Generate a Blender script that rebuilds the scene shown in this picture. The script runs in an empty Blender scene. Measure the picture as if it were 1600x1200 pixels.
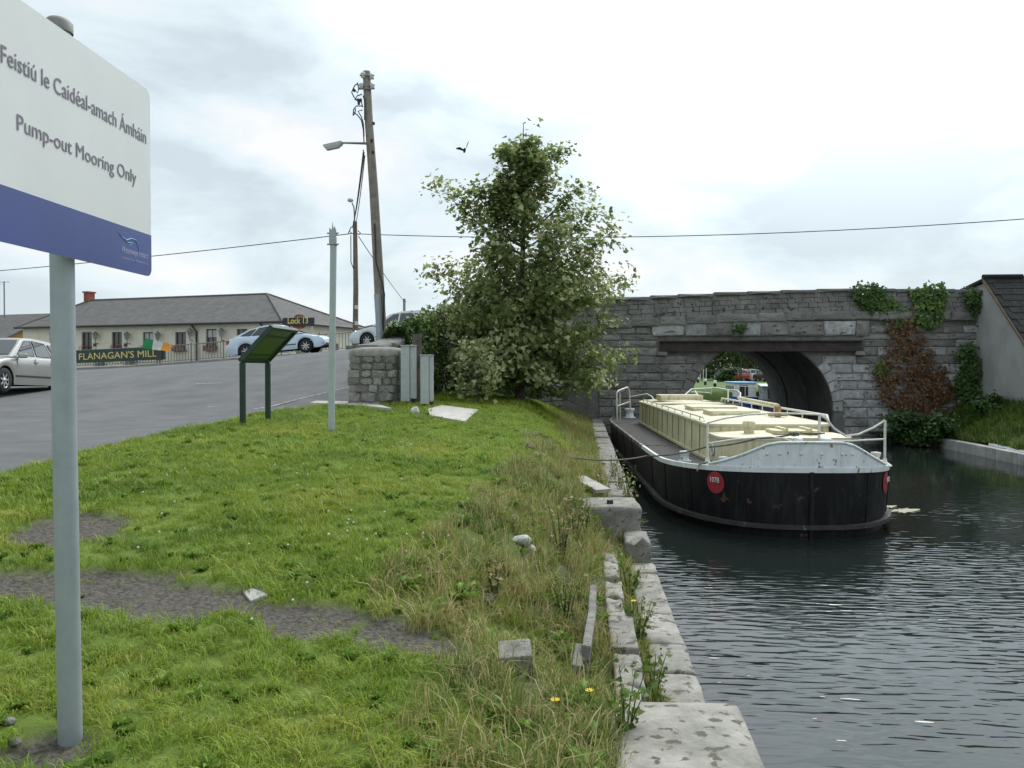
import bpy, bmesh, math, random
import numpy as np
from mathutils import Vector, Matrix, Euler
R = math.radians
random.seed(7); rng = np.random.default_rng(11)
scene = bpy.context.scene
C = scene.collection

# ------------------------------------------------------------------ camera
EYE = 2.43                      # metres above the canal water
FOC = 1290.0                    # focal length in photo pixels (1600 wide)
YAW = math.atan((907 - 800) / FOC)
PITCH = math.atan(23 / FOC)
cam_d = bpy.data.cameras.new('camera'); cam = bpy.data.objects.new('camera', cam_d); C.objects.link(cam)
cam_d.sensor_width = 36.0; cam_d.lens = 36.0 * FOC / 1600.0
cam_d.clip_start = 0.05; cam_d.clip_end = 6000
cam.location = (0, 0, EYE); cam.rotation_euler = (math.pi / 2 - PITCH, 0, YAW)
scene.camera = cam
scene.render.resolution_x = 1024; scene.render.resolution_y = 768

# ------------------------------------------------------------------ sky, sun, exposure
SUN_EL, SUN_AZ = R(52), R(22)   # azimuth clockwise from +Y
sun_vec = Vector((math.sin(SUN_AZ) * math.cos(SUN_EL), math.cos(SUN_AZ) * math.cos(SUN_EL), math.sin(SUN_EL)))
world = bpy.data.worlds.new('World'); scene.world = world; world.use_nodes = True
wt = world.node_tree; wt.nodes.clear()
def wn(t, **k):
    n = wt.nodes.new(t)
    for a, b in k.items(): setattr(n, a, b)
    return n
w_out = wn('ShaderNodeOutputWorld'); w_bg = wn('ShaderNodeBackground'); w_bg.inputs['Strength'].default_value = 0.1
w_sky = wn('ShaderNodeTexSky', sky_type='NISHITA', sun_disc=False, sun_elevation=SUN_EL, sun_rotation=SUN_AZ)
w_tc = wn('ShaderNodeTexCoord')
w_map = wn('ShaderNodeMapping'); w_map.inputs['Scale'].default_value = (1.9, 1.9, 4.6); w_map.inputs['Location'].default_value = (3.1, .55, .9)
w_n1 = wn('ShaderNodeTexNoise'); w_n1.inputs['Scale'].default_value = 1.9; w_n1.inputs['Detail'].default_value = 7; w_n1.inputs['Roughness'].default_value = .55; w_n1.inputs['Distortion'].default_value = .25
w_rp = wn('ShaderNodeValToRGB'); cr = w_rp.color_ramp
cr.elements[0].position = .40; cr.elements[0].color = (.655, .75, .805, 1)
cr.elements[1].position = .64; cr.elements[1].color = (1.0, 1.0, 1.0, 1)
e = cr.elements.new(.50); e.color = (.80, .905, .955, 1)
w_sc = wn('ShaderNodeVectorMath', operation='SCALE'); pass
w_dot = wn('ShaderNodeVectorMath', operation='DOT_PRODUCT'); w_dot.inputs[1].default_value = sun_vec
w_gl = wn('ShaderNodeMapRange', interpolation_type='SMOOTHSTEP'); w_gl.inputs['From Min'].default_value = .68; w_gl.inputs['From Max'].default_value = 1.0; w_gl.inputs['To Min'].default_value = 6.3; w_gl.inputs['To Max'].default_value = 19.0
w_mix = wn('ShaderNodeMixRGB'); w_mix.inputs['Fac'].default_value = .93
L = wt.links.new
L(w_tc.outputs['Generated'], w_map.inputs['Vector']); L(w_map.outputs[0], w_n1.inputs['Vector']); L(w_n1.outputs['Fac'], w_rp.inputs['Fac'])
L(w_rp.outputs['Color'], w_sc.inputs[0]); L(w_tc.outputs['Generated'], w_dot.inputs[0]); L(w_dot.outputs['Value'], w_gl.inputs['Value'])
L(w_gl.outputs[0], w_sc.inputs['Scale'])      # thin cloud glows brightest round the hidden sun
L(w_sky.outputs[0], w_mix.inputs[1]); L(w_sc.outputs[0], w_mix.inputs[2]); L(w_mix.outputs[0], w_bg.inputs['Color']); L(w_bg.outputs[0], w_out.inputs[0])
sun_d = bpy.data.lights.new('sun', 'SUN'); sun_d.energy = 1.5; sun_d.angle = R(22); sun_d.color = (1, .965, .9)
sun = bpy.data.objects.new('sun', sun_d); C.objects.link(sun)
sun.rotation_euler = (-sun_vec).to_track_quat('-Z', 'Y').to_euler()
vs = scene.view_settings; vs.view_transform = 'Standard'; vs.look = 'None'; vs.gamma = 1; vs.use_curve_mapping = False; vs.exposure = 0.68

# ------------------------------------------------------------------ helpers
ca, sa = math.cos(YAW), math.sin(YAW)
def c2w(X, D, z=0.0):                       # X right / D ahead of the camera -> world
    return Vector((X * ca - D * sa, X * sa + D * ca, z))
def at(px, py, d):                          # photo pixel at distance d ahead
    return c2w((px - 800) / FOC * d, d, EYE + (577 - py) / FOC * d)
def atz(px, py, z):
    return at(px, py, (EYE - z) * FOC / (py - 577))
def lerp(a, b, t): return a + (b - a) * t
def sstep(t):
    t = np.clip(t, 0, 1); return t * t * (3 - 2 * t)
def vnoise(x, y, seed=0):                   # cheap smooth value noise, numpy
    x = np.asarray(x, float); y = np.asarray(y, float)
    xi = np.floor(x).astype(int); yi = np.floor(y).astype(int); fx = sstep(x - xi); fy = sstep(y - yi)
    def h(a, b):
        n = (a * 374761393 + b * 668265263 + seed * 974711) & 0x7fffffff
        n = ((n ^ (n >> 13)) * 1274126177) & 0x7fffffff
        return ((n ^ (n >> 16)) & 0xffff) / 65535.0
    return lerp(lerp(h(xi, yi), h(xi + 1, yi), fx), lerp(h(xi, yi + 1), h(xi + 1, yi + 1), fx), fy) * 2 - 1
def tps(P):
    P = np.array(P, float); n = len(P)
    def U(r2): return np.where(r2 > 0, r2 * np.log(r2 + 1e-12) * .5, 0)
    d2 = ((P[:, None, :2] - P[None, :, :2]) ** 2).sum(-1)
    A = np.zeros((n + 3, n + 3)); A[:n, :n] = U(d2) + np.eye(n) * .05; A[:n, n] = 1; A[:n, n + 1:] = P[:, :2]; A[n:, :n] = A[:n, n:].T
    w = np.linalg.solve(A, np.r_[P[:, 2], 0, 0, 0])
    def f(x, y):
        x = np.asarray(x, float); y = np.asarray(y, float)
        d2 = (x[..., None] - P[:, 0]) ** 2 + (y[..., None] - P[:, 1]) ** 2
        return (U(d2) * w[:n]).sum(-1) + w[n] + w[n + 1] * x + w[n + 2] * y
    return f

def tag(o, label=None, cat=None, group=None, kind=None):
    if label: o['label'] = label
    if cat: o['category'] = cat
    if group: o['group'] = group
    if kind: o['kind'] = kind
    return o
def thing(name, label, cat, loc=(0, 0, 0), rz=0.0, group=None):
    o = bpy.data.objects.new(name, None); C.objects.link(o); o.empty_display_size = .2
    o.location = loc; o.rotation_euler = (0, 0, rz)
    return tag(o, label, cat, group)
def ob(name, me, mat=None, parent=None, loc=None, rot=None, scale=None):
    o = bpy.data.objects.new(name, me); C.objects.link(o)
    if mat is not None and len(me.materials) == 0: me.materials.append(mat)
    if parent is not None: o.parent = parent
    if loc is not None: o.location = loc
    if rot is not None: o.rotation_euler = rot
    if scale is not None: o.scale = scale
    return o
def dup_tree(o, parent=None):
    c = o.copy(); C.objects.link(c); c.parent = parent
    for ch in o.children: dup_tree(ch, c)
    return c

class MB:
    """collects simple shapes into one mesh"""
    def __init__(s): s.v = []; s.f = []; s.sm = []
    def add(s, vs, fs, smooth=False):
        b = len(s.v); s.v += [tuple(v) for v in vs]
        s.f += [tuple(b + i for i in f) for f in fs]; s.sm += [smooth] * len(fs); return s
    def box(s, c, d, rz=0.0, m=None, bev=0.0):
        hx, hy, hz = d[0] / 2, d[1] / 2, d[2] / 2
        if bev <= 0:
            vs = [Vector((x, y, z)) for x in (-hx, hx) for y in (-hy, hy) for z in (-hz, hz)]
            fs = [(0, 1, 3, 2), (4, 6, 7, 5), (0, 4, 5, 1), (2, 3, 7, 6), (0, 2, 6, 4), (1, 5, 7, 3)]
        else:
            bm = bmesh.new(); bmesh.ops.create_cube(bm, size=1)
            for v in bm.verts: v.co = Vector((v.co.x * d[0], v.co.y * d[1], v.co.z * d[2]))
            bmesh.ops.bevel(bm, geom=bm.edges[:], offset=bev, segments=2, affect='EDGES', profile=.6)
            bm.verts.index_update(); vs = [v.co.copy() for v in bm.verts]; fs = [[v.index for v in f.verts] for f in bm.faces]; bm.free()
        rot = m if m is not None else Matrix.Rotation(rz, 3, 'Z')
        return s.add([Vector(c) + rot @ v for v in vs], fs, bev > 0 and False)
    def prism(s, poly, o, u, v, w):
        """poly in (u,v) plane at o, extruded by vector w"""
        o = Vector(o); u = Vector(u); v = Vector(v); w = Vector(w); n = len(poly)
        a = [o + u * p[0] + v * p[1] for p in poly]
        return s.add(a + [p + w for p in a], [tuple(range(n))[::-1], tuple(range(n, 2 * n))] + [(i, (i + 1) % n, n + (i + 1) % n, n + i) for i in range(n)])
    def tube(s, path, r, n=8, cap=True):
        path = [Vector(p) for p in path]; k = len(path); rr = r if isinstance(r, (list, tuple)) else [r] * k
        ring = []; up = None
        for i, p in enumerate(path):
            t = (path[min(i + 1, k - 1)] - path[max(i - 1, 0)])
            t = t.normalized() if t.length > 1e-9 else Vector((0, 0, 1))
            if up is None: up = Vector((0, 0, 1)) if abs(t.z) < .9 else Vector((1, 0, 0))
            a = t.cross(up).normalized() if t.cross(up).length > 1e-6 else t.orthogonal().normalized(); b = a.cross(t).normalized(); up = b
            ring.append([p + (a * math.cos(2 * math.pi * j / n) + b * math.sin(2 * math.pi * j / n)) * rr[i] for j in range(n)])
        fs = [(i * n + j, i * n + (j + 1) % n, (i + 1) * n + (j + 1) % n, (i + 1) * n + j) for i in range(k - 1) for j in range(n)]
        s.add([p for q in ring for p in q], fs, True)
        if cap: s.add(ring[0], [tuple(range(n))[::-1]]); s.add(ring[-1], [tuple(range(n))])
        return s
    def lathe(s, prof, c=(0, 0, 0), n=16, m=None):
        c = Vector(c); m = m or Matrix.Identity(3); k = len(prof)
        vs = [c + m @ Vector((r * math.cos(2 * math.pi * j / n), r * math.sin(2 * math.pi * j / n), z)) for r, z in prof for j in range(n)]
        fs = [(i * n + j, i * n + (j + 1) % n, (i + 1) * n + (j + 1) % n, (i + 1) * n + j) for i in range(k - 1) for j in range(n)]
        return s.add(vs, fs, True)
    def grid(s, rows, closed=False, smooth=True):
        nr, nc = len(rows), len(rows[0]); m = nc if closed else nc - 1
        return s.add([p for r in rows for p in r], [(i * nc + j, i * nc + (j + 1) % nc, (i + 1) * nc + (j + 1) % nc, (i + 1) * nc + j) for i in range(nr - 1) for j in range(m)], smooth)
    def build(s, name, mat, parent=None, off=None, **k):
        vs = s.v
        if off is not None: o = Vector(off); vs = [Vector(v) - o for v in s.v]
        me = bpy.data.meshes.new(name); me.from_pydata([tuple(v) for v in vs], [], s.f)
        me.polygons.foreach_set('use_smooth', s.sm); me.update()
        return ob(name, me, mat, parent, **k)

def np_mesh(name, V, F, mat, parent=None, tint=None, smooth=False):
    """V (n,3), F (m,k) uniform faces"""
    me = bpy.data.meshes.new(name); V = np.ascontiguousarray(V, np.float32); F = np.ascontiguousarray(F, np.int32); m, k = F.shape
    me.vertices.add(len(V)); me.vertices.foreach_set('co', V.ravel()); me.loops.add(m * k); me.loops.foreach_set('vertex_index', F.ravel())
    me.polygons.add(m); me.polygons.foreach_set('loop_start', np.arange(0, m * k, k, dtype=np.int32))
    if smooth: me.polygons.foreach_set('use_smooth', np.ones(m, bool))
    if tint is not None: a = me.attributes.new('tint', 'FLOAT', 'POINT'); a.data.foreach_set('value', np.ascontiguousarray(tint, np.float32))
    me.update(calc_edges=True); me.validate()
    return ob(name, me, mat, parent)

# ------------------------------------------------------------------ materials
_m = {}
def mat(name, c1, c2=None, scale=4.0, rough=.75, bump=.0, bscale=None, metal=0.0, spec=.4, rnd=0.0, streak=None, stk=.5, stscale=(3, 3, .25), spots=None, spot_s=14, spot_t=.66, world_co=False, detail=6, coat=0.0, lohi=(.35, .68)):
    """procedural: two-tone noise, optional vertical streaks, spots, per-object brightness"""
    if name in _m: return _m[name]
    m = bpy.data.materials.new(name); m.use_nodes = True; _m[name] = m
    t = m.node_tree; b = t.nodes['Principled BSDF']; N = t.nodes.new; K = t.links.new
    b.inputs['Roughness'].default_value = rough; b.inputs['Metallic'].default_value = metal
    b.inputs['Specular IOR Level'].default_value = spec; b.inputs['Coat Weight'].default_value = coat; b.inputs['Coat Roughness'].default_value = .08
    c2 = c2 or tuple(x * .8 for x in c1)
    if world_co: co = N('ShaderNodeNewGeometry').outputs['Position']
    else: co = N('ShaderNodeTexCoord').outputs['Object']
    oi = N('ShaderNodeObjectInfo')
    if not world_co:
        ad = N('ShaderNodeVectorMath'); ad.operation = 'ADD'; K(co, ad.inputs[0])
        ml = N('ShaderNodeMath'); ml.operation = 'MULTIPLY'; ml.inputs[1].default_value = 37.0; K(oi.outputs['Random'], ml.inputs[0]); K(ml.outputs[0], ad.inputs[1]); co = ad.outputs[0]
    n1 = N('ShaderNodeTexNoise'); n1.inputs['Scale'].default_value = scale; n1.inputs['Detail'].default_value = detail; n1.inputs['Roughness'].default_value = .62; K(co, n1.inputs['Vector'])
    rp = N('ShaderNodeValToRGB'); rp.color_ramp.elements[0].position = lohi[0]; rp.color_ramp.elements[1].position = lohi[1]
    rp.color_ramp.elements[0].color = (*c2, 1); rp.color_ramp.elements[1].color = (*c1, 1); K(n1.outputs['Fac'], rp.inputs['Fac']); col = rp.outputs['Color']
    def mixin(col, fac, c, mode='MIX'):
        x = N('ShaderNodeMixRGB'); x.blend_type = mode; K(fac, x.inputs['Fac']); K(col, x.inputs[1]); x.inputs[2].default_value = (*c, 1); return x.outputs[0]
    def ramp01(v, a, bb):
        q = N('ShaderNodeMapRange'); q.inputs['From Min'].default_value = a; q.inputs['From Max'].default_value = bb; K(v, q.inputs['Value']); return q
    if streak:
        mp = N('ShaderNodeMapping'); mp.inputs['Scale'].default_value = stscale; K(co, mp.inputs['Vector'])
        n2 = N('ShaderNodeTexNoise'); n2.inputs['Scale'].default_value = 3; n2.inputs['Detail'].default_value = 7; n2.inputs['Roughness'].default_value = .65; K(mp.outputs[0], n2.inputs['Vector'])
        q = ramp01(n2.outputs['Fac'], .5, .72); q.inputs['To Max'].default_value = stk; col = mixin(col, q.outputs[0], streak)
    if spots:
        n3 = N('ShaderNodeTexNoise'); n3.inputs['Scale'].default_value = spot_s; n3.inputs['Detail'].default_value = 3; K(co, n3.inputs['Vector'])
        q = ramp01(n3.outputs['Fac'], spot_t, spot_t + .05); col = mixin(col, q.outputs[0], spots)
    if rnd:
        hs = N('ShaderNodeHueSaturation'); q = ramp01(oi.outputs['Random'], 0, 1); q.inputs['To Min'].default_value = 1 - rnd; q.inputs['To Max'].default_value = 1 + rnd
        K(q.outputs[0], hs.inputs['Value']); K(col, hs.inputs['Color']); col = hs.outputs[0]
    K(col, b.inputs['Base Color'])
    if bump:
        n4 = N('ShaderNodeTexNoise'); n4.inputs['Scale'].default_value = bscale or scale * 6; n4.inputs['Detail'].default_value = 8; n4.inputs['Roughness'].default_value = .7; K(co, n4.inputs['Vector'])
        bp = N('ShaderNodeBump'); bp.inputs['Strength'].default_value = min(1, bump * 2); bp.inputs['Distance'].default_value = .02 * bump * 4; K(n4.outputs['Fac'], bp.inputs['Height']); K(bp.outputs[0], b.inputs['Normal'])
    return m
def leaf_mat(name, green, dark, cream=None, trans=.35, rough=.5):
    """leaves: colour by per-leaf tint (0 green .. 1 young cream), a little light passing through"""
    if name in _m: return _m[name]
    m = bpy.data.materials.new(name); m.use_nodes = True; _m[name] = m; t = m.node_tree; t.nodes.clear(); N = t.nodes.new; K = t.links.new
    at_ = N('ShaderNodeAttribute'); at_.attribute_name = 'tint'
    rp = N('ShaderNodeValToRGB'); el = rp.color_ramp.elements; el[0].position = 0; el[0].color = (*dark, 1); el[1].position = .6; el[1].color = (*green, 1)
    if cream: x = el.new(.72); x.color = (*lerp(np.array(green), np.array(cream), .45), 1); x = el.new(1.0); x.color = (*cream, 1)
    K(at_.outputs['Fac'], rp.inputs['Fac'])
    p = N('ShaderNodeBsdfPrincipled'); p.inputs['Roughness'].default_value = rough; p.inputs['Specular IOR Level'].default_value = .3; K(rp.outputs[0], p.inputs['Base Color'])
    tr = N('ShaderNodeBsdfTranslucent'); K(rp.outputs[0], tr.inputs['Color']); mx = N('ShaderNodeMixShader'); mx.inputs[0].default_value = trans
    o = N('ShaderNodeOutputMaterial'); K(p.outputs[0], mx.inputs[1]); K(tr.outputs[0], mx.inputs[2]); K(mx.outputs[0], o.inputs[0])
    return m
def glass_mat(name='dark_glass', c=(.02, .025, .03), rough=.04):
    return mat(name, c, c, rough=rough, spec=.8)

LEAF5 = (np.array([(0, 0), (.34, .02), (.52, .38), (.26, .5), (.0, 1.0), (-.26, .5), (-.52, .38), (-.34, .02)]) - (0, .3), [(0, 1, 2), (0, 2, 3), (0, 3, 4), (0, 4, 5), (0, 5, 6), (0, 6, 7)])
LEAF4 = (np.array([(0, 0), (.33, .4), (0, 1.0), (-.33, .4)]) - (0, .4), [(0, 1, 2), (0, 2, 3)])
def leaf_cloud(name, P, Nrm, S, tint, material, parent=None, tpl=LEAF5, fold=.18):
    P = np.asarray(P, float); n = len(P); Nrm = np.asarray(Nrm, float); Nrm = Nrm / (np.linalg.norm(Nrm, axis=1)[:, None] + 1e-9)
    q = rng.normal(size=(n, 3)); U = np.cross(Nrm, q); U /= np.linalg.norm(U, axis=1)[:, None] + 1e-9; W = np.cross(Nrm, U)
    tv, tf = tpl; k = len(tv); sc = np.asarray(S, float)[:, None, None]
    V = P[:, None, :] + sc * (tv[None, :, 0, None] * U[:, None, :] + tv[None, :, 1, None] * W[:, None, :] + (np.abs(tv[None, :, 0, None]) * fold * 2) * Nrm[:, None, :])
    F = (np.arange(n)[:, None, None] * k + np.array(tf)[None]).reshape(-1, 3)
    return np_mesh(name, V.reshape(-1, 3), F, material, parent, np.repeat(np.asarray(tint, float), k))

def text_obj(name, s, size, material, parent, mtx, extrude=.002, xs=1.0, align='LEFT', weight=0.0):
    """mtx: 4x4 placing the text plane (x along text, y up)"""
    cu = bpy.data.curves.new(name, 'FONT'); cu.body = s; cu.size = size; cu.extrude = extrude; cu.align_x = align; cu.offset = weight; cu.resolution_u = 3
    o = bpy.data.objects.new(name, cu); C.objects.link(o); bpy.context.view_layer.update()
    me = bpy.data.meshes.new_from_object(o.evaluated_get(bpy.context.evaluated_depsgraph_get())); bpy.data.objects.remove(o); bpy.data.curves.remove(cu)
    me.transform(Matrix.Diagonal((xs, 1, 1, 1))); me.transform(mtx); me.materials.clear(); me.name = name
    return ob(name, me, material, parent)
def plane_mtx(o, x, y):
    x = Vector(x).normalized(); y = Vector(y); y = (y - x * y.dot(x)).normalized(); z = x.cross(y); o = Vector(o)
    return Matrix(((x.x, y.x, z.x, o.x), (x.y, y.y, z.y, o.y), (x.z, y.z, z.z, o.z), (0, 0, 0, 1)))

def stone_mesh(i, mat_):
    r = random.Random(100 + i); k = lambda s: r.uniform(-s, s)
    vs = []
    for y, ins, j in ((.5, 0, .0), (-.28, .0, .035), (-.5, .07, .03)):
        for x, z in ((-1, -1), (1, -1), (1, 1), (-1, 1)): vs.append((x * (.5 - ins) + k(j), y + k(j), z * (.5 - ins * 1.5) + k(j)))
    vs.append((k(.12), -.5 - r.uniform(.0, .12), k(.12)))
    fs = [(0, 1, 5, 4), (1, 2, 6, 5), (2, 3, 7, 6), (3, 0, 4, 7), (4, 5, 9, 8), (5, 6, 10, 9), (6, 7, 11, 10), (7, 4, 8, 11), (8, 9, 12), (9, 10, 12), (10, 11, 12), (11, 8, 12)]
    me = bpy.data.meshes.new('stone'); me.from_pydata(vs, [], fs); me.materials.append(mat_); me.update(); return me
def rubble_mesh(i, mat_):
    r = random.Random(300 + i); n = 7; vs = []; rad = [r.uniform(.9, 1.12) for _ in range(n)]
    for y, s in ((.5, 1.0), (-.15, 1.0), (-.5, .84)):
        for j in range(n):
            a = 2 * math.pi * (j + .3 * math.sin(i + j)) / n; q = (abs(math.cos(a)) ** 4 + abs(math.sin(a)) ** 4) ** -.25
            vs.append((.5 * s * rad[j] * q * math.cos(a), y + r.uniform(-.05, .05), .5 * s * rad[j] * q * math.sin(a)))
    fs = [(k * n + j, k * n + (j + 1) % n, (k + 1) * n + (j + 1) % n, (k + 1) * n + j) for k in range(2) for j in range(n)] + [tuple(range(2 * n, 3 * n))]
    me = bpy.data.meshes.new('stone'); me.from_pydata(vs, [], fs); me.materials.append(mat_); me.update(); return me

# ================================================================== the setting
# ---- heights of the grass bank
PL = tps([(-1.86, 2.86, 1.10), (-.2, 1.5, .97), (-4.5, 2, 1.33), (-4.97, 6.7, 1.5), (-5.46, 9.6, 1.55), (-6, 17, 1.6), (-5.1, 12.1, 1.58), (-3.6, 11.7, 1.52),
          (-3.55, 17.3, 1.68), (-1.7, 22.9, 1.6), (-1.27, 4.7, 1.12), (-1.04, 6.5, 1.28), (-.63, 10.5, 1.38), (-1.9, 19, 1.55), (-2.5, 27, 1.5), (0, 27, 1.05), (-3, 6, 1.38), (-2.5, 9, 1.48), (0, -3, .95), (-4, -3, 1.25)])
EDGE = np.array([(-4, -4.2), (2, -4.5), (6.7, -4.97), (9.6, -5.46), (15.6, -6.0), (17.4, -5.75), (18.0, -5.2), (18.6, -4.75), (20.7, -4.33), (23.75, -4.03), (26.9, -2.83), (29.15, -.5)])
SHO = np.array([(-4, .1), (2.4, .1), (3.2, -.35), (4.7, -1.25), (6.5, -1.0), (10.5, -.62), (14, -.9), (19, -1.7), (24, -1.8), (29, -1.2)])
QZ = np.array([(-4, .80), (3.95, .80), (4.5, .42), (8.3, .40), (9.3, .56), (29, .64)])
x_edge = lambda y: np.interp(y, EDGE[:, 0], EDGE[:, 1])
PATCH = []
for px, py, z, hw, hd in ((105, 812, 1.42, .36, .5), (130, 902, 1.3, .74, .42), (300, 925, 1.22, .42, .3), (490, 957, 1.15, .30, .30), (600, 985, 1.08, .22, .26), (60, 1165, 1.12, .17, .16), (395, 902, 1.25, .11, .12), (400, 942, 1.18, .2, .13), (660, 1003, 1.04, .24, .2)):
    p = atz(px, py, z); PATCH.append((p.x, p.y, hw, hd))
def patch_f(x, y):
    v = np.full(np.shape(x), -9.0)
    for a, b, hw, hd in PATCH: v = np.maximum(v, 1 - np.sqrt(((x - a) / hw) ** 2 + ((y - b) / hd) ** 2))
    return v + .22 * vnoise(x * 5, y * 5, 3) + .12 * vnoise(x * 13, y * 13, 4)
def slope_t(x, y):
    return (.7 - x) / (.7 - np.interp(y, SHO[:, 0], SHO[:, 1]))
def ground_z(x, y):
    x = np.asarray(x, float); y = np.asarray(y, float)
    zq = np.interp(y, QZ[:, 0], QZ[:, 1]); t = slope_t(x, y); z = zq + (PL(x, y) - zq) * sstep(t)
    rough = np.clip(1.25 - t, 0.12, 1) * np.clip(t * 3, 0, 1)
    z = z + .035 * vnoise(x * 2.1, y * 2.1, 1) * rough + .03 * vnoise(x * 6, y * 6, 2) * rough + .012 * vnoise(x * .9, y * .9, 5)
    z = z - .035 * np.clip(patch_f(x, y) * 4, 0, 1)
    z = np.where((x > .08) & (y < 4.1), np.minimum(z, .80), z); return np.where((x > .44) & (y > 4.1) & (y < 8.4), np.minimum(z, .43), z)
gz = lambda x, y: float(ground_z(np.array([x]), np.array([y]))[0])
# ---- heights of the asphalt
RDC = [(-4.4, 7.1, 1.5), (-4.65, 10, 1.55), (-4.57, 18.4, 1.6), (-3.6, 19.0, 1.72), (-12.9, 20.5, 1.77), (-12.6, 22.5, 1.87), (-26, 49, 2.4), (-17, 46, 2.8), (-12.5, 44, 3.08), (-9, 46, 3.42), (-5.7, 37, 3.44),
       (-9.0, 38.5, 3.22), (-12, 38.3, 2.93), (-12, 10, 1.5), (-22, 20, 1.7), (-27, 35, 2.05), (-8, 4, 1.42), (-5, 0, 1.3), (-14, 0, 1.35), (3, 32, 4.05), (12, 32, 4.15), (3, 38, 4.05), (-3.2, 21.5, 2.15), (-2.8, 24, 2.7), (-1.5, 27, 3.3), (-40, 20, 1.5), (-40, 50, 2.2)]
RD = tps([(*c2w(X, D)[:2], z) for X, D, z in RDC])
rz_ = lambda x, y: float(RD(np.array([x]), np.array([y]))[0])

m_soil = bpy.data.materials.new('bank_soil'); m_soil.use_nodes = True
t = m_soil.node_tree; b = t.nodes['Principled BSDF']; N = t.nodes.new; K = t.links.new; b.inputs['Roughness'].default_value = .95; b.inputs['Specular IOR Level'].default_value = .1
pos = N('ShaderNodeNewGeometry').outputs['Position']
n1 = N('ShaderNodeTexNoise'); n1.inputs['Scale'].default_value = 9; n1.inputs['Detail'].default_value = 8; K(pos, n1.inputs['Vector'])
r1 = N('ShaderNodeValToRGB'); r1.color_ramp.elements[0].position = .35; r1.color_ramp.elements[0].color = (.10, .155, .028, 1); r1.color_ramp.elements[1].position = .7; r1.color_ramp.elements[1].color = (.17, .225, .05, 1); K(n1.outputs['Fac'], r1.inputs[0])
n2 = N('ShaderNodeTexNoise'); n2.inputs['Scale'].default_value = 38; n2.inputs['Detail'].default_value = 8; n2.inputs['Roughness'].default_value = .7; K(pos, n2.inputs['Vector'])
r2 = N('ShaderNodeValToRGB'); r2.color_ramp.elements[0].position = .36; r2.color_ramp.elements[0].color = (.05, .047, .042, 1); r2.color_ramp.elements[1].position = .7; r2.color_ramp.elements[1].color = (.19, .175, .15, 1); K(n2.outputs['Fac'], r2.inputs[0])
ta = N('ShaderNodeAttribute'); ta.attribute_name = 'tint'; mx = N('ShaderNodeMixRGB'); K(ta.outputs['Fac'], mx.inputs[0]); K(r1.outputs[0], mx.inputs[1]); K(r2.outputs[0], mx.inputs[2]); K(mx.outputs[0], b.inputs['Base Color'])
bp = N('ShaderNodeBump'); bp.inputs['Strength'].default_value = .8; bp.inputs['Distance'].default_value = .03; K(n2.outputs['Fac'], bp.inputs['Height']); K(bp.outputs[0], b.inputs['Normal'])

ys = np.r_[np.arange(-4, 2, .25), np.arange(2, 12, .07), np.arange(12, 29.16, .16)]; s = np.linspace(0, 1, 110) ** .9
Y = np.repeat(ys[:, None], len(s), 1); X = x_edge(Y) + (.70 - x_edge(Y)) * s[None]
Z = ground_z(X, Y); X = np.c_[X[:, :1], X]; Y = np.c_[Y[:, :1], Y]; Z = np.c_[Z[:, :1] - .5, Z]; nr, nc = X.shape      # turned-down edge at the road
F = (np.arange(nr - 1)[:, None, None] * nc + np.arange(nc - 1)[None, :, None] + np.array([0, 1, nc + 1, nc])).reshape(-1, 4)
pt = np.clip(patch_f(X, Y) * 4, 0, 1); bare = np.clip((1.0 - slope_t(X, Y)) * 1.5, 0, 1) * np.clip(.8 + .8 * vnoise(X * 2.2, Y * 2.2, 8), 0, 1) * (Y < 13)
o = np_mesh('grass_bank', np.stack([X, Y, Z], -1).reshape(-1, 3), F, m_soil, tint=np.maximum(pt, bare).ravel(), smooth=True)
tag(o, 'grassy canal bank falling from the road to the quay', kind='structure')

# ---- asphalt
m_road = mat('asphalt', (.125, .128, .13), (.085, .088, .092), scale=1.3, rough=.88, bump=.25, bscale=120, spots=(.16, .162, .16), spot_s=60, spot_t=.64, world_co=True, streak=(.155, .155, .152), stk=.6, stscale=(.35, .06, 1))
def sheet(name, ysv, xl, xr, zf, m, n=40, kind='structure', label=None, dz=0.0):
    ysv = np.asarray(ysv, float); s = np.linspace(0, 1, n); Y = np.repeat(ysv[:, None], n, 1); A = np.array([xl(q) for q in ysv])[:, None]; B = np.array([xr(q) for q in ysv])[:, None]
    X = A + (B - A) * s[None]; Z = zf(X, Y) + dz; X = np.c_[X, X[:, -1:]]; Y = np.c_[Y, Y[:, -1:]]; Z = np.c_[Z, Z[:, -1:] - .5]; nr, nc = X.shape
    F = (np.arange(nr - 1)[:, None, None] * nc + np.arange(nc - 1)[None, :, None] + np.array([0, 1, nc + 1, nc])).reshape(-1, 4)
    o = np_mesh(name, np.stack([X, Y, Z], -1).reshape(-1, 3), F, m, smooth=True)
    return tag(o, label, kind=kind)
RB = np.array([(29.15, -.5), (30, -.3), (38, -.3), (46, -.3)])
def road_r(y): return float(x_edge(y)) if y < 29.15 else float(np.interp(y, RB[:, 0], RB[:, 1]))
# pavement line along the railing (world)
RAIL_D = [(-150, 51.5), (60, 49.0), (250, 46.5), (440, 44.2), (560, 46.8), (640, 50)]
RAIL = [c2w((px - 800) / FOC * d, d) for px, d in RAIL_D]
RAIL_Z = [2.47, 2.45, 2.72, 3.2, 3.56, 3.8]
def road_far_y(x):
    return np.interp(x, [p.x for p in RAIL], [p.y for p in RAIL])
roadz = lambda X, Y: RD(X, Y)
sheet('road', np.arange(-4, 46, .5), lambda y: -48, road_r, roadz, m_road, n=70)
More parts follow.
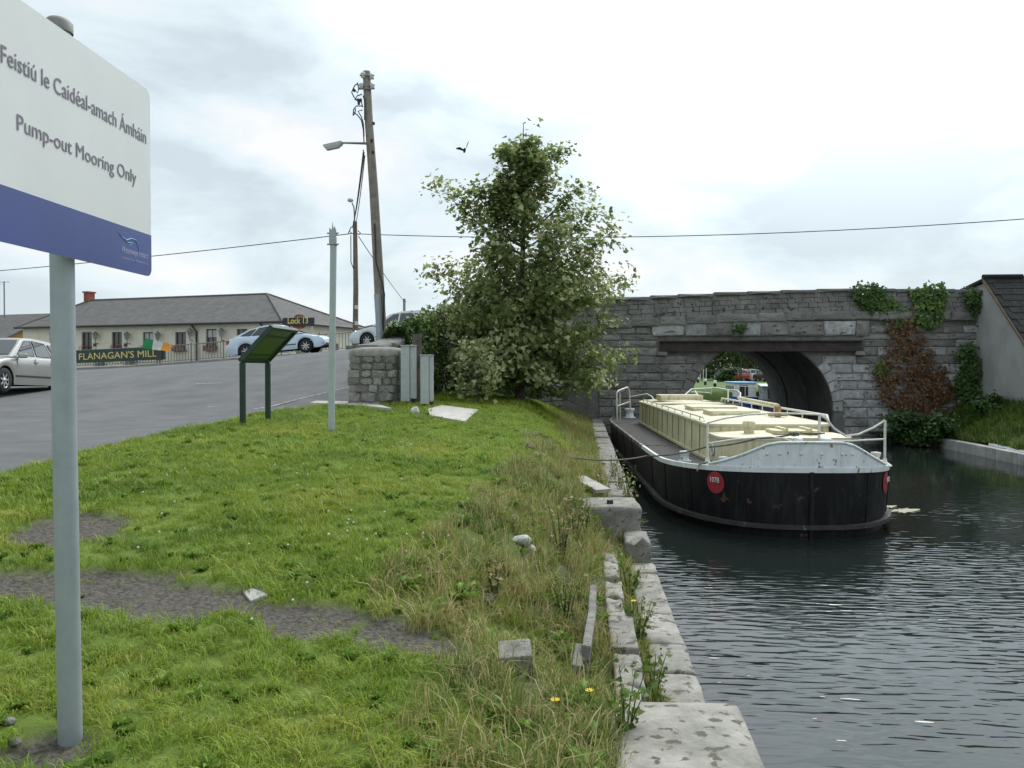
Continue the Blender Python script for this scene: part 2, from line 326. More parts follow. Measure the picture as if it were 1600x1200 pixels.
# pavement beyond the road, with a kerb, under the railing
pm = mat('pavement_concrete', (.30, .30, .285), (.22, .22, .21), scale=2, rough=.9, bump=.15, world_co=True)
mb = MB(); top = []; 
for i, p in enumerate(RAIL):
    d = (RAIL[min(i + 1, 5)] - RAIL[max(i - 1, 0)]).normalized(); n = Vector((d.y, -d.x, 0))
    if n.y > 0: n = -n
    z = RAIL_Z[i]; q = p + n * 2.3
    rq = rz_(q.x, q.y); top.append([Vector((q.x, q.y, rq - .3)), Vector((q.x, q.y, rq + .10)), Vector((lerp(q.x, p.x, .1), lerp(q.y, p.y, .1), rq + .11)), Vector((p.x, p.y, z + .02)), Vector((p.x - n.x * .35, p.y - n.y * .35, z + .02)), Vector((p.x - n.x * .36, p.y - n.y * .36, z - 2.2))])
mb.grid(top, smooth=False); o = mb.build('pavement', pm); tag(o, kind='structure')
# painted edge line near the wall end
ml = mat('road_paint', (.30, .30, .29), (.13, .13, .13), scale=9, rough=.8, lohi=(.42, .55), world_co=True)
def on_road(px, py):
    lo, hi = 4.0, 60.0
    for d in np.arange(5, 60, .1):
        q = at(px, py, d)
        if q.z < rz_(q.x, q.y): return q
    return at(px, py, 20)
pl = [on_road(px, py) for px, py in ((415, 638), (470, 624), (515, 613), (548, 605))]
mb = MB(); rows = []
for i, p in enumerate(pl):
    d = (pl[min(i + 1, 3)] - pl[max(i - 1, 0)]).normalized(); n = Vector((d.y, -d.x, 0)) * .05
    rows.append([Vector((q.x, q.y, rz_(q.x, q.y) + .006)) for q in (p - n, p + n)])
mb.grid(rows); tag(mb.build('road_edge_line', ml), kind='structure')
for (a, b) in (((305, 600), (348, 599)), ((322, 637), (338, 635.5)), ((397, 640), (413, 637))):
    p, q = on_road(*a), on_road(*b); d = (q - p).normalized(); n = Vector((d.y, -d.x, 0)) * .05
    mb = MB(); mb.grid([[Vector((w.x, w.y, rz_(w.x, w.y) + .006)) for w in (p + (q - p) * t_ - n, p + (q - p) * t_ + n)] for t_ in (0, .5, 1)]); tag(mb.build('road_dash', ml), kind='structure')
# concrete apron at the foot of the stone pier
ap = [atz(px, py, z) for px, py, z in ((484, 633, 1.64), (515, 622, 1.66), (548, 619, 1.68), (585, 630, 1.69), (612, 641, 1.66), (560, 637, 1.64))]
ap = [Vector((p.x, p.y, max(gz(p.x, p.y), rz_(p.x, p.y) if p.x < -5.1 else 0) + .03)) for p in ap]
mb = MB(); mb.prism([(p.x, p.y) for p in ap], (0, 0, min(p.z for p in ap) - .1), (1, 0, 0), (0, 1, 0), (0, 0, .16)); tag(mb.build('apron', mat('pale_concrete', (.5, .48, .44), (.36, .35, .32), scale=5, rough=.9, bump=.1, world_co=True)), kind='structure')

# ---- water
m_wat = bpy.data.materials.new('canal_water'); m_wat.use_nodes = True; t = m_wat.node_tree; b = t.nodes['Principled BSDF']; N = t.nodes.new; K = t.links.new
b.inputs['Base Color'].default_value = (.012, .017, .0155, 1); b.inputs['Roughness'].default_value = .025; b.inputs['IOR'].default_value = 1.38; b.inputs['Specular IOR Level'].default_value = .5
pos = N('ShaderNodeNewGeometry').outputs['Position']
def wnoise(sx, sy, rot, sc, det, dist=.0):
    mp = N('ShaderNodeMapping'); mp.inputs['Scale'].default_value = (sx, sy, 1); mp.inputs['Rotation'].default_value = (0, 0, rot); K(pos, mp.inputs[0])
    n = N('ShaderNodeTexNoise'); n.inputs['Scale'].default_value = sc; n.inputs['Detail'].default_value = det; n.inputs['Roughness'].default_value = .4; n.inputs['Distortion'].default_value = dist; K(mp.outputs[0], n.inputs[0]); return n.outputs['Fac']
def mth(op, a, bb):
    q = N('ShaderNodeMath'); q.operation = op
    for i, v in enumerate((a, bb)):
        if isinstance(v, (int, float)): q.inputs[i].default_value = v
        else: K(v, q.inputs[i])
    return q.outputs[0]
wa = wnoise(1.15, 4.2, R(-9), 2.7, 1.2, .35); wb = wnoise(1.0, 2.4, R(12), 5.5, 1, .2); wc = wnoise(.3, .42, R(20), 1, 2)
amp = N('ShaderNodeMapRange'); amp.inputs['From Min'].default_value = .36; amp.inputs['From Max'].default_value = .62; amp.inputs['To Min'].default_value = .35; K(wc, amp.inputs[0])
sx = N('ShaderNodeSeparateXYZ'); K(pos, sx.inputs[0]); lee = N('ShaderNodeMapRange'); lee.interpolation_type = 'SMOOTHSTEP'; lee.inputs['From Min'].default_value = 19.0; lee.inputs['From Max'].default_value = 9.5; lee.inputs['To Min'].default_value = .16; K(sx.outputs['Y'], lee.inputs[0])   # sheltered, calmer water by the bridge
hgt = mth('MULTIPLY', mth('MULTIPLY', mth('ADD', wa, mth('MULTIPLY', wb, .16)), amp.outputs[0]), lee.outputs[0])
bp = N('ShaderNodeBump'); bp.inputs['Strength'].default_value = 1.0; bp.inputs['Distance'].default_value = .023; K(hgt, bp.inputs['Height']); K(bp.outputs[0], b.inputs['Normal'])
mb = MB(); mb.add([(.4, -14, 0), (70, -14, 0), (70, 64, 0), (-3, 64, 0), (-3, 30, 0), (.4, 30, 0)], [tuple(range(6))]); tag(mb.build('water', m_wat), kind='structure')
mb = MB(); mb.add([(-3, -14, -1.6), (70, -14, -1.6), (70, 64, -1.6), (-3, 64, -1.6)], [(0, 1, 2, 3)]); tag(mb.build('canal_bed', mat('silt', (.03, .03, .02), rough=1)), kind='structure')
# ---- wide land to the horizon, beyond the basin
m_far = mat('meadow', (.10, .16, .035), (.06, .11, .025), scale=.6, rough=.95, bump=.3, bscale=14, world_co=True)
mb = MB(); mb.grid([[Vector((-9, 60, -.3)), Vector((9, 59.6, -.3)), Vector((80, 63, -.3))], [Vector((-9, 60.4, .78)), Vector((9, 60, .78)), Vector((80, 63.5, .78))], [Vector((-9, 72, .86)), Vector((12, 72, .88)), Vector((80, 74, .9))], [Vector((-120, 130, 1.0)), Vector((12, 130, 1.0)), Vector((200, 130, 1.0))], [Vector((-2500, 2500, 1.0)), Vector((0, 2500, 1.0)), Vector((2500, 2500, 1.0))]])
tag(mb.build('far_bank', m_far), kind='structure')
mb = MB(); mb.add([(-2500, -1500, 1.15), (-46, -1500, 1.15), (-46, 2500, 1.15), (-2500, 2500, 1.15)], [(0, 1, 2, 3)]); tag(mb.build('land', m_far), kind='structure')
mb = MB(); mb.add([(-46, 45.5, 1.1), (-2, 45.5, 1.1), (-2, 59.9, 1.1), (-10, 130, .98), (-46, 130, .98)], [(0, 1, 2, 3, 4)]); tag(mb.build('yard', mat('yard_gravel', (.22, .21, .19), (.15, .145, .13), scale=3, rough=.95, bump=.3, world_co=True)), kind='structure')
# ---- right bank: low rendered quay with turf above
m_bankr = mat('bank_turf', (.06, .11, .02), (.03, .06, .012), scale=5, rough=.95, bump=.5, bscale=30, world_co=True)
yb = np.arange(-14, 29.3, .6); zb = lambda X, Y: .34 + 1.12 * sstep((X - 11.2) / 2.4) + .05 * vnoise(X * 2, Y * 2, 9) + .03 * vnoise(X * 6, Y * 6, 19)
sheet('right_bank', yb, lambda y: 11.4 if y < 26.6 else 11.4 - (y - 26.6) * .8, lambda y: 26, zb, m_bankr, n=60)
m_wash = mat('whitewashed_quay', (.52, .53, .52), (.32, .33, .32), scale=3, rough=.9, bump=.3, streak=(.12, .12, .1), stk=.8, world_co=True)
qw = thing('low_quay_wall', 'low whitewashed quay wall along the right bank of the canal', 'wall', (11.4, 10, 0))
for i in range(15):
    y0 = -3 + i * 2.02; mb = MB(); mb.box((11.3, y0 + 1, -.25 + random.uniform(-.02, .02)), (.3 + random.uniform(-.02, .02), 1.995, 1.1), bev=.02); mb.build('quay_stone', m_wash, qw, off=(11.4, 10, 0))

# ---- left quay: the wall body and its coping stones
m_cop = mat('quay_stone', (.37, .355, .325), (.19, .185, .165), scale=5, rough=.9, bump=.3, bscale=30, rnd=.12, spots=(.10, .098, .07), spot_s=13, spot_t=.575)
m_copd = mat('quay_stone_weathered', (.30, .29, .26), (.15, .145, .13), scale=6, rough=.9, bump=.4, bscale=30, rnd=.12, spots=(.08, .085, .06), spot_s=18, spot_t=.62)
qr = thing('stone_quay', 'worn stone quay with stepped coping slabs on the left side of the canal', 'quay', (.6, 8, 0))
mb = MB(); mb.box((.38, 1, -.28), (.68, 6.1, 1.5)); mb.box((.38, 6.4, -.5), (.67, 4.7, 1.6)); mb.box((.38, 18.9, -.3), (.69, 20.3, 1.62)); mb.build('quay_body', m_copd, qr, off=(.6, 8, 0))
def slab(name, x0, x1, y0, y1, zt, th, m, jit=.012, rz=None, bev=.025, tilt=None):
    mb = MB(); rr = Euler((random.uniform(-1, 1) * jit, random.uniform(-1, 1) * jit, random.uniform(-1, 1) * jit if rz is None else rz)).to_matrix()
    if tilt is not None: rr = Euler(tilt).to_matrix()
    bm = bmesh.new(); bmesh.ops.create_cube(bm, size=1)
    bmesh.ops.subdivide_edges(bm, edges=bm.edges[:], cuts=2, use_grid_fill=True)
    for v in bm.verts:
        v.co = Vector((v.co.x * (x1 - x0), v.co.y * (y1 - y0), v.co.z * th)) + Vector((random.uniform(-1, 1), random.uniform(-1, 1), random.uniform(-1, 1))) * (.006 if zt < .8 else .011)
    bmesh.ops.bevel(bm, geom=[e for e in bm.edges if e.calc_face_angle(0) > .6], offset=bev, segments=2, affect='EDGES', profile=.6)
    bm.verts.index_update(); mb.add([Vector(((x0 + x1) / 2, (y0 + y1) / 2, zt - th / 2)) + rr @ v.co for v in bm.verts], [[v.index for v in f.verts] for f in bm.faces], True); bm.free()
    return mb.build(name, m, qr, off=(.6, 8, 0))
for y0, y1 in ((-1.2, .5), (.52, 1.95), (1.97, 2.95), (2.97, 4.05)): slab('coping_slab', .12, .755, y0, y1 - .015, .84, .3, m_cop, bev=.06)
yy = 4.75
for l in (.62, .55, .75, .7, .62, .45): slab('coping_slab', .47, .745, yy, yy + l - .02, .475 + random.uniform(-.012, .012), .26, m_cop, bev=.025); yy += l
yy = 4.25
for l in (.5, .55, .7, .5, .62, .55, .5): slab('kerb_stone', .2, .36 + random.uniform(-.03, .03), yy, yy + l - .02, .635 + random.uniform(-.02, .02), .3, m_cop, jit=.03, bev=.02); yy += l
slab('coping_block', .46, .72, 8.42, 9.0, .68, .4, m_copd, bev=.04)
slab('mooring_block', .02, .66, 9.02, 9.75, .93, .5, m_copd, bev=.045, rz=.03)
for y0, y1, z in ((10.2, 11.6, .6), (11.62, 13, .61), (13.02, 14.6, .63), (14.62, 16, .63), (16.02, 17.6, .64), (17.62, 19.4, .645), (19.42, 21, .65), (21.02, 23, .66), (23.02, 25, .665), (25.02, 27, .67), (27.02, 28.8, .67)):
    slab('coping_slab', .36, .74, y0, y1 - .02, z + .05, .3, m_copd, bev=.03)

# ================================================================== ground cover
SRC = bpy.data.collections.new('grass_sources')          # blades to scatter; the collection itself is not in the scene
def blade_tuft(i, nb, h, w, spread, lean, m):
    r = np.random.default_rng(50 + i); V = []; F = []; T = []
    for k in range(nb):
        a = r.uniform(0, 2 * np.pi); rad = spread * math.sqrt(r.uniform()); base = np.array([math.cos(a) * rad, math.sin(a) * rad, -.015]); hh = h * r.uniform(.45, 1.1); d = r.uniform(0, 2 * np.pi)
        out = np.array([math.cos(d), math.sin(d), 0]) * lean * r.uniform(.2, 1.3) * hh; side = np.array([-math.sin(d), math.cos(d), 0]) * w * r.uniform(.6, 1.2); b0 = len(V); tt = r.uniform()
        up = np.array([0, 0, hh])
        V += [base - side, base + side, base + out * .35 + up * .55 - side * .8, base + out * .35 + up * .55 + side * .8, base + out + up * (1 - .35 * lean)]
        F += [(b0, b0 + 1, b0 + 3), (b0, b0 + 3, b0 + 2), (b0 + 2, b0 + 3, b0 + 4)]; T += [tt] * 5
    o = np_mesh('tuft', np.array(V), np.array(F), m, tint=T); C.objects.unlink(o); SRC.objects.link(o); return o
def broad_tuft(i, nb, ln, w, m):
    r = np.random.default_rng(150 + i); V = []; F = []; T = []
    for k in range(nb):
        a = 2 * np.pi * k / nb + r.uniform(-.3, .3); d = np.array([math.cos(a), math.sin(a), 0]); sd = np.array([-math.sin(a), math.cos(a), 0]); L_ = ln * r.uniform(.6, 1.1); e_ = r.uniform(.35, 1.1); b0 = len(V); tt = r.uniform()
        for s_, ww, zz in ((0, .15, 0), (.35, .8, .42), (.7, .8, .55), (1.0, .06, .4)):
            c = d * L_ * s_ * math.cos(e_ * .7) + np.array([0, 0, L_ * zz * math.sin(e_) * 1.3]); V += [c - sd * w * ww + [0, 0, .01], c + [0, 0, -.004], c + sd * w * ww + [0, 0, .01]]
        for q in range(3):
            for z in range(2): F += [(b0 + q * 3 + z, b0 + q * 3 + z + 1, b0 + q * 3 + z + 4), (b0 + q * 3 + z, b0 + q * 3 + z + 4, b0 + q * 3 + z + 3)]
        T += [tt] * 12
    o = np_mesh('tuft', np.array(V), np.array(F), m, tint=T); C.objects.unlink(o); SRC.objects.link(o); return o
def grass_mat(name, ca_, cb_, cc_, trans=.3, dry=(.36, .30, .13), dryt=.8):
    m = bpy.data.materials.new(name); m.use_nodes = True; t = m.node_tree; t.nodes.clear(); N = t.nodes.new; K = t.links.new
    pos = N('ShaderNodeNewGeometry').outputs['Position']; n1 = N('ShaderNodeTexNoise'); n1.inputs['Scale'].default_value = .85; n1.inputs['Detail'].default_value = 5; n1.inputs['Roughness'].default_value = .65; K(pos, n1.inputs[0])
    rp = N('ShaderNodeValToRGB'); el = rp.color_ramp.elements; el[0].position = .34; el[0].color = (*ca_, 1); el[1].position = .66; el[1].color = (*cc_, 1); x = el.new(.5); x.color = (*cb_, 1); K(n1.outputs['Fac'], rp.inputs[0])
    ta = N('ShaderNodeAttribute'); ta.attribute_name = 'tint'; mr = N('ShaderNodeMapRange'); mr.inputs['To Min'].default_value = .7; mr.inputs['To Max'].default_value = 1.3; K(ta.outputs['Fac'], mr.inputs[0])
    hs = N('ShaderNodeHueSaturation'); K(mr.outputs[0], hs.inputs['Value']); K(rp.outputs[0], hs.inputs['Color'])
    md = N('ShaderNodeMapRange'); md.inputs['From Min'].default_value = dryt; md.inputs['From Max'].default_value = dryt + .08; K(ta.outputs['Fac'], md.inputs[0]); mx = N('ShaderNodeMixRGB'); K(md.outputs[0], mx.inputs[0]); K(hs.outputs[0], mx.inputs[1]); mx.inputs[2].default_value = (*dry, 1)
    p = N('ShaderNodeBsdfPrincipled'); p.inputs['Roughness'].default_value = .55; p.inputs['Specular IOR Level'].default_value = .25; K(mx.outputs[0], p.inputs['Base Color']); tr = N('ShaderNodeBsdfTranslucent'); K(mx.outputs[0], tr.inputs[0])
    ms = N('ShaderNodeMixShader'); ms.inputs[0].default_value = trans; o = N('ShaderNodeOutputMaterial'); K(p.outputs[0], ms.inputs[1]); K(tr.outputs[0], ms.inputs[2]); K(ms.outputs[0], o.inputs[0]); return m
g_lawn = grass_mat('lawn_blades', (.14, .24, .026), (.225, .325, .03), (.33, .38, .055), dryt=.88)
g_rough = grass_mat('rough_blades', (.12, .18, .035), (.22, .25, .055), (.33, .30, .10), dry=(.44, .37, .18), dryt=.66)
g_weed = grass_mat('weed_leaves', (.10, .19, .03), (.14, .24, .035), (.18, .28, .045), dryt=.97)
g_bank = grass_mat('bank_blades', (.05, .11, .016), (.08, .15, .02), (.12, .18, .03), dryt=.9)
TUFTS = [blade_tuft(0, 34, .075, .0026, .07, .8, g_lawn), blade_tuft(1, 30, .095, .0028, .075, .9, g_lawn), blade_tuft(2, 26, .055, .003, .08, .7, g_lawn),
         blade_tuft(3, 26, .24, .0032, .08, .8, g_rough), blade_tuft(4, 22, .34, .003, .09, .7, g_rough), blade_tuft(5, 30, .16, .003, .1, 1.0, g_rough),
         broad_tuft(6, 9, .065, .013, g_weed), broad_tuft(7, 9, .12, .02, g_weed), broad_tuft(8, 16, .04, .010, g_weed),
         blade_tuft(9, 30, .32, .006, .14, .8, g_bank), blade_tuft(10, 26, .22, .006, .16, .9, g_bank)]
def scatter(name, label, P, S, idx, tilt=.25):
    me = bpy.data.meshes.new(name); n = len(P); me.vertices.add(n); me.vertices.foreach_set('co', np.ascontiguousarray(P, np.float32).ravel())
    rot = np.c_[rng.normal(0, tilt * .5, n), rng.normal(0, tilt * .5, n), rng.uniform(0, 2 * np.pi, n)].astype(np.float32)
    a = me.attributes.new('rot', 'FLOAT_VECTOR', 'POINT'); a.data.foreach_set('vector', rot.ravel())
    a = me.attributes.new('scl', 'FLOAT', 'POINT'); a.data.foreach_set('value', np.ascontiguousarray(S, np.float32))
    a = me.attributes.new('idx', 'INT', 'POINT'); a.data.foreach_set('value', np.ascontiguousarray(idx, np.int32)); me.update()
    o = ob(name, me); tag(o, label, kind='stuff')
    ng = bpy.data.node_groups.new(name, 'GeometryNodeTree'); ng.interface.new_socket('Geometry', in_out='INPUT', socket_type='NodeSocketGeometry'); ng.interface.new_socket('Geometry', in_out='OUTPUT', socket_type='NodeSocketGeometry')
    N = ng.nodes.new; K = ng.links.new; gi = N('NodeGroupInput'); go = N('NodeGroupOutput'); ip = N('GeometryNodeInstanceOnPoints')
    ci = N('GeometryNodeCollectionInfo'); ci.inputs['Collection'].default_value = SRC; ci.inputs['Separate Children'].default_value = True; ci.inputs['Reset Children'].default_value = True
    def attr(nm, ty):
        q = N('GeometryNodeInputNamedAttribute'); q.data_type = ty; q.inputs['Name'].default_value = nm; return q.outputs['Attribute']
    K(gi.outputs[0], ip.inputs['Points']); K(ci.outputs[0], ip.inputs['Instance']); ip.inputs['Pick Instance'].default_value = True
    K(attr('idx', 'INT'), ip.inputs['Instance Index']); K(attr('rot', 'FLOAT_VECTOR'), ip.inputs['Rotation']); K(attr('scl', 'FLOAT'), ip.inputs['Scale']); K(ip.outputs[0], go.inputs[0])
    md = o.modifiers.new('scatter', 'NODES'); md.node_group = ng; return o
# sources are picked in name order: rename so that order = index
for i, q in enumerate(TUFTS): q.name = 'tuft_%02d' % i
def sample(n, y0, y1):
    y = rng.uniform(y0, y1, n); x = x_edge(y) - .03 + (.70 - x_edge(y)) * rng.uniform(0, 1, n); return x, y
def in_poly(x, y, poly):
    ins = np.zeros(len(x), bool); j = len(poly) - 1
    for i in range(len(poly)):
        (xi, yi), (xj, yj) = poly[i], poly[j]; c_ = ((yi > y) != (yj > y)) & (x < (xj - xi) * (y - yi) / (yj - yi + 1e-12) + xi); ins ^= c_; j = i
    return ins
SLAB_XY = [tuple(atz(a_, b_, 1.65))[:2] for a_, b_ in ((668, 639), (690, 635), (747, 637), (726, 648), (672, 644))]
PX, PY, PS, PI_ = [], [], [], []
for y0, y1, dens, sc in ((.6, 4.5, 330, .9), (4.5, 9, 230, 1.05), (9, 16, 130, 1.25), (16, 29.1, 75, 1.6)):
    x, y = sample(int((y1 - y0) * 6 * dens), y0, y1)
    ok = (x > -1.1 * y * .62 - 2.8); x, y = x[ok], y[ok]
    t_ = slope_t(x, y); pf = patch_f(x, y)
    keep = (pf < .06) | (rng.uniform(size=len(x)) < .06)
    on_cop = (x > .12) & (y < 4.05) | (x > .47) & (y < 8.4) | (x > .2) & (x < .35) & (y < 7.9) | (x > 0) & (x < .66) & (y > 9) & (y < 9.76) | (x > .36) & (y > 10.2)
    keep &= ~on_cop | (rng.uniform(size=len(x)) < .02)
    keep &= ~(in_poly(x, y, [(p.x, p.y) for p in ap]) | in_poly(x, y, SLAB_XY))
    rough = (t_ < 1.0) & (y < 13) | (t_ < .55) | ((y < 4.2) & (x > -.7) & (vnoise(x * 3, y * 3, 21) > .1))
    bald = rough & (y < 12) & (vnoise(x * 2.2, y * 2.2, 8) > .25) & (rng.uniform(size=len(x)) < .4); keep &= ~bald
    x, y, t_, rough, pf = x[keep], y[keep], t_[keep], rough[keep], pf[keep]; n = len(x); u = rng.uniform(size=n)
    idx = np.where(u < .4, 0, np.where(u < .72, 1, 2)); idx = np.where(u > .955, 8, idx); idx = np.where(u > .993, 6, idx)
    ri = np.where(u < .3, 5, np.where(u < .5, 3, np.where(u < .56, 4, np.where(u < .86, 1, np.where(u < .95, 6, 7))))); thin = rough & (rng.uniform(size=n) < .12)
    idx = np.where(rough, ri, idx); s_ = sc * rng.uniform(.7, 1.25, n) * (1 + .25 * vnoise(x * 1.3, y * 1.3, 31)); s_ = np.where(rough, np.minimum(s_, 1.15) * .95, s_); s_ *= np.where(pf > .06, .6, 1)
    k = ~thin; PX.append(x[k]); PY.append(y[k]); PS.append(s_[k]); PI_.append(idx[k])
x = np.concatenate(PX); y = np.concatenate(PY); scatter('lawn_grass', 'short yellow-green grass and rough weeds growing over the canal bank', np.c_[x, y, ground_z(x, y)], np.concatenate(PS), np.concatenate(PI_))
n = 3600; x = 11.45 + rng.uniform(0, 1, n) ** 1.2 * 5; y = rng.uniform(15, 29, n); scatter('bank_grass', 'dark green grass on the right bank below the grey gable', np.c_[x, y, zb(x, y)], rng.uniform(.7, 1.3, n), rng.choice([9, 10], n))

# ================================================================== bridge
BY = 29.0                                             # plane of the bridge face
bx = lambda px: BY * math.tan(math.atan((px - 800) / FOC) - YAW)                 # photo column -> x on the face
bzz = lambda py: EYE + (577 - py) / FOC * BY
AX, ASP, AR = 6.17, 1.0, 2.45                         # arch centre, springing height, radius
m_ash = mat('bridge_ashlar', (.29, .287, .27), (.15, .148, .142), scale=1.6, rough=.92, bump=.4, bscale=14, rnd=.2, streak=(.34, .35, .34), stk=.5, stscale=(1.6, 1.6, .3), spots=(.075, .08, .07), spot_s=5, spot_t=.6)
m_ashp = mat('bridge_ashlar_limewashed', (.42, .43, .43), (.25, .255, .25), scale=1.6, rough=.92, bump=.35, bscale=14, rnd=.15, streak=(.58, .60, .61), stk=.75, stscale=(2.2, 2.2, .28), spots=(.10, .105, .1), spot_s=4, spot_t=.6)
m_mort = mat('bridge_mortar', (.22, .217, .205), (.12, .12, .115), scale=3, rough=.95, bump=.5, bscale=16, world_co=True)
m_cap = mat('bridge_coping', (.27, .27, .255), (.16, .16, .15), scale=3, rough=.9, bump=.3, bscale=18, rnd=.14, spots=(.11, .12, .09), spot_s=7, spot_t=.6)
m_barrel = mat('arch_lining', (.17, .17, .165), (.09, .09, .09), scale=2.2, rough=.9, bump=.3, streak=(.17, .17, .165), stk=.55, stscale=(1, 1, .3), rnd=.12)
br = thing('stone_bridge', 'grey stone road bridge with a round arch and a rusty beam across its face', 'bridge', (AX, BY, 0))
off = (AX, BY, 0)
PT = [(-3, 4.86), (bx(935), 4.88), (bx(990), 4.94), (bx(1150), 5.08), (bx(1320), 5.17), (bx(1510), 5.11), (13.6, 5.08), (20, 4.9)]   # parapet top
ptop = lambda x: float(np.interp(x, [p[0] for p in PT], [p[1] for p in PT]))
XL, XR = -.9, 13.7
# core wall with arch hole: built as strips
def arch_z(x):
    d = abs(x - AX); return -1.0 if d >= AR else (ASP + math.sqrt(max(0, AR * AR - d * d)))
mb = MB(); cols = sorted(set(list(np.linspace(XL, AX - AR, 8)) + [AX - AR * math.cos(a) for a in np.linspace(0, math.pi, 25)] + list(np.linspace(AX + AR, XR, 10))))
for a, c in zip(cols[:-1], cols[1:]):
    za, zc = arch_z(a + 1e-6), arch_z(c - 1e-6)
    inside = abs((a + c) / 2 - AX) < AR
    if not inside: za = zc = -1.2
    mb.add([(a, BY, za), (c, BY, zc), (c, BY, ptop(c) - .1), (a, BY, ptop(a) - .1)], [(0, 1, 2, 3)])
    yb2 = BY + 9.5; mb.add([(a, yb2, za), (c, yb2, zc), (c, yb2, ptop(c) - .1), (a, yb2, ptop(a) - .1)], [(0, 3, 2, 1)])
    mb.add([(a, BY, ptop(a) - .1), (c, BY, ptop(c) - .1), (c, BY + .5, ptop(c) - .1), (a, BY + .5, ptop(a) - .1), (a, BY + .5, 4.1), (c, BY + .5, 4.1), (c, BY + 9, 4.1), (a, BY + 9, 4.1), (c, BY + 9, ptop(c) - .1), (a, BY + 9, ptop(a) - .1), (c, BY + 9.5, ptop(c) - .1), (a, BY + 9.5, ptop(a) - .1)], [(0, 1, 2, 3), (3, 2, 5, 4), (4, 5, 6, 7), (7, 6, 8, 9), (9, 8, 10, 11)])
for x in (XL, XR): mb.add([(x, BY, -1.2), (x, BY + 9.5, -1.2), (x, BY + 9.5, 4.9), (x, BY, 4.9)], [(0, 1, 2, 3)])
mb.build('spandrel_wall', m_mort, br, off=off)
# barrel lining in rings with raised ribs, as seen inside the arch
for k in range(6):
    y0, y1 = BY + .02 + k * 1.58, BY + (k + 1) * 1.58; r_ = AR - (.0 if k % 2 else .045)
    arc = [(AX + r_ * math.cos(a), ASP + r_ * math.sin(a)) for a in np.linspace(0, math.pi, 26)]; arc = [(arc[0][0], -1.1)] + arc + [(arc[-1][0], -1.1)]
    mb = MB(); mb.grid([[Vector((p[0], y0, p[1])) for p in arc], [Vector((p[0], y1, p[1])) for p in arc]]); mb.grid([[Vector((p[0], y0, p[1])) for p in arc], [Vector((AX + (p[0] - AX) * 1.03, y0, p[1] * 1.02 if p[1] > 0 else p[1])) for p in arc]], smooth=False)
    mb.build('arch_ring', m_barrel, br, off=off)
# voussoirs
SM = [stone_mesh(i, m_ash) for i in range(6)]; SMP = [stone_mesh(i + 6, m_ashp) for i in range(6)]; SMC = [stone_mesh(i + 12, m_cap) for i in range(3)]
nv = 23
for i in range(nv):
    a0, a1 = math.pi * i / nv, math.pi * (i + 1) / nv - .012; mb = MB(); r0, r1 = AR - .02, AR + .30 + (.05 if i % 2 else 0)
    ring = [(AX + r_ * math.cos(a), ASP + r_ * math.sin(a)) for r_, a in ((r0, a0), (r1, a0), (r1, (a0 + a1) / 2), (r1, a1), (r0, a1), (r0, (a0 + a1) / 2))]
    if max(p[1] for p in ring) > bzz(551): continue
    mb.prism(ring, (0, BY - .055, 0), (1, 0, 0), (0, 0, 1), (0, .2, 0)); mb.build('voussoir', m_ash if i > 11 else m_ashp, br, off=off)
# ashlar courses
def put_stone(x0, x1, z0, z1, meshes, proud, parent=br, o_=off, y=BY, nm='stone', th=.16):
    ob(nm, random.choice(meshes), None, parent, loc=((x0 + x1) / 2 - o_[0], y - proud + th / 2 - o_[1], (z0 + z1) / 2 - o_[2]), scale=((x1 - x0), th, (z1 - z0)))
BEAM_X0, BEAM_X1, BEAM_Z0, BEAM_Z1 = bx(1029), bx(1346), bzz(549), bzz(534)
z = .12; course = 0; GAP = .016; nst = 0
hs = [.34, .30, .36, .28, .33, .30, .26, .32, .28, .30, .24, .22, .26]
while z < 3.95 and course < len(hs):
    h = min(hs[course], 4.02 - z); zm = z + h / 2
    d = math.sqrt(max(0, (AR + .33) ** 2 - max(0, zm + h * .3 - ASP) ** 2)) if zm > ASP else AR + .33
    if zm - ASP > AR + .3: spans = [(bx(935), XR - .35)]
    else: spans = [(bx(935), AX - d), (AX + d, XR - .35)]
    if z + h > BEAM_Z0 - .05 and z < BEAM_Z1 + .1: spans = [(bx(935), BEAM_X0 - .02), (BEAM_X1 + .02, XR - .35)]
    for a, bb in spans:
        x = a
        while x < bb - .12:
            w = random.uniform(.55, 1.15) if course % 3 else random.uniform(.45, .9)
            if bb - x - w < .3: w = bb - x
            pale = x > AX and random.random() < (.9 if z < 2.4 else .35)
            put_stone(x + GAP / 2, x + w - GAP / 2, z + GAP / 2, z + h - GAP / 2, SMP if pale else SM, .045 + random.uniform(-.012, .016)); nst += 1; x += w
    z += h; course += 1
zs = 4.04
# plinth on the right at the waterline
for x0, x1 in ((AX + AR + .05, 9.6), (9.62, 10.6), (10.62, 11.6), (bx(935), 1.6), (1.62, 2.7), (2.72, AX - AR - .03)): put_stone(x0, x1 - .01, -.5, .11, SMP if x0 > AX else SM, .09, nm='plinth_stone')
# string course
x = bx(880)
while x < XR - .3:
    w = random.uniform(.8, 1.5); w = min(w, XR - .3 - x); zc = ptop(x + w / 2) - 1.02
    ob('string_course_stone', random.choice(SMC), None, br, loc=(x + w / 2 - AX, -.03, zc + .12), scale=(w - .012, .24, .30)); x += w
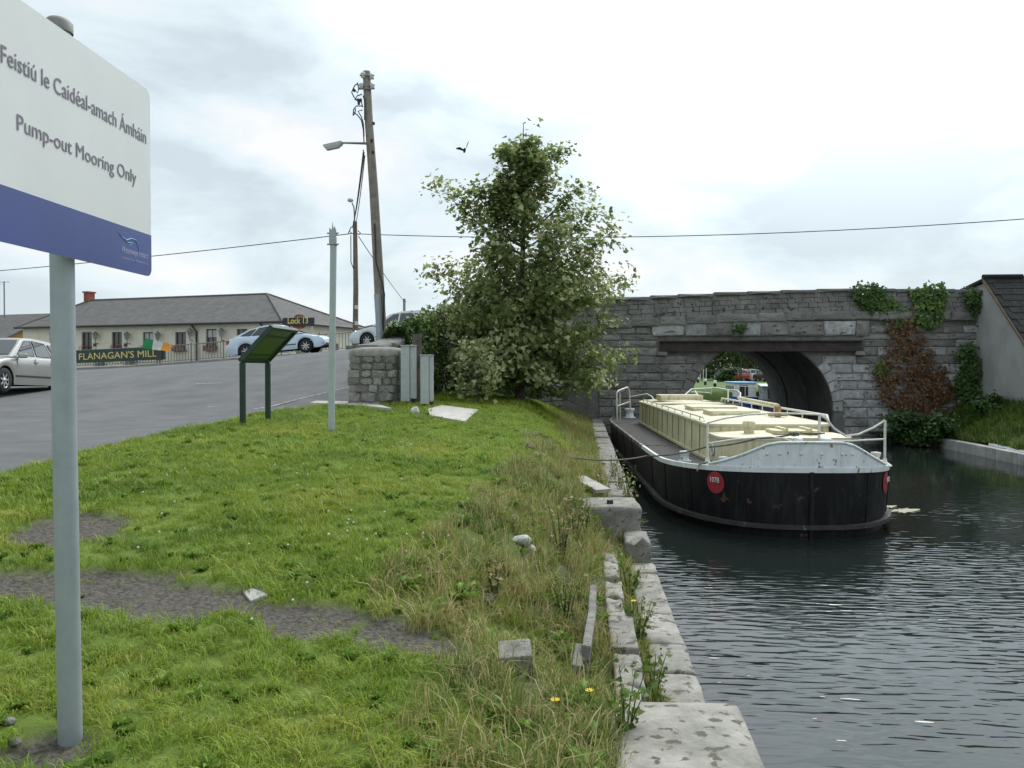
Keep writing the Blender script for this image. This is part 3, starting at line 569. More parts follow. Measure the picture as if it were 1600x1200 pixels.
# parapet rubble courses (small, joined) and coping
mbp = MB()
for cidx in range(4):
    x = bx(880)
    while x < XR - .4:
        w = random.uniform(.16, .55); zb0 = ptop(x) - .10 - .165 * (4 - cidx) + .01; h = .165 - .016; jx = lambda: random.uniform(-.012, .012); pr = random.uniform(.02, .05)
        fr = [(x + .01 + jx(), zb0 + jx()), (x + w - .01 + jx(), zb0 + jx()), (x + w - .01 + jx(), zb0 + h + jx()), (x + .01 + jx(), zb0 + h + jx())]
        mbp.prism(fr, (0, BY - pr, 0), (1, 0, 0), (0, 0, 1), (0, .1, 0)); x += w
o = mbp.build('parapet_rubble', m_ash, br, off=off); o['kind'] = 'stuff'
x = bx(880)
while x < XR:
    w = min(random.uniform(.9, 1.6), XR - x); ob('coping_stone', random.choice(SMC), None, br, loc=(x + w / 2 - AX, .2, ptop(x + w / 2) - .05), scale=(w - .01, .62, .13 + random.uniform(-.01, .012))); x += w
# rusty beam resting across the face, in a slot
m_rust = mat('rusty_beam', (.07, .06, .055), (.035, .031, .03), scale=3, rough=.85, bump=.3, streak=(.09, .06, .05), stk=.4)
mb = MB(); bw = BEAM_X1 - BEAM_X0; bc = (BEAM_X0 + BEAM_X1) / 2; bh = BEAM_Z1 - BEAM_Z0
mb.box((bc, BY - .08, (BEAM_Z0 + BEAM_Z1) / 2), (bw - .06, .06, bh)); mb.box((bc, BY - .12, BEAM_Z1), (bw - .05, .2, .035)); mb.box((bc, BY - .12, BEAM_Z0), (bw - .05, .2, .035)); mb.build('beam', m_rust, br, off=off)
for x in (BEAM_X0 + .1, BEAM_X1 - .1):
    mb = MB(); mb.box((x, BY - .1, BEAM_Z0 - .09), (.34, .3, .13), bev=.02); mb.build('beam_bearing', m_ash, br, off=off)
x = BEAM_X0 - .25
while x < BEAM_X1 + .2: w = min(random.uniform(.6, 1.2), BEAM_X1 + .25 - x); put_stone(x + .008, x + w - .008, bzz(526) + random.uniform(-.01, .01), 4.075, SM if random.random() < .6 else SMP, .10 + random.uniform(-.01, .012)); x += w
# dressed patch stone left of the arch and a small plate
mb = MB(); mb.lathe([(0, -.06), (.16, -.05), (.22, 0)], at(1086, 570, 28.85), n=9, m=Matrix.Rotation(R(90), 3, 'X') @ Matrix.Diagonal((1, 1.5, 1))); mb.build('patch_stone', mat('pale_patch', (.4, .4, .4), (.3, .3, .3), rough=.9, bump=.2), br, off=off)

# ================================================================== approach wall, pier and ivy
m_rub = mat('rubble_stone', (.42, .41, .375), (.22, .215, .195), scale=4, rough=.92, bump=.5, bscale=16, rnd=.3, spots=(.55, .54, .5), spot_s=6, spot_t=.68)
m_rubm = mat('rubble_mortar', (.17, .165, .145), (.10, .098, .085), scale=5, rough=.95, bump=.6, bscale=20, world_co=True)
RM = [rubble_mesh(i, m_rub) for i in range(4)] + [stone_mesh(i + 30, m_rub) for i in range(7)]
WC = [(-4.72, 18.05, 2.92), (-4.6, 18.9, 3.0), (-4.33, 20.7, 3.3), (-4.03, 23.75, 3.85), (-3.4, 25.6, 4.2), (-2.6, 27.2, 4.55), (-1.6, 28.5, 4.75), (-.75, 29.2, 4.86)]
wl = thing('approach_wall', 'curving rubble wall climbing beside the road up to the bridge, mostly under ivy', 'wall', (-4.3, 20.7, 1.6))
woff = (-4.3, 20.7, 1.6)
rows = []
for i, (x, y, zt) in enumerate(WC):
    a, c = WC[max(i - 1, 0)], WC[min(i + 1, len(WC) - 1)]; d = Vector((c[0] - a[0], c[1] - a[1], 0)).normalized(); n = Vector((d.y, -d.x, 0)) * .22
    rows.append([Vector((x, y, 0)) + n * s_ + Vector((0, 0, zz)) for s_, zz in ((1, .8), (1.0, zt - .1), (-1, zt - .1), (-1, .8))])
mb = MB(); mb.grid(rows, smooth=False); mb.add(rows[0], [(0, 1, 2, 3)]); mb.build('wall_core', m_rubm, wl, off=woff)
def along(WC, step, f):
    for a, c in zip(WC[:-1], WC[1:]):
        A, B = Vector(a), Vector(c); n = max(1, int((B - A).length / step))
        for i in range(n): f(A + (B - A) * ((i + .5) / n), (B - A).normalized(), (B - A).length / n)
def capst(p, d, l):
    ob('cap_stone', random.choice(SMC), None, wl, loc=(p.x - woff[0], p.y - woff[1], p.z - woff[2] - .03), rot=(0, -math.asin(d.z), math.atan2(d.y, d.x)), scale=(l * .98, .56, .16))
along(WC, .6, capst)
# face stones of the wall near the bridge (seen under the tree)
def facest(p, d, l):
    if p.y < 25.5: return
    n = Vector((d.y, -d.x, 0)).normalized(); zz = .75
    while zz < p.z - .25:
        h = random.uniform(.16, .26); q = p + n * .21; ob('stone', random.choice(RM), None, wl, loc=(q.x - woff[0], q.y - woff[1], zz + h / 2 - woff[2]), rot=(0, random.uniform(-.08, .08), math.atan2(d.y, d.x)), scale=(l * random.uniform(.85, 1.05), .16, h * 1.0)); zz += h
along(WC, .38, facest)
# stone pier at the end of the wall
pa, pb = at(546, 628, 18.0), at(619, 637, 17.6); pc = (pa + pb) / 2; pd = (pb - pa); pw = pd.length; ang = math.atan2(pd.y, pd.x); pz0 = 1.58; pz1 = EYE + (577 - 556) / FOC * 17.8
pier = thing('stone_pier', 'short rubble stone pier with a rounded concrete cap at the end of the wall', 'pier', (pc.x, pc.y, pz0), ang)
PH = pz1 - pz0; mb = MB(); pdp = .62
outl = [(-pw / 2, .04), (-pw / 2 + .12, -.05), (-pw / 6, -.12), (pw / 6, -.12), (pw / 2 - .1, -.06), (pw / 2, .02), (pw / 2, pdp), (-pw / 2, pdp)]
mb.prism(outl, (0, 0, -.3), (1, 0, 0), (0, 1, 0), (0, 0, PH + .3)); mb.build('pier_core', m_rubm, pier)
zz = .0; row = 0
while zz < PH - .04:
    h = min(random.uniform(.13, .23), PH - zz); x = -pw / 2 + random.uniform(-.02, .03)
    while x < pw / 2 - .05:
        w = min(random.uniform(.17, .40), pw / 2 - x + .01); xm = x + w / 2; yf = float(np.interp(xm, [p[0] for p in outl[:6]], [p[1] for p in outl[:6]]))
        ob('stone', random.choice(RM), None, pier, loc=(xm, yf + .035, zz + h / 2 + random.uniform(-.01, .01)), rot=(random.uniform(-.08, .08), random.uniform(-.15, .15), random.uniform(-.05, .05)), scale=(w * .98, .13, h * 1.0)); x += w
    for s_ in (-1, 1):
        yq = .1
        while yq < pdp: w = random.uniform(.15, .26); ob('stone', random.choice(RM), None, pier, loc=(s_ * (pw / 2 - .03), yq + w / 2, zz + h / 2), rot=(0, 0, R(90) * s_), scale=(w, .12, h)); yq += w
    zz += h
capo = [(p[0] * 1.04, p[1] * 1.0 - .03 if p[1] < .3 else p[1] + .03) for p in outl]; mb = MB()
rows = [[Vector((p[0] * s_, (p[1] - .25) * s_ + .25, zq)) for p in capo] for s_, zq in ((.97, PH - .005), (1.0, PH + .03), (1.0, PH + .10), (.93, PH + .15), (.5, PH + .19), (.01, PH + .2))]
mb.grid(rows, closed=True); mb.build('pier_cap', mat('cap_concrete', (.36, .35, .32), (.24, .235, .21), scale=6, rough=.9, bump=.3, world_co=True), pier)

m_ivy = leaf_mat('ivy_leaves', (.085, .16, .035), (.02, .05, .012), cream=(.22, .30, .08), trans=.2, rough=.4)
m_ivyd = leaf_mat('ivy_dark', (.055, .115, .025), (.02, .05, .012), cream=(.12, .2, .05), trans=.2, rough=.4)
m_ivyb = leaf_mat('creeper_brown', (.15, .075, .036), (.065, .04, .025), cream=(.22, .13, .055), trans=.15, rough=.7)
def ivy_on(path, zlo, zhi, thick, n, size, name, label, m, side=1, nmix=.7, tint=(.05, .75)):
    """leaves in a hump along a wall path (list of x,y,ztop)"""
    Pq = np.array(path, float); seg = rng.uniform(0, len(Pq) - 1.001, n); i = seg.astype(int); f = seg - i
    p = Pq[i] * (1 - f[:, None]) + Pq[i + 1] * f[:, None]; d = Pq[i + 1] - Pq[i]; d[:, 2] = 0; d /= np.linalg.norm(d, axis=1)[:, None]; nrm = np.c_[d[:, 1], -d[:, 0], np.zeros(n)] * side
    h = rng.uniform(0, 1, n); over = rng.uniform(size=n) < .42
    bl = 1 + .5 * vnoise(seg * 4, h * 5, 17)
    pos_ = p + nrm * (.24 + thick * bl * rng.uniform(.2, 1, n) * np.sin(np.pi * np.clip(h * .8 + .2, 0, 1)))[:, None]; pos_[:, 2] = zlo + (p[:, 2] + zhi - zlo) * h
    cx = rng.uniform(-1, 1, n); pos_[over] = (p + nrm * (cx * .34)[:, None])[over]; pos_[over, 2] = (p[:, 2] + zhi * (1 - cx * cx) * bl * rng.uniform(.4, 1, n) + .03)[over]
    nn = nrm * nmix + np.array([0, 0, .45]) + rng.normal(0, .45, (n, 3)); nn[over] += [0, 0, .7]
    ti = np.clip(rng.uniform(tint[0], tint[1], n) * (1 + .5 * vnoise(pos_[:, 0] * 3 + pos_[:, 1], pos_[:, 2] * 3, 23)), 0, 1)
    o = leaf_cloud(name, pos_, nn, size * rng.uniform(.6, 1.3, n), ti, m, tpl=LEAF5); return tag(o, label, 'ivy')
ivy_on([(-4.5, 19.6, 3.08)] + [(x, y, z) for x, y, z in WC[2:7]], 1.75, .40, .4, 12000, .11, 'ivy', 'thick green ivy heaped over the wall beside the road', m_ivy, tint=(.25, .95))
ivy_on([(x, y, z) for x, y, z in WC[3:7]], 1.4, .05, .5, 6500, .11, 'ivy', 'dark ivy hanging down the wall behind the spreading tree', m_ivyd)
# stump of a gate post between the cabinets
gp = at(652, 600, 18.3); mb = MB(); z0 = gz(gp.x, gp.y); mb.tube([(gp.x, gp.y, z0 - .1), (gp.x + .02, gp.y, z0 + .7), (gp.x, gp.y, EYE + (577 - 522) / FOC * 18.3)], [.14, .12, .1], 7); tag(mb.build('gate_post', mat('old_post', (.19, .16, .14), (.1, .085, .075), scale=6, rough=.95, bump=.5)), 'weathered brown post standing between the two grey cabinets', 'post')
# creepers on the bridge face
def face_ivy(pxs, n, size, name, label, m, tint=(.1, .8), thick=.22, y=BY, jit=3.2):
    poly = np.array(pxs, float); x0, x1, y0, y1 = poly[:, 0].min(), poly[:, 0].max(), poly[:, 1].min(), poly[:, 1].max(); P = []
    while len(P) < n:
        q = rng.uniform((x0, y0), (x1, y1)); qq = q + 9 * np.array([float(vnoise(q[0] * .08, q[1] * .08, 5)), float(vnoise(q[0] * .08, q[1] * .08, 6))]) + rng.normal(0, jit, 2); ins = False; j = len(poly) - 1
        for i in range(len(poly)):
            if (poly[i, 1] > q[1]) != (poly[j, 1] > q[1]) and q[0] < (poly[j, 0] - poly[i, 0]) * (q[1] - poly[i, 1]) / (poly[j, 1] - poly[i, 1]) + poly[i, 0]: ins = not ins
            j = i
        if ins: xx = bx(qq[0]); P.append((xx, y - .07 - thick * rng.uniform(0, 1), EYE + (577 - qq[1]) / FOC * (y * ca - xx * sa)))
    nn = np.c_[rng.normal(0, .4, n), -np.ones(n), rng.normal(.4, .4, n)]
    return tag(leaf_cloud(name, P, nn, size * rng.uniform(.6, 1.3, n), rng.uniform(*tint, n), m), label, 'creeper')
face_ivy([(1325, 452), (1378, 452), (1374, 472), (1360, 486), (1345, 484), (1332, 470)], 900, .1, 'ivy', 'round clump of ivy on the bridge parapet above the beam end', m_ivyd, (.2, .9))
face_ivy([(1425, 453), (1470, 452), (1476, 470), (1462, 495), (1445, 511), (1422, 508), (1430, 480)], 1300, .1, 'ivy', 'yellow-green ivy trailing from the bridge parapet above the brown creeper', m_ivy, (.2, .9))
face_ivy([(1378, 460), (1395, 470), (1412, 494), (1404, 506), (1385, 500), (1376, 478)], 330, .09, 'ivy', 'thin ivy strand between the two parapet clumps', m_ivy, (.3, .95), .12)
face_ivy([(1388, 506), (1428, 508), (1448, 540), (1462, 590), (1470, 640), (1420, 655), (1398, 640), (1366, 612), (1372, 560), (1384, 530)], 1750, .095, 'creeper', 'large dead brown creeper hanging on the bridge wall', m_ivyb, (.05, .95), .2, jit=5.0)
face_ivy([(1455, 585), (1476, 575), (1490, 615), (1480, 640), (1455, 632)], 420, .09, 'creeper', 'small withered creeper wisp right of the brown creeper', m_ivyb, (.05, .7), .12)
face_ivy([(1367, 562), (1378, 566), (1382, 585), (1374, 592), (1366, 580)], 180, .09, 'ivy', 'small bright ivy sprig at the left edge of the brown creeper', m_ivy, (.4, .8), .15)
face_ivy([(1498, 545), (1510, 540), (1514, 570), (1527, 565), (1532, 600), (1540, 628), (1490, 628), (1492, 580)], 1700, .1, 'ivy', 'tall green ivy column in the corner by the grey gable', m_ivy, (.05, .6), .5)
face_ivy([(1508, 455), (1530, 455), (1528, 480), (1518, 500), (1508, 478)], 500, .09, 'ivy', 'ivy patch on the wall top beside the gable roof', m_ivyd, (.2, .9), .4)
face_ivy([(1143, 508), (1160, 506), (1160, 522), (1146, 524)], 170, .08, 'fern', 'tuft of fern growing from the bridge wall over the beam', m_ivyd, (.2, .9), .2)

# ================================================================== house on the right
m_rend = mat('grey_render', (.42, .43, .42), (.30, .31, .305), scale=1.2, rough=.92, bump=.2, bscale=25, streak=(.25, .26, .25), stk=.5)
m_slate = mat('dark_slate', (.032, .034, .034), (.018, .019, .019), scale=5, rough=.9, spec=.1, bump=.3, spots=(.3, .31, .28), spot_s=5, spot_t=.72, rnd=.18)
GX = 13.25; hr = thing('gable_house', 'grey rendered gable end with a dark slate roof beside the bridge', 'house', (GX, 27, 1.2)); hoff = (GX, 27, 1.2)
RY, RZ = 28.25, 5.42; NE = (23.4, 1.45)   # ridge, near eave (y,z)
zsl = lambda y: RZ - (RY - y) * .84
mb = MB(); mb.prism([(30.2, 1.0), (30.2, 5.08), (RY, RZ - .12), (24.2, zsl(24.2) - .12), (24.2, 1.0)], (GX, 0, 0), (0, 1, 0), (0, 0, 1), (8, 0, 0)); mb.build('wall', m_rend, hr, off=hoff)
mb = MB(); mb.box((GX - .06, 30.0, 4.6), (.12, .35, .5), bev=.01); mb.build('corner_quoin', mat('white_quoin', (.6, .6, .58), rough=.9), hr, off=hoff)
# slates on the near slope: rows of slates along x, as parts
sl_me = bpy.data.meshes.new('slate'); sl_me.from_pydata([(-.5, 0, 0), (.5, 0, 0), (.5, 1, 0), (-.5, 1, 0), (-.5, 0, -1), (.5, 0, -1), (.5, 1, -1), (-.5, 1, -1)], [], [(0, 1, 2, 3), (4, 5, 1, 0), (1, 5, 6, 2), (0, 3, 7, 4)]); sl_me.materials.append(m_slate)
sang = math.atan(.84); slen = math.hypot(RY - 24.0, (RY - 24.0) * .84)
mb = MB(); mb.prism([(30.5, 5.02), (30.5, 5.14), (RY, RZ + .0), (24.0, zsl(24.0)), (24.0, zsl(24.0) - .1), (RY, RZ - .1)], (GX - .12, 0, 0), (0, 1, 0), (0, 0, 1), (8.2, 0, 0)); mb.build('roof', m_slate, hr, off=hoff)
nrow = 17
for r_ in range(nrow):
    t0 = r_ / nrow; yq = 24.0 + (RY - 24.0) * t0; 
    for c_ in range(9):
        x0 = GX - .1 + .3 * c_ + (.15 if r_ % 2 else 0)
        ob('slate', sl_me, None, hr, loc=(x0 + .15 - hoff[0], yq - hoff[1], zsl(yq) + .03 - hoff[2]), rot=(sang - .035 + random.uniform(-.008, .008), 0, 0), scale=(.292, slen / nrow * 1.25, .016))
mb = MB(); mb.tube([(GX - .14, RY, RZ + .03), (GX + 1.1, RY, RZ + .03)], .09, 6); mb.build('ridge_tile', m_slate, hr, off=hoff)
mb = MB(); mb.prism([(24.0, zsl(24.0) - .14), (24.0, zsl(24.0) - .02), (RY, RZ - .02), (RY, RZ - .14)], (GX - .15, 0, 0), (0, 1, 0), (0, 0, 1), (.04, 0, 0)); mb.build('verge_board', mat('verge_lichen', (.2, .16, .1), (.12, .1, .08), rough=.9), hr, off=hoff)

# ================================================================== pub
m_cream = mat('cream_render', (.74, .72, .60), (.64, .62, .51), scale=1.2, rough=.9, bump=.1, streak=(.42, .39, .3), stk=.35)
m_proof = mat('pub_slate', (.125, .123, .12), (.075, .074, .073), scale=2.2, rough=.85, bump=.5, bscale=9, streak=(.08, .078, .07), stk=.5, stscale=(.5, .5, 1))
m_gut = mat('gutter_dark', (.05, .05, .05), rough=.5)
co = c2w((440 - 800) / FOC * 48, 48); PANG = math.atan2(-.336, .942) + YAW
pub = thing('pub_building', 'long low cream public house with slate hip roof, behind the railing', 'building', (co.x, co.y, 1.1), PANG)
ex = Vector((math.cos(PANG), math.sin(PANG), 0)); ey = Vector((-math.sin(PANG), math.cos(PANG), 0))
def pub_u(px):        # photo column -> local x on the front wall
    d = Vector(at(px, 577, 1.0)); d.z = 0; d = d - Vector((0, 0, 0)); A = np.array([[d.x, -ex.x], [d.y, -ex.y]]); s_ = np.linalg.solve(A, np.array([co.x, co.y])); return float(s_[1])
def pub_depth(u):
    p = co + ex * u; return -p.x * sa + p.y * ca
ZE = EYE + 2.75 - 1.1; LU = -20.2; DP = 9.4
def boxes_wall(mb, u0, u1, z0, z1, holes, y=0.0):
    """front wall strip with window holes (u0,u1,z0,z1)"""
    us = sorted({u0, u1, *[h[0] for h in holes], *[h[1] for h in holes]})
    for a, c in zip(us[:-1], us[1:]):
        hz = [h for h in holes if h[0] <= a + 1e-6 and h[1] >= c - 1e-6]; zz = z0
        for h in sorted(hz, key=lambda q: q[2]):
            if h[2] > zz: mb.add([(a, y, zz), (c, y, zz), (c, y, h[2]), (a, y, h[2])], [(0, 1, 2, 3)])
            zz = h[3]
        mb.add([(a, y, zz), (c, y, zz), (c, y, z1), (a, y, z1)], [(0, 1, 2, 3)])
    for h in holes: mb.add([(h[0], y, h[2]), (h[1], y, h[2]), (h[1], y, h[3]), (h[0], y, h[3]), (h[0], y + .2, h[2]), (h[1], y + .2, h[2]), (h[1], y + .2, h[3]), (h[0], y + .2, h[3])], [(0, 1, 5, 4), (1, 2, 6, 5), (2, 3, 7, 6), (3, 0, 4, 7)])
WIN = [(78, 94), (128, 144), (175, 191), (223.5, 240), (274, 291), (322, 339), (370, 387), (408, 422)]; holes = []
for a, c in WIN:
    ua, uc = pub_u(a), pub_u(c); dm = pub_depth((ua + uc) / 2); py0, py1 = (519, 547) if a < 300 else (514, 541)
    holes.append((ua, uc, EYE + (577 - py1) / FOC * dm - 1.1, EYE + (577 - py0) / FOC * dm - 1.1))
mb = MB(); boxes_wall(mb, LU, 0, -.2, ZE, holes)
mb.add([(0, 0, -.2), (0, DP, -.2), (0, DP, ZE), (0, 0, ZE)], [(0, 1, 2, 3)]); mb.add([(LU, 0, -.2), (LU, DP, -.2), (LU, DP, ZE), (LU, DP / 2, ZE + 2.0), (LU, 0, ZE)], [(0, 1, 2, 3, 4)]); mb.add([(LU, DP, -.2), (0, DP, -.2), (0, DP, ZE), (LU, DP, ZE)], [(0, 1, 2, 3)])
mb.build('wall', m_cream, pub)
m_frame = mat('window_frame_brown', (.16, .13, .1), rough=.6); m_pane = glass_mat('window_glass', (.05, .06, .065), .05); m_flow = leaf_mat('flower_red', (.34, .03, .04), (.07, .12, .03), cream=(.6, .2, .25), trans=.2); m_blind = mat('net_curtain', (.55, .56, .55), rough=.9)
m_box = mat('flower_box_wood', (.2, .13, .09), rough=.8)
for k, (ua, uc, z0, z1) in enumerate(holes):
    mb = MB(); fw = .05
    for bxx in (((ua + uc) / 2, .12, z0 + fw / 2, uc - ua, fw), ((ua + uc) / 2, .12, z1 - fw / 2, uc - ua, fw), ((ua + uc) / 2, .12, (z0 + z1) / 2, uc - ua, .04), (ua + fw / 2, .12, (z0 + z1) / 2, fw, z1 - z0), (uc - fw / 2, .12, (z0 + z1) / 2, fw, z1 - z0), ((ua + uc) / 2, .125, (z0 + z1) / 2, .03, z1 - z0)):
        mb.box((bxx[0], bxx[1], bxx[2]), (bxx[3], .06, bxx[4]))
    wf = mb.build('window', m_frame, pub)
    mb = MB(); mb.box(((ua + uc) / 2, .15, (z0 + z1) / 2), (uc - ua, .012, z1 - z0)); mb.build('pane', m_pane, wf)
    mb = MB(); mb.box(((ua + uc) / 2, -.03, z0 - .04), (uc - ua + .16, .2, .08)); mb.build('sill', m_frame, wf)
    if k in (0, 3, 5): mb = MB(); mb.box(((ua + uc) / 2, .135, z1 - .3), (uc - ua - .12, .01, .45)); mb.build('net_curtain', m_blind, wf)
    if k < 4:
        n = 110; P = np.c_[rng.uniform(ua, uc, n), rng.normal(-.14, .07, n), z0 + .16 + rng.normal(0, .09, n)]; leaf_cloud('flowers', P, rng.normal(0, 1, (n, 3)) + [0, -1, .4], rng.uniform(.05, .1, n), rng.uniform(0, .9, n), m_flow, wf, LEAF4)
# hanging boxes of flowers on railing side windows
for px in (282, 331, 400):
    u = pub_u(px); dm = pub_depth(u); zc = EYE + (577 - 546) / FOC * dm - 1.1; mb = MB(); mb.box((u, -.16, zc), (.8, .26, .2), bev=.02); fb = mb.build('flower_box', m_box, pub)
    n = 150; P = np.c_[rng.uniform(u - .45, u + .45, n), rng.normal(-.18, .12, n), zc + .12 + rng.normal(0, .1, n)]; leaf_cloud('flowers', P, rng.normal(0, 1, (n, 3)) + [0, -1, .4], rng.uniform(.05, .1, n), rng.uniform(0, 1, n), m_flow, fb, LEAF4)
m_iron = mat('grey_iron', (.22, .225, .21), (.15, .15, .14), rough=.6); m_lampg = mat('lamp_glass', (.5, .52, .48), rough=.3)
for k, px in enumerate((155, 204, 252, 302, 351)):
    u = pub_u(px); dm = pub_depth(u); zc = EYE + (577 - (526 if px < 300 else 521)) / FOC * dm - 1.1
    mb = MB(); mb.lathe([(.0, -.22), (.09, -.2), (.17, .12), (.22, .13), (.06, .27), (.0, .33)], (u, -.28, zc), n=6); wlp = mb.build('wall_lantern', m_lampg, pub)
    mb = MB(); mb.tube([(u, -.28, zc - .2), (u, -.26, zc - .42), (u, -.02, zc - .46)], .03, 6); mb.lathe([(.23, .125), (.07, .28), (.0, .34)], (u, -.28, zc), n=6); mb.build('lantern_bracket', m_iron, wlp)
for px in (149, 197): u = pub_u(px); dm = pub_depth(u); mb = MB(); mb.box((u, -.02, EYE + 38 / FOC * dm - 1.1), (.26, .03, .2)); mb.build('wall_plaque', m_gut, pub)
# roof
EO = .35; RZ2 = ZE + 2.15; ZG = ZE - .02
A_, B_, C_, D_ = (LU - .3, -EO, ZG), (EO, -EO, ZG), (EO, DP + EO, ZG), (LU - .3, DP + EO, ZG); R0, R1 = (LU + .9, DP / 2, RZ2), (-4.4, DP / 2, RZ2 + .0)
mb = MB(); mb.add([A_, B_, C_, D_, R0, R1], [(0, 1, 5, 4), (1, 2, 5), (2, 3, 4, 5), (3, 0, 4)]); mb.add([A_, B_, C_, D_], [(3, 2, 1, 0)]); rf = mb.build('roof', m_proof, pub)
mb = MB(); 
for a, c in ((R0, R1), (R1, B_), (R1, C_), (R0, A_)): mb.tube([a, c], .09, 5)
mb.build('ridge_tiles', mat('ridge_tile', (.12, .115, .11), rough=.9), rf)
mb = MB(); mb.tube([(LU - .3, -EO - .05, ZG), (EO, -EO - .05, ZG)], .075, 6); mb.tube([(EO + .05, -EO, ZG), (EO + .05, DP + EO, ZG)], .075, 6); mb.build('gutter', m_gut, pub)
mb = MB(); mb.box((LU + .75, DP / 2, RZ2 + .1), (.42, .6, .9), bev=.02); mb.box((LU + .75, DP / 2, RZ2 + .58), (.54, .72, .1)); ch = mb.build('chimney', mat('red_brick', (.33, .11, .075), (.24, .08, .06), scale=12, rough=.9, bump=.2), rf)
for px in (309, 416): 
    u = pub_u(px); mb = MB(); mb.tube([(u - .15, -EO, ZG - .05), (u - .02, -.3, ZG - .25), (u, -.09, ZG - .45), (u, -.09, -.2)], .06, 6); mb.build('downpipe', m_gut, pub)
# openings on the receding end wall
for (v, w, z0, z1, m_) in ((2.0, 1.0, 1.5, 2.9, m_pane), (3.8, .8, 1.5, 2.9, m_pane), (5.6, 1.1, .6, 3.0, m_frame), (7.6, .9, 1.5, 2.9, m_pane)):
    mb = MB(); mb.box((.01, v, (z0 + z1) / 2), (.05, w, z1 - z0)); f_ = mb.build('window', m_frame, pub); mb = MB(); mb.box((.03, v, (z0 + z1) / 2), (.03, w - .14, z1 - z0 - .14)); mb.build('pane', m_, f_)
# lower neighbour with yellow gable
nb = c2w((-40 - 800) / FOC * 60, 60); ANG2 = PANG
nbr = thing('yellow_house', 'low yellow house with dark roof just left of the cream public house', 'house', (nb.x, nb.y, 1.1), PANG)
mb = MB(); zt = EYE + (577 - 528) / FOC * 57 - 1.1; mb.prism([(0, -.2), (8.0, -.2), (8.0, zt), (4, EYE + (577 - 489) / FOC * 60 - 1.25), (0, zt)], (-2.5, 0, 0), (0, 1, 0), (0, 0, 1), (5.8, 0, 0)); mb.build('wall', mat('yellow_render', (.62, .33, .05), (.5, .27, .05), rough=.9), nbr)
mb = MB(); zr = EYE + (577 - 489) / FOC * 60 - 1.1; mb.prism([(-.4, zt - .1), (4, zr), (8.4, zt - .1), (8.4, zt + .06), (4, zr + .16), (-.4, zt + .06)], (-14, 0, 0), (0, 1, 0), (0, 0, 1), (17.6, 0, 0)); mb.build('roof', m_proof, nbr)
am = at(8, 440, 62); mb = MB(); zt2 = EYE + (577 - 440) / FOC * 62; mb.tube([(am.x, am.y, EYE + 80 / FOC * 62), (am.x, am.y, zt2)], .045, 6); mb.tube([(am.x - .35, am.y, zt2 - .05), (am.x + .45, am.y, zt2 - .05)], .02, 5); mb.tube([(am.x - .3, am.y - .2, zt2 - .2), (am.x - .3, am.y + .2, zt2 - .2)], .015, 5); tag(mb.build('aerial_mast', m_iron), 'thin television aerial mast rising behind the yellow house roof', 'aerial')
# small far roof beyond the pub
fr = at(585, 520, 75); hb = thing('distant_house', 'brown roofed house in the distance right of the public house', 'house', (fr.x, fr.y, 2)); z0 = EYE + (577 - 512) / FOC * 75 - 2
mb = MB(); mb.box((1.0, 3, .9), (5.4, 6, 2 * z0 - 1.8)); mb.build('wall', m_cream, hb); mb = MB(); zr = EYE + (577 - 498) / FOC * 75 - 2; mb.prism([(-1.9, z0 - .1), (3.0, zr), (3.9, z0 - .1)], (0, -.4, 0), (1, 0, 0), (0, 0, 1), (0, 7, 0)); mb.build('roof', mat('brown_tile', (.3, .25, .2), (.2, .17, .14), scale=6, rough=.9), hb)

# ================================================================== railing on the far pavement
rl = thing('iron_railing', 'grey iron railing with upright bars along the far pavement', 'railing', tuple(RAIL[2])[:2] + (RAIL_Z[2],)); ro = rl.location.copy()
m_bar = mat('railing_paint', (.20, .20, .205), (.13, .13, .135), rough=.6)
bar = bpy.data.meshes.new('bar'); q = MB(); q.tube([(0, 0, 0), (0, 0, 1)], .02, 5); bar.from_pydata([tuple(v) for v in q.v], [], q.f); bar.materials.append(m_bar)
def rail_pt(s_):
    i = min(int(s_), 4); f = s_ - i; p = RAIL[i].lerp(RAIL[i + 1], f); return Vector((p.x, p.y, lerp(RAIL_Z[i], RAIL_Z[i + 1], f) + .02))
RH = .96
for i in range(0, 5):
    a, c = rail_pt(i), rail_pt(i + 1 - 1e-6); ln = (c - a).length
    for zz, r_ in ((RH, .028), (.1, .02)): mb = MB(); mb.tube([a + Vector((0, 0, zz)), c + Vector((0, 0, zz))], r_, 5); mb.build('rail', m_bar, rl, off=ro)
    if i == 0: continue
    n = int(ln / .19)
    for k in range(n):
        p = a.lerp(c, k / n)
        if k % 11 == 0: mb = MB(); mb.box(p + Vector((0, 0, .52)), (.06, .06, 1.06)); mb.build('post', m_bar, rl, off=ro)
        else: ob('bar', bar, None, rl, loc=p - ro + Vector((0, 0, .08)), scale=(1, 1, RH - .1))
# name board on the railing
def on_rail(px):
    best = min(np.linspace(0, 4.99, 1200), key=lambda s_: abs(800 + FOC * ((rail_pt(s_).x * ca + rail_pt(s_).y * sa) / (-rail_pt(s_).x * sa + rail_pt(s_).y * ca)) - px)); return rail_pt(best)
a, c = on_rail(84), on_rail(259); d = (c - a); dh = Vector((d.x, d.y, 0)).normalized(); nn = Vector((dh.y, -dh.x, 0))
if nn.y > 0: nn = -nn
sb = thing('name_board', 'long dark green board with gold letters fixed to the railing', 'sign', tuple(a)); m_grn = mat('board_green', (.025, .06, .05), (.02, .04, .035), rough=.5); m_gold = mat('gold_letter', (.75, .6, .2), rough=.5)
mb = MB(); up = Vector((0, 0, 1)); mb.prism([(0, .22), (d.length, .22), (d.length, .95), (0, .95)], a + nn * .06, d.normalized(), up, nn * .03); mb.build('board', m_grn, sb, off=a)
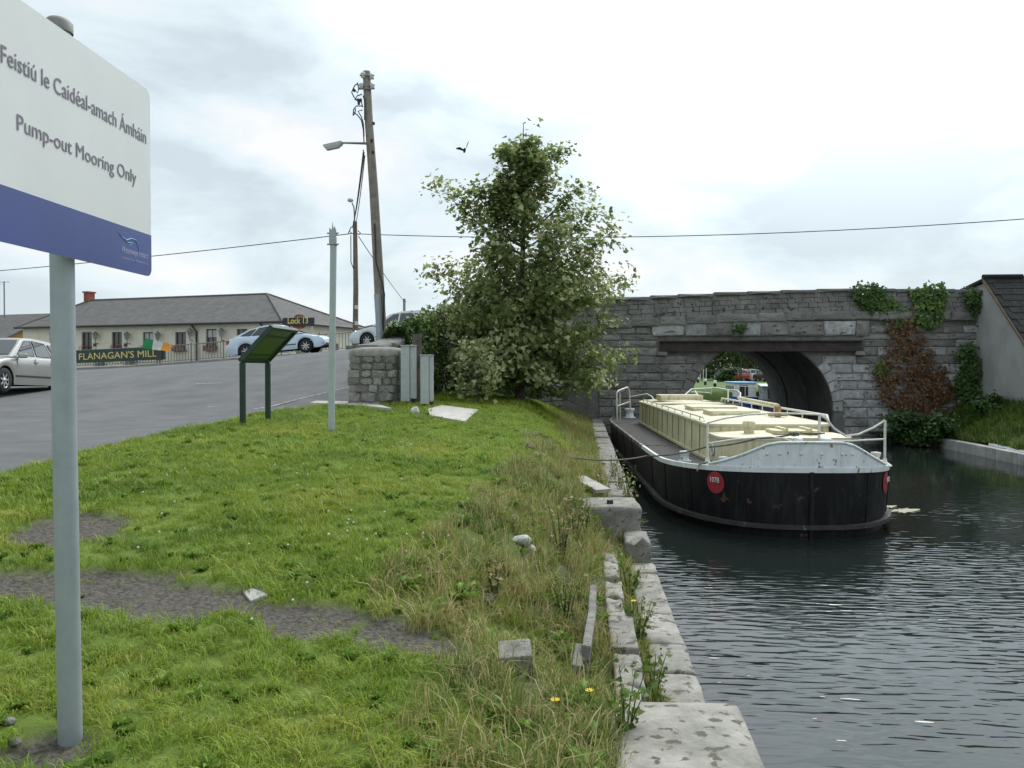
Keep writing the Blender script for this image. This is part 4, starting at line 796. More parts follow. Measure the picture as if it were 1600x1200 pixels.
L0 = on_rail(125); s0 = (L0 - a).length; 
tx = text_obj('lettering', "FLANAGAN'S MILL", .54, m_gold, sb, Matrix.Identity(4), .004, 1.0); wid = max(v.co.x for v in tx.data.vertices); want = (on_rail(247) - L0).length
tx.data.transform(Matrix.Diagonal((want / wid, 1, 1, 1))); tx.data.transform(plane_mtx(nn * .095 + d.normalized() * s0 + up * .40, d.normalized(), up))
mb = MB(); mb.box((0, 0, .55), (.05, .62, .9)); 
pb_ = on_rail(254); bm_ = thing('notice_board', 'small dark notice panel on the railing at the right end of the gold lettering', 'sign', tuple(pb_)); mb = MB(); mb.prism([(-.3, .18), (.05, .18), (.05, .98), (-.3, .98)], nn * .1, d.normalized(), up, nn * .03); mb.build('panel', m_gut, bm_)
# planter tubs behind the railing
for i, px in enumerate((134, 181)):
    p = on_rail(px) - nn * 1.2; mb = MB(); mb.lathe([(.0, 0), (.3, 0), (.38, .5), (.34, .5), (0, .46)], (0, 0, 0), n=12); t_ = thing('planter', 'green shrub in a tub behind the railing, %s of two' % ('left' if i == 0 else 'right'), 'planter', (p.x, p.y, p.z - .55), group='tubs behind the railing'); mb.build('tub', m_gut, t_); n = 240; leaf_cloud('shrub', np.c_[rng.normal(0, .22, n), rng.normal(0, .22, n), .7 + rng.normal(0, .14, n)], rng.normal(0, 1, (n, 3)) + [0, 0, .6], np.full(n, .1), rng.uniform(0, .7, n), m_ivyd, t_, LEAF4)
# hanging flag
fa, fb = at(228, 532, 45.3), at(270, 541, 45.0); fl = thing('tricolour_flag', 'green white and orange flag draped over the railing top', 'flag', tuple(fa)); fd = (fb - fa)
cols3 = [mat('flag_green', (.03, .28, .1), rough=.8), mat('flag_white', (.75, .75, .73), rough=.8), mat('flag_orange', (.8, .33, .06), rough=.8)]
for k, nm in enumerate(('green_stripe', 'white_stripe', 'orange_stripe')):
    mb = MB(); rows = []
    for i in range(5):
        s_ = (k + i / 4) / 3; base = fd * s_ + Vector((0, .04 * math.sin(9 * s_), 0)); h = .42 * (1 - .35 * s_)
        rows.append([base + Vector((-.12 * j, -.1 - .06 * math.sin(6 * s_ + 2 * j), -h * j)) + Vector((0, 0, .02)) for j in (-.25, .1, .45, .8, 1.1)])
    mb.grid(rows); mb.build(nm, cols3[k], fl)
mb = MB(); mb.tube([(0, 0, .08), fd + Vector((0, 0, -.02))], .02, 5); mb.build('flag_pole', m_iron, fl)
# lock sign on two posts
lp = at(472, 520, 43.0); lz0 = 3.2; ls = thing('lock_sign', 'dark board reading Lock 13 in gold letters on two posts above the blue car', 'sign', (lp.x, lp.y, lz0), PANG * .3)
pxm = 43.0 / FOC; zc = EYE + (577 - 503) * pxm - lz0; wd = 52 * pxm; hd = 13 * pxm
mb = MB(); mb.box((-.18, 0, zc), (wd, .06, hd)); mb.build('board', mat('board_navy', (.03, .035, .055), rough=.5), ls)
for s_ in (-.62, .62):
    mb = MB(); mb.tube([(s_ - .1, .06, -.6), (s_ - .1, .06, zc)], .05, 7); mb.build('post', mat('cream_post', (.6, .55, .4), rough=.7), ls)
text_obj('lettering', 'Lock 13', .43, mat('sign_yellow', (.8, .68, .15), rough=.5), ls, plane_mtx((-.78, -.035, zc - .08), (1, 0, 0), (0, 0, 1)), .004, .83, weight=.006)
mb = MB(); mb.lathe([(.0, -.045), (.24, -.03), (.26, 0)], (-.15, -.005, zc + .26), n=18, m=Matrix.Rotation(R(90), 3, 'X') @ Matrix.Diagonal((1.05, .5, 1))); mb.build('crest', mat('crest_orange', (.55, .26, .08), (.3, .1, .04), scale=9, rough=.6), ls)
mb = MB(); mb.lathe([(.0, -.05), (.24, -.04), (.3, 0)], (-.15, -.005, zc - .24), n=18, m=Matrix.Rotation(R(90), 3, 'X') @ Matrix.Diagonal((1.25, .4, 1))); bd = mb.build('badge', mat('badge_red', (.35, .09, .05), (.2, .05, .03), scale=9, rough=.6), ls)

# ================================================================== pump-out mooring sign (nearest thing)
m_galv = mat('galvanised_steel', (.36, .40, .42), (.29, .33, .35), scale=7, rough=.55, metal=.25, bump=.04, streak=(.26, .30, .31), stk=.5, stscale=(6, 6, .4), spots=(.44, .46, .46), spot_s=30, spot_t=.7)
sp = c2w((105 - 800) / FOC * 3.0, 3.0); sz = gz(sp.x, sp.y)
sg = thing('mooring_sign', 'white and blue mooring sign on a grey steel post in the foreground', 'sign', (sp.x, sp.y, sz)); so = (sp.x, sp.y, sz)
mb = MB(); ptz = EYE + (577 - 40) / FOC * 3.0; mb.tube([(sp.x, sp.y, sz - .15), (sp.x - .012, sp.y, sz + 1.2), (sp.x - .02, sp.y, ptz)], .041, 28, cap=False); mb.build('post', m_galv, sg, off=so)
mb = MB(); mb.lathe([(.048, -.035), (.048, 0), (.034, .014), (0, .02)], (sp.x - .02, sp.y, ptz), n=24); mb.build('post_cap', mat('grey_plastic', (.22, .22, .21), rough=.6), sg, off=so)
bd_dir = c2w(.0388, 1.0).normalized(); bd_o = c2w(-1.55 + .0388 * (3.51 - 3), 3.51); nrm = Vector((bd_dir.y, -bd_dir.x, 0)); upv = Vector((0, 0, 1))
left = -bd_dir     # along the board from its far (right) edge towards the camera (left)
BW, BZ0, BZ1 = 1.36, 2.822, 3.605
def rrect(w, z0, z1, r, n=6):
    pts = []
    for cx, cz, a0 in ((r, z0 + r, 180), (w - r, z0 + r, 270), (w - r, z1 - r, 0), (r, z1 - r, 90)):
        pts += [(cx + r * math.cos(R(a0 + 90 * i / n)), cz + r * math.sin(R(a0 + 90 * i / n))) for i in range(n + 1)]
    return pts
m_sgw = mat('sign_white', (.68, .70, .69), (.64, .66, .65), scale=3, rough=.45); m_sgb = mat('sign_blue', (.055, .08, .26), (.045, .065, .21), scale=2, rough=.3); m_ink = mat('sign_ink', (.22, .20, .25), rough=.6); m_lg = mat('logo_blue', (.16, .42, .62), rough=.4); m_lgw = mat('logo_pale', (.36, .38, .52), rough=.4)
mb = MB(); mb.prism([(p[0], p[1]) for p in rrect(BW, BZ0, BZ1, .035)], bd_o, left, upv, -nrm * .004); bo = mb.build('sign_board', m_sgw, sg, off=so)
zb1 = 2.997; rr_ = rrect(BW, BZ0, BZ1, .035); bandp = [p for p in rr_ if p[1] < BZ0 + .036]; bandp = [(0, zb1)] + bandp + [(BW, zb1)]
mb = MB(); mb.prism(bandp, bd_o + nrm * .0003, left, upv, nrm * .0012); mb.build('blue_band', m_sgb, bo, off=so)
def sgt(nm, s_, D0, D1, z, size, m_, weight=0.0):
    p0 = c2w(-1.55 + .0388 * (D0 - 3), D0, z) + nrm * .0018 - Vector(so); tx = text_obj(nm, s_, size, m_, bo, Matrix.Identity(4), .0004, 1, weight=weight); wd = max(v.co.x for v in tx.data.vertices)
    tx.data.transform(Matrix.Diagonal(((D1 - D0) / wd, 1, 1, 1))); tx.data.transform(plane_mtx(p0, bd_dir, upv)); return tx
sgt('lettering', 'Feisti\u00fa le Caid\u00e9al-amach \u00c1mh\u00e1in', 2.543, 3.472, 3.372, .080, m_ink)
sgt('lettering', 'Pump-out Mooring Only', 2.617, 3.386, 3.187, .074, m_ink)
sgt('logo_lettering', 'Waterways Ireland', 3.262, 3.478, 2.893, .036, m_lgw)
sgt('logo_lettering', 'Uiscebheala\u00ed \u00c9ireann  Watterweys Airlann', 3.262, 3.478, 2.868, .014, m_lgw)
mb = MB(); P0 = lambda D, z: c2w(-1.55 + .0388 * (D - 3), D, z) + nrm * .0022
mb.tube([P0(3.235, 2.968), P0(3.265, 2.950), P0(3.30, 2.945), P0(3.34, 2.957), P0(3.375, 2.955), P0(3.395, 2.935), P0(3.403, 2.915)], [.001, .0022, .0025, .0025, .0022, .0018, .001], 5)
mb.tube([P0(3.275, 2.944), P0(3.31, 2.936), P0(3.35, 2.940), P0(3.335, 2.931), P0(3.325, 2.927)], [.001, .002, .0022, .002, .001], 5); mb.build('logo_wave', m_lg, bo, off=so)
for zc in (2.95, 3.48):
    mb = MB(); c_ = Vector((sp.x - .018, sp.y, zc)); mb.lathe([(.0455, -.018), (.048, -.018), (.048, .018), (.0455, .018)], c_, n=20); q_ = c_ + nrm * .065; mb.box(q_, (.03, .06, .035), rz=YAW); mb.build('post_clip', m_galv, sg, off=so)

# ================================================================== information lectern
m_dgrn = mat('dark_green_paint', (.018, .045, .032), (.012, .032, .023), scale=8, rough=.45, bump=.03)
p1, p2 = at(379, 665, 12.5), at(418.5, 655, 13.5); p1.z = gz(p1.x, p1.y); p2.z = gz(p2.x, p2.y)
lc = thing('information_lectern', 'dark green information lectern on two posts at the road edge', 'information board', tuple(p1)); lo = tuple(p1)
zt = EYE + (577 - 567) / FOC * 12.5; zt = p1.z + (zt - p1.z)
for p in (p1, p2):
    mb = MB(); mb.box((p.x, p.y, (p.z - .1 + zt) / 2), (.075, .075, zt - p.z + .1), rz=YAW, bev=.006); mb.build('post', m_dgrn, lc, off=lo)
# tilted panel; local axes: u along posts, v up the slope
ud = Vector((p2.x - p1.x, p2.y - p1.y, 0)).normalized(); vd0 = at(430, 513, 12.55) - at(379, 568, 12.5); vd = vd0.normalized(); vd = (vd - ud * vd.dot(ud) * 0).normalized()
LU_ = (p2 - p1).length + .12; LV = vd0.length; a0 = Vector((p1.x, p1.y, zt)) - ud * .06; nn = ud.cross(vd).normalized(); nn = nn if nn.z > 0 else -nn
for (s0, s1, t0, t1) in ((0, LU_, 0, .05), (0, LU_, LV - .05, LV), (0, .05, .05, LV - .05), (LU_ - .05, LU_, .05, LV - .05)):
    mb = MB(); mb.prism([(s0, t0), (s1, t0), (s1, t1), (s0, t1)], a0, ud, vd, nn * .07); mb.build('frame', m_dgrn, lc, off=lo)
mb = MB(); mb.prism([(.05, .05), (LU_ - .05, .05), (LU_ - .05, LV - .05), (.05, LV - .05)], a0 + nn * .03, ud, vd, nn * .012); mb.build('panel', mat('panel_green', (.045, .085, .022), (.03, .06, .018), scale=3, rough=.3), lc, off=lo)
for t0 in (.14, LV - .2):
    mb = MB(); mb.prism([(.05, t0), (LU_ - .05, t0), (LU_ - .05, t0 + .018), (.05, t0 + .018)], a0 + nn * .018, ud, vd, nn * .012); mb.build('batten', m_dgrn, lc, off=lo)

# ================================================================== thin pole on the lawn
tp = at(517, 675, 12.0); tp.z = gz(tp.x, tp.y); tt = at(522, 372, 12.0)
pole = thing('steel_pole', 'slim grey steel pole with a broken bracket on top, on the lawn', 'pole', tuple(tp))
mb = MB(); mb.tube([Vector((0, 0, -.1)), Vector((tt.x - tp.x, tt.y - tp.y, tt.z - tp.z))], .047, 16); mb.build('shaft', mat('pole_paint', (.40, .46, .46), (.34, .40, .40), scale=6, rough=.55, bump=.03), pole)
top = tt - tp; mb = MB(); mb.prism([(-.05, -.1), (.05, -.1), (.055, .1), (.03, .16), (.01, .1), (0.005, .22), (-.012, .1), (-.045, .14)], top + Vector((0, -.06, 0)), (1, 0, 0), (0, 0, 1), (0, .02, 0)); mb.build('bracket', m_galv, pole)
for dz in (-.1, .06):
    mb = MB(); mb.tube([top + Vector((-.085, -.03, dz)), top + Vector((.085, -.03, dz))], .012, 6); mb.lathe([(.05, -.015), (.054, -.015), (.054, .015), (.05, .015)], top + Vector((0, 0, dz)), n=14); mb.build('clamp', m_galv, pole)
mb = MB(); mb.lathe([(.12, 0), (.10, .02), (.05, .03)], (0, 0, -.005), n=10); mb.build('base_collar', mat('tar_black', (.04, .04, .04), rough=.9), pole)

# ================================================================== poles and wires
m_wood = mat('pole_wood', (.30, .27, .23), (.19, .17, .15), scale=5, rough=.9, bump=.3, streak=(.14, .12, .1), stk=.6, stscale=(8, 8, .2)); m_black = mat('black_cable', (.035, .035, .037), rough=.6); m_cer = mat('insulator_white', (.6, .6, .58), rough=.3); m_lampb = mat('lamp_body', (.5, .52, .52), rough=.5)
D1 = 22.0; b1 = at(600, 545, D1); t1 = at(574, 115, D1); b1.z = 2.1
up1 = thing('utility_pole', 'tall leaning wooden utility pole with a lamp arm and looped cables', 'utility pole', tuple(b1)); f1 = lambda px, py, dd=0.0: at(px, py, D1 + dd) - b1
mb = MB(); mb.tube([Vector((0, 0, -.3)), f1(593, 450), f1(585, 300), f1(578, 200), f1(574, 115)], [.145, .135, .118, .108, .10], 14); mb.build('shaft', m_wood, up1)
mb = MB(); mb.tube([f1(595, 545, -.17), f1(589.5, 460, -.17)], .085, 12); mb.build('cable_guard', m_galv, up1)
mb = MB(); mb.tube([f1(597, 560, -.13), f1(601, 460, -.16), f1(597, 440, -.2), f1(588, 410, -.2), f1(586, 350, -.13)], .022, 6); mb.build('riser_cable', m_black, up1)
mb = MB(); mb.tube([f1(573, 226, -.1), f1(535, 225, -.6)], [.035, .025], 7); mb.build('lamp_arm', m_iron, up1)
la, lb = f1(536, 226, -.6), f1(508, 231, -.85); mb = MB(); ld = (lb - la); mb.prism([(0, .0), (ld.length, -.02), (ld.length, -.07), (ld.length * .9, -.11), (.05, -.1), (0, -.05)], la + Vector((0, -.1, .05)), ld.normalized(), (0, 0, 1), (0, .2, 0)); lh = mb.build('lamp_head', m_lampb, up1)
mb = MB(); mb.prism([(.06, -.1), (ld.length * .9, -.112), (ld.length * .86, -.15), (.1, -.14)], la + Vector((0, -.08, .05)), ld.normalized(), (0, 0, 1), (0, .16, 0)); mb.build('lamp_lens', m_lampg, lh)
for (px, py) in ((566, 137), (583, 137), (569, 120), (582, 122)):
    mb = MB(); mb.lathe([(0, -.09), (.07, -.07), (.05, -.02), (.08, .02), (.05, .06), (0, .09)], f1(px, py, -.1), n=8); mb.build('insulator', m_cer, up1)
for py, w in ((121, 11), (142, 12)):
    cx = 574.5; mb = MB(); mb.tube([f1(cx - w, py, -.13), f1(cx + w, py - .5, -.13)], .02, 5); mb.build('cross_bolt', m_iron, up1)
loops = [[(561, 133), (556, 136), (553, 142), (551, 147), (555, 155), (561, 160), (567, 158)], [(560, 132), (562, 142), (560, 148), (556, 143)], [(567, 150), (560, 152), (556, 158), (566, 162), (568, 170)], [(569, 152), (571, 160), (571, 190)], [(568, 168), (558, 168), (554, 173), (553, 183), (556, 180), (557, 172)], [(568, 174), (561, 176), (566, 185), (569, 195), (570, 215)], [(554, 178), (560, 182), (566, 190), (569, 205), (570, 225)]]
for l_ in loops:
    mb = MB(); mb.tube([f1(px, py, -.14) for px, py in l_], .016, 5); mb.build('jumper_cable', m_black, up1)
for px, py in ((555, 144), (561, 159), (565, 159), (562, 164), (585, 195), (582, 221), (584, 239)):
    mb = MB(); mb.lathe([(0, -.05), (.035, -.03), (.035, .03), (0, .05)], f1(px, py, -.12), n=6); mb.build('cable_clamp', m_black, up1)
D2 = 42.0; b2 = at(555, 545, D2); b2.z = 3.2; t2 = at(555, 347, D2)
up2 = thing('utility_pole', 'straight brown utility pole with a curved lamp on its top, behind the leaning one', 'utility pole', tuple(b2)); f2 = lambda px, py, dd=0.0: at(px, py, D2 + dd) - b2
mb = MB(); mb.tube([Vector((0, 0, -.3)), f2(556.5, 450), f2(555.5, 347)], [.15, .13, .105], 10); mb.build('shaft', mat('pole_wood_brown', (.22, .165, .12), (.13, .1, .08), scale=5, rough=.9, bump=.3), up2)
mb = MB(); mb.tube([f2(555, 350), f2(554.5, 335), f2(554, 325), f2(551, 318)], .035, 6); mb.build('lamp_arm', m_iron, up2)
mb = MB(); mb.lathe([(0, -.09), (.11, -.06), (.16, 0), (.13, .09), (0, .13)], f2(548.5, 314.5), n=10, m=Matrix.Diagonal((1, 1, 1))); mb.build('lamp_head', m_lampb, up2)
for py in (466, 491): mb = MB(); mb.box(f2(557, py + 14, -.16), (.17, .02, .2)); mb.build('tag_plate', m_cer, up2)
for l_ in ([(551, 366), (547, 362), (545, 366), (549, 356), (553, 354)], [(560, 361), (564, 365), (561, 368)], [(549, 368), (549, 410), (553, 420)]):
    mb = MB(); mb.tube([f2(px, py, -.13) for px, py in l_], .025, 5); mb.build('jumper_cable', m_black, up2)
D3 = 75; b3 = at(632, 500, D3); up3 = thing('utility_pole', 'short distant utility pole seen just over the ivy by the silver estate car', 'utility pole', (b3.x, b3.y, 3)); mb = MB(); mb.tube([Vector((0, 0, -1)), at(632, 467, D3) - Vector((b3.x, b3.y, 3))], .12, 7); mb.build('shaft', m_wood, up3); mb = MB(); mb.tube([at(630, 469, D3) - Vector((b3.x, b3.y, 3)), at(635, 472, D3) - Vector((b3.x, b3.y, 3))], .04, 5); mb.build('cross_arm', m_iron, up3)
def wire(label, a, c, sag, r=.016, n=24, nm='overhead_wire'):
    mb = MB(); mb.tube([a.lerp(c, i / n) - Vector((0, 0, sag * 4 * (i / n) * (1 - i / n))) for i in range(n + 1)], r, 5); return tag(mb.build(nm, m_black), label, 'wire')
wire('overhead wire running left from the brown pole past the mooring sign', at(555, 365, D2), at(-120, 433, 56), .15, .024)
wire('long overhead wire running right over the tree and the bridge', at(555, 366, D2), at(1760, 330, 34), .55, .021)
for i, (pa_, pb_) in enumerate((((570, 240), (553, 350)), ((571, 245), (556, 352)), ((569, 236), (551, 357)))):
    wire(('left', 'right', 'lowest')[i] + ' of the wires slanting from the leaning pole to the brown pole', at(*pa_, D1), at(*pb_, D2), .25, .016)
wire('thin stay wire slanting down from the brown pole to the far short pole', at(561, 370, D2), at(631, 470, D3), .1, .022)
# ================================================================== cabinets, slab, loose stones
m_cab = mat('cabinet_galvanised', (.43, .47, .48), (.36, .40, .41), scale=9, rough=.5, metal=.2, bump=.03, spots=(.5, .53, .53), spot_s=30, spot_t=.68)
for nm, (pxl, pxr, pym, pyt, pyb, dd), lb_ in (('cabinet', (627, 650, 641, 541, 627, 17.6), 'taller grey steel utility cabinet beside the stone pier'), ('cabinet', (657.5, 677, 671, 556, 631, 17.2), 'shorter grey steel utility cabinet on the right of the pair')):
    bl_, br_ = at(pxl, pyb, dd), at(pxr, pyb, dd); w = (br_ - bl_).length; zt_ = EYE + (577 - pyt) / FOC * dd; zb_ = EYE + (577 - pyb) / FOC * dd; c_ = (bl_ + br_) / 2; g_ = gz(c_.x, c_.y)
    cb = thing(nm, lb_, 'cabinet', (c_.x, c_.y, g_), YAW, 'utility cabinets')
    wl_ = w * (pym - pxl) / (pxr - pxl); wr_ = w - wl_
    mb = MB(); mb.box((-w / 2 + wl_ / 2, 0, (zt_ + zb_) / 2 - g_), (wl_ - .004, .2, zt_ - zb_), bev=.008); bd_ = mb.build('body', m_cab, cb)
    mb = MB(); mb.box((w / 2 - wr_ / 2, .03, (zt_ + zb_) / 2 - g_ + .03), (wr_ - .004, .2, zt_ - zb_ - .06), bev=.008); mb.build('side_box', m_cab, cb)
    mb = MB(); mb.box((0, 0, zt_ - g_ + .012), (w + .02, .25, .02), bev=.006); mb.build('lid', m_cab, cb)
    for x_ in (-w / 4, w / 3): mb = MB(); mb.box((x_, .05, (zb_ - g_) / 2 - .02), (.07, .1, zb_ - g_ + .1)); mb.build('leg', mat('tar_black', (.04, .04, .04)), cb)
def slab_thing(name, label, cat, pxs, z, th, m, lift=.03):
    P = [atz(px, py, z) for px, py in pxs]; c_ = sum(P, Vector()) / len(P); zz = max(gz(p.x, p.y) for p in P) * .5 + gz(c_.x, c_.y) * .5 + lift; n_ = len(P); T_ = [Vector((p.x - c_.x, p.y - c_.y, gz(p.x, p.y) + lift - zz)) for p in P]; mb = MB(); mb.add(T_ + [v - Vector((0, 0, th)) for v in T_], [tuple(range(n_))] + [(i, (i + 1) % n_, n_ + (i + 1) % n_, n_ + i) for i in range(n_)]); o = mb.build(name, m); o.location = (c_.x, c_.y, zz); return tag(o, label, cat)
slab_thing('concrete_slab', 'flat concrete slab set in the lawn right of the cabinets', 'slab', [(668, 639), (690, 635), (747, 637), (726, 648), (672, 644)], 1.65, .12, mat('pale_concrete', (.5, .48, .44)), .035)
def boulder(name, label, cat, p, d, seed, m, rz=0.0):
    bm = bmesh.new(); bmesh.ops.create_icosphere(bm, subdivisions=2, radius=.5); r_ = random.Random(seed)
    ks = [(Vector((r_.uniform(-1, 1), r_.uniform(-1, 1), r_.uniform(-1, 1))).normalized(), r_.uniform(.28, .42)) for _ in range(9)]
    for v in bm.verts:
        for n_, dd in ks:
            e_ = v.co.dot(n_) - dd
            if e_ > 0: v.co -= n_ * e_
        v.co = Vector((v.co.x * d[0], v.co.y * d[1], v.co.z * d[2]))
    me = bpy.data.meshes.new(name); bm.to_mesh(me); bm.free(); return tag(ob(name, me, m, None, p, (0, 0, rz)), label, cat)
m_wst = mat('white_stone', (.55, .55, .53), (.38, .38, .36), scale=8, rough=.9, bump=.3)
p = atz(649, 640, 1.68); boulder('stone', 'white pointed stone lying between the two cabinets', 'stone', (p.x, p.y, gz(p.x, p.y) + .06), (.2, .15, .2), 3, m_wst)
p = atz(395, 900, 1.26); slab_thing('concrete_patch', 'small pale concrete scrap showing through the turf', 'slab', [(378, 898), (392, 894), (412, 897), (416, 905), (390, 907)], 1.26, .05, m_wst, .015)
p = atz(18, 1168, 1.1); boulder('stone', 'pale pebble lying left of the sign post foot', 'stone', (p.x, p.y, gz(p.x, p.y) + .015), (.05, .04, .035), 5, m_copd)
p = atz(8, 1145, 1.1); boulder('stone', 'half buried grey pebble behind the pale one by the sign post', 'stone', (p.x, p.y, gz(p.x, p.y) + .01), (.07, .05, .03), 6, m_copd)
for i, (px, py, z_, s_, l_) in enumerate(((815, 862, 1.0, .17, 'white rubble lump on the weedy slope'), (803, 835, 1.05, .14, 'dark rubble lump above the white one on the weedy slope'), (830, 872, .95, .11, 'small rubble chip below the white lump on the slope'), (760, 930, 1.0, .12, 'grey stone half hidden in weeds above the upright flagstone'), (1000, 1003, .6, .06, 'flat pebble lying on the inner kerb stones'), (1018, 1001, .55, .045, 'little stone in the gap between the two rows of coping'))):
    p = atz(px, py, z_); boulder('rubble_stone', l_, 'stone', (p.x, p.y, gz(p.x, p.y) + s_ * .2), (s_, s_ * .8, s_ * .6), 20 + i, m_wst if i in (0, 2) else m_copd, i)
p = atz(803, 1050, .98); mb = MB(); mb.box((0, 0, -.06), (.165, .2, .24), bev=.012); o = mb.build('concrete_block', m_copd); o.location = (p.x, p.y + .1, gz(p.x, p.y) + .03); o.rotation_euler = (.1, -.08, .12); tag(o, 'square concrete block sunk in the grass near the quay', 'block')
# upright flagstones by the quay
for (pa_, pb_, h_, l_) in (((908, 1065), (921, 985), .20, 'upright thin flagstone edging, nearer piece'), ((919, 990), (922, 945), .17, 'upright thin flagstone edging, farther piece'), ((893, 1082), (900, 1040), .16, 'leaning flagstone splinter beside the upright edging')):
    a, c = atz(*pa_, .80), atz(*pb_, .80); dv = (c - a); dv.z = 0; zg = min(gz(a.x, a.y), gz(c.x, c.y)); mb = MB(); mb.box((0, 0, 0), (.05, dv.length * .9, h_ + .28), bev=.012)
    o = mb.build('flagstone', m_copd); o.location = ((a + c) / 2).to_2d().to_3d() + Vector((0, 0, zg + h_ / 2 + .02)); o.rotation_euler = (0, .12, math.atan2(-dv.x, dv.y)); tag(o, l_, 'flagstone')
# plank
a, c = at(903, 747, 10.6), at(943, 768, 10.1); dv = c - a; mb = MB(); q_ = dv.to_track_quat('X', 'Z').to_matrix(); mb.box((0, 0, 0), (dv.length, .22, .05), m=q_, bev=.006); o = mb.build('plank', mat('weathered_plank', (.42, .40, .36), (.3, .28, .25), scale=5, rough=.9, bump=.2)); o.location = (a + c) / 2; tag(o, 'weathered grey plank lying on the bank behind the mooring block', 'plank')
mb = MB(); mb.tube([(0, 0, -.1), (.02, 0, .1)], .018, 6); p = atz(822, 712, 1.33); o = mb.build('mooring_pin', m_iron); o.location = (p.x, p.y, gz(p.x, p.y)); tag(o, 'iron mooring pin in the grass at the end of the bow rope', 'mooring pin')
p = atz(969, 790, .93); mb = MB(); mb.box((0, 0, .02), (.07, .05, .05), bev=.01); o = mb.build('iron_staple', m_black); o.location = (.33, 9.25, .93); tag(o, 'small rusty iron stub on top of the mooring block', 'fitting')
# bird
bpnt = at(726, 237, 42); bi = thing('bird', 'dark bird flying left of the tree top with raised wings', 'bird', tuple(bpnt), R(-80)); m_bird = mat('bird_black', (.03, .03, .032), rough=.7)
mb = MB(); mb.tube([(-.3, 0, .0), (-.2, 0, .0), (-.05, 0, .0), (.12, 0, .02), (.22, 0, .04), (.3, 0, .035)], [.05, .03, .075, .07, .045, .006], 8); mb.build('body', m_bird, bi)
for s_, top_ in ((1, (.05, .22, .48)), (-1, (.02, -.42, .12))):
    tip = Vector(top_); r0 = Vector((.1, s_ * .05, .04)); r1 = Vector((-.14, s_ * .05, .03)); mid0 = r0.lerp(tip, .5) + Vector((.08, 0, .06)); mid1 = r1.lerp(tip, .5) + Vector((-.06, 0, .0)); mb = MB(); mb.grid([[r0, r1], [mid0, mid1], [tip, tip + Vector((-.12, 0, -.03))]]); mb.grid([[r0 - Vector((0, 0, .02)), r1 - Vector((0, 0, .02))], [mid0 - Vector((0, 0, .015)), mid1 - Vector((0, 0, .015))], [tip, tip + Vector((-.12, 0, -.03))]]); mb.build('wing', m_bird, bi)

# ================================================================== moored barge
BA = math.atan((907 - 850) / FOC)                         # boat axis relative to the canal
bq = Matrix.Rotation(BA, 3, 'Z'); bo_ = bq @ Vector((3.85, 12.0, 0))
barge = thing('canal_barge', 'long black canal barge with cream cabin and white bow, moored to the bank', 'barge', tuple(bo_), BA)
m_hull = mat('hull_black', (.011, .012, .014), (.007, .008, .009), scale=3, rough=.5, spec=.2, bump=.12, bscale=6, spots=(.09, .055, .04), spot_s=6, spot_t=.67, streak=(.045, .047, .047), stk=.6, stscale=(2, 2, .3))
m_deck = mat('deck_black', (.065, .063, .062), (.04, .04, .04), scale=6, rough=.9, bump=.2)
m_white = mat('barge_white', (.72, .77, .79), (.60, .65, .66), scale=4, rough=.5, bump=.06, spots=(.30, .18, .1), spot_s=12, spot_t=.66, streak=(.42, .40, .35), stk=.6, stscale=(4, 4, .5))
m_crm = mat('barge_cream', (.67, .63, .44), (.55, .51, .33), scale=3, rough=.55, bump=.05, streak=(.27, .26, .08), stk=.95, stscale=(3.5, 3.5, .22), spots=(.35, .2, .1), spot_s=9, spot_t=.74)
m_roof = mat('barge_roof', (.60, .565, .42), (.49, .455, .32), scale=2.5, rough=.6, bump=.06, spots=(.42, .37, .22), spot_s=4, spot_t=.6)
m_rail = mat('rail_white', (.72, .72, .66), (.56, .55, .47), scale=9, rough=.5, spots=(.36, .22, .12), spot_s=12, spot_t=.68)
m_rustb = mat('strake_steel', (.055, .05, .048), (.03, .028, .027), scale=5, rough=.7, bump=.3, spots=(.10, .16, .18), spot_s=8, spot_t=.66)
HB, LB, LT = 1.83, 2.7, 16.3
def plan():
    pts = []
    for i in range(15):
        u = (i / 14) ** 1.6; y = LB * u; pts.append((HB * (max(0, 1 - (1 - u) ** 2)) ** .40, y))
    for y in (3.6, 5, 7, 9, 11, 12.5): pts.append((HB, y))
    for i in range(1, 11):
        u = i / 10; y = 12.5 + (LT - 12.5) * math.sin(u * math.pi / 2); pts.append((HB * (1 - .92 * (1 - math.cos(u * math.pi / 2)) ** 1.3), y))
    return pts
PLN = plan(); sheer = lambda y: .86 + .15 * math.exp(-y / 1.8) + .05 * max(0, (y - 13) / 3)
def side(fw, zf, dy=0.0):
    Rr = [Vector((x * fw, y * (1) + dy, zf(y))) for x, y in PLN]; Ll = [Vector((-p.x, p.y, p.z)) for p in Rr]; return Ll[::-1] + Rr[(1 if PLN[0][0] < 1e-6 else 0):]
rows = [side(.90, lambda y: -.5, .12), side(.955, lambda y: -.02, .05), side(.975, lambda y: .2, .025), side(.99, lambda y: .55, .0), side(1.0, lambda y: sheer(y) - .075, 0), side(1.0, lambda y: sheer(y), 0)]
mb = MB(); mb.grid(rows); mb.build('hull', m_hull, barge)
mb = MB(); nP = len(PLN)
st = [side(1.0, lambda y: sheer(y) - .012)]; Sx = st[0]; n2 = len(Sx)
mb.add(Sx, [(i, i + 1, n2 - 2 - i, n2 - 1 - i) for i in range(n2 // 2 - 1)]); mb.build('deck', m_deck, barge)
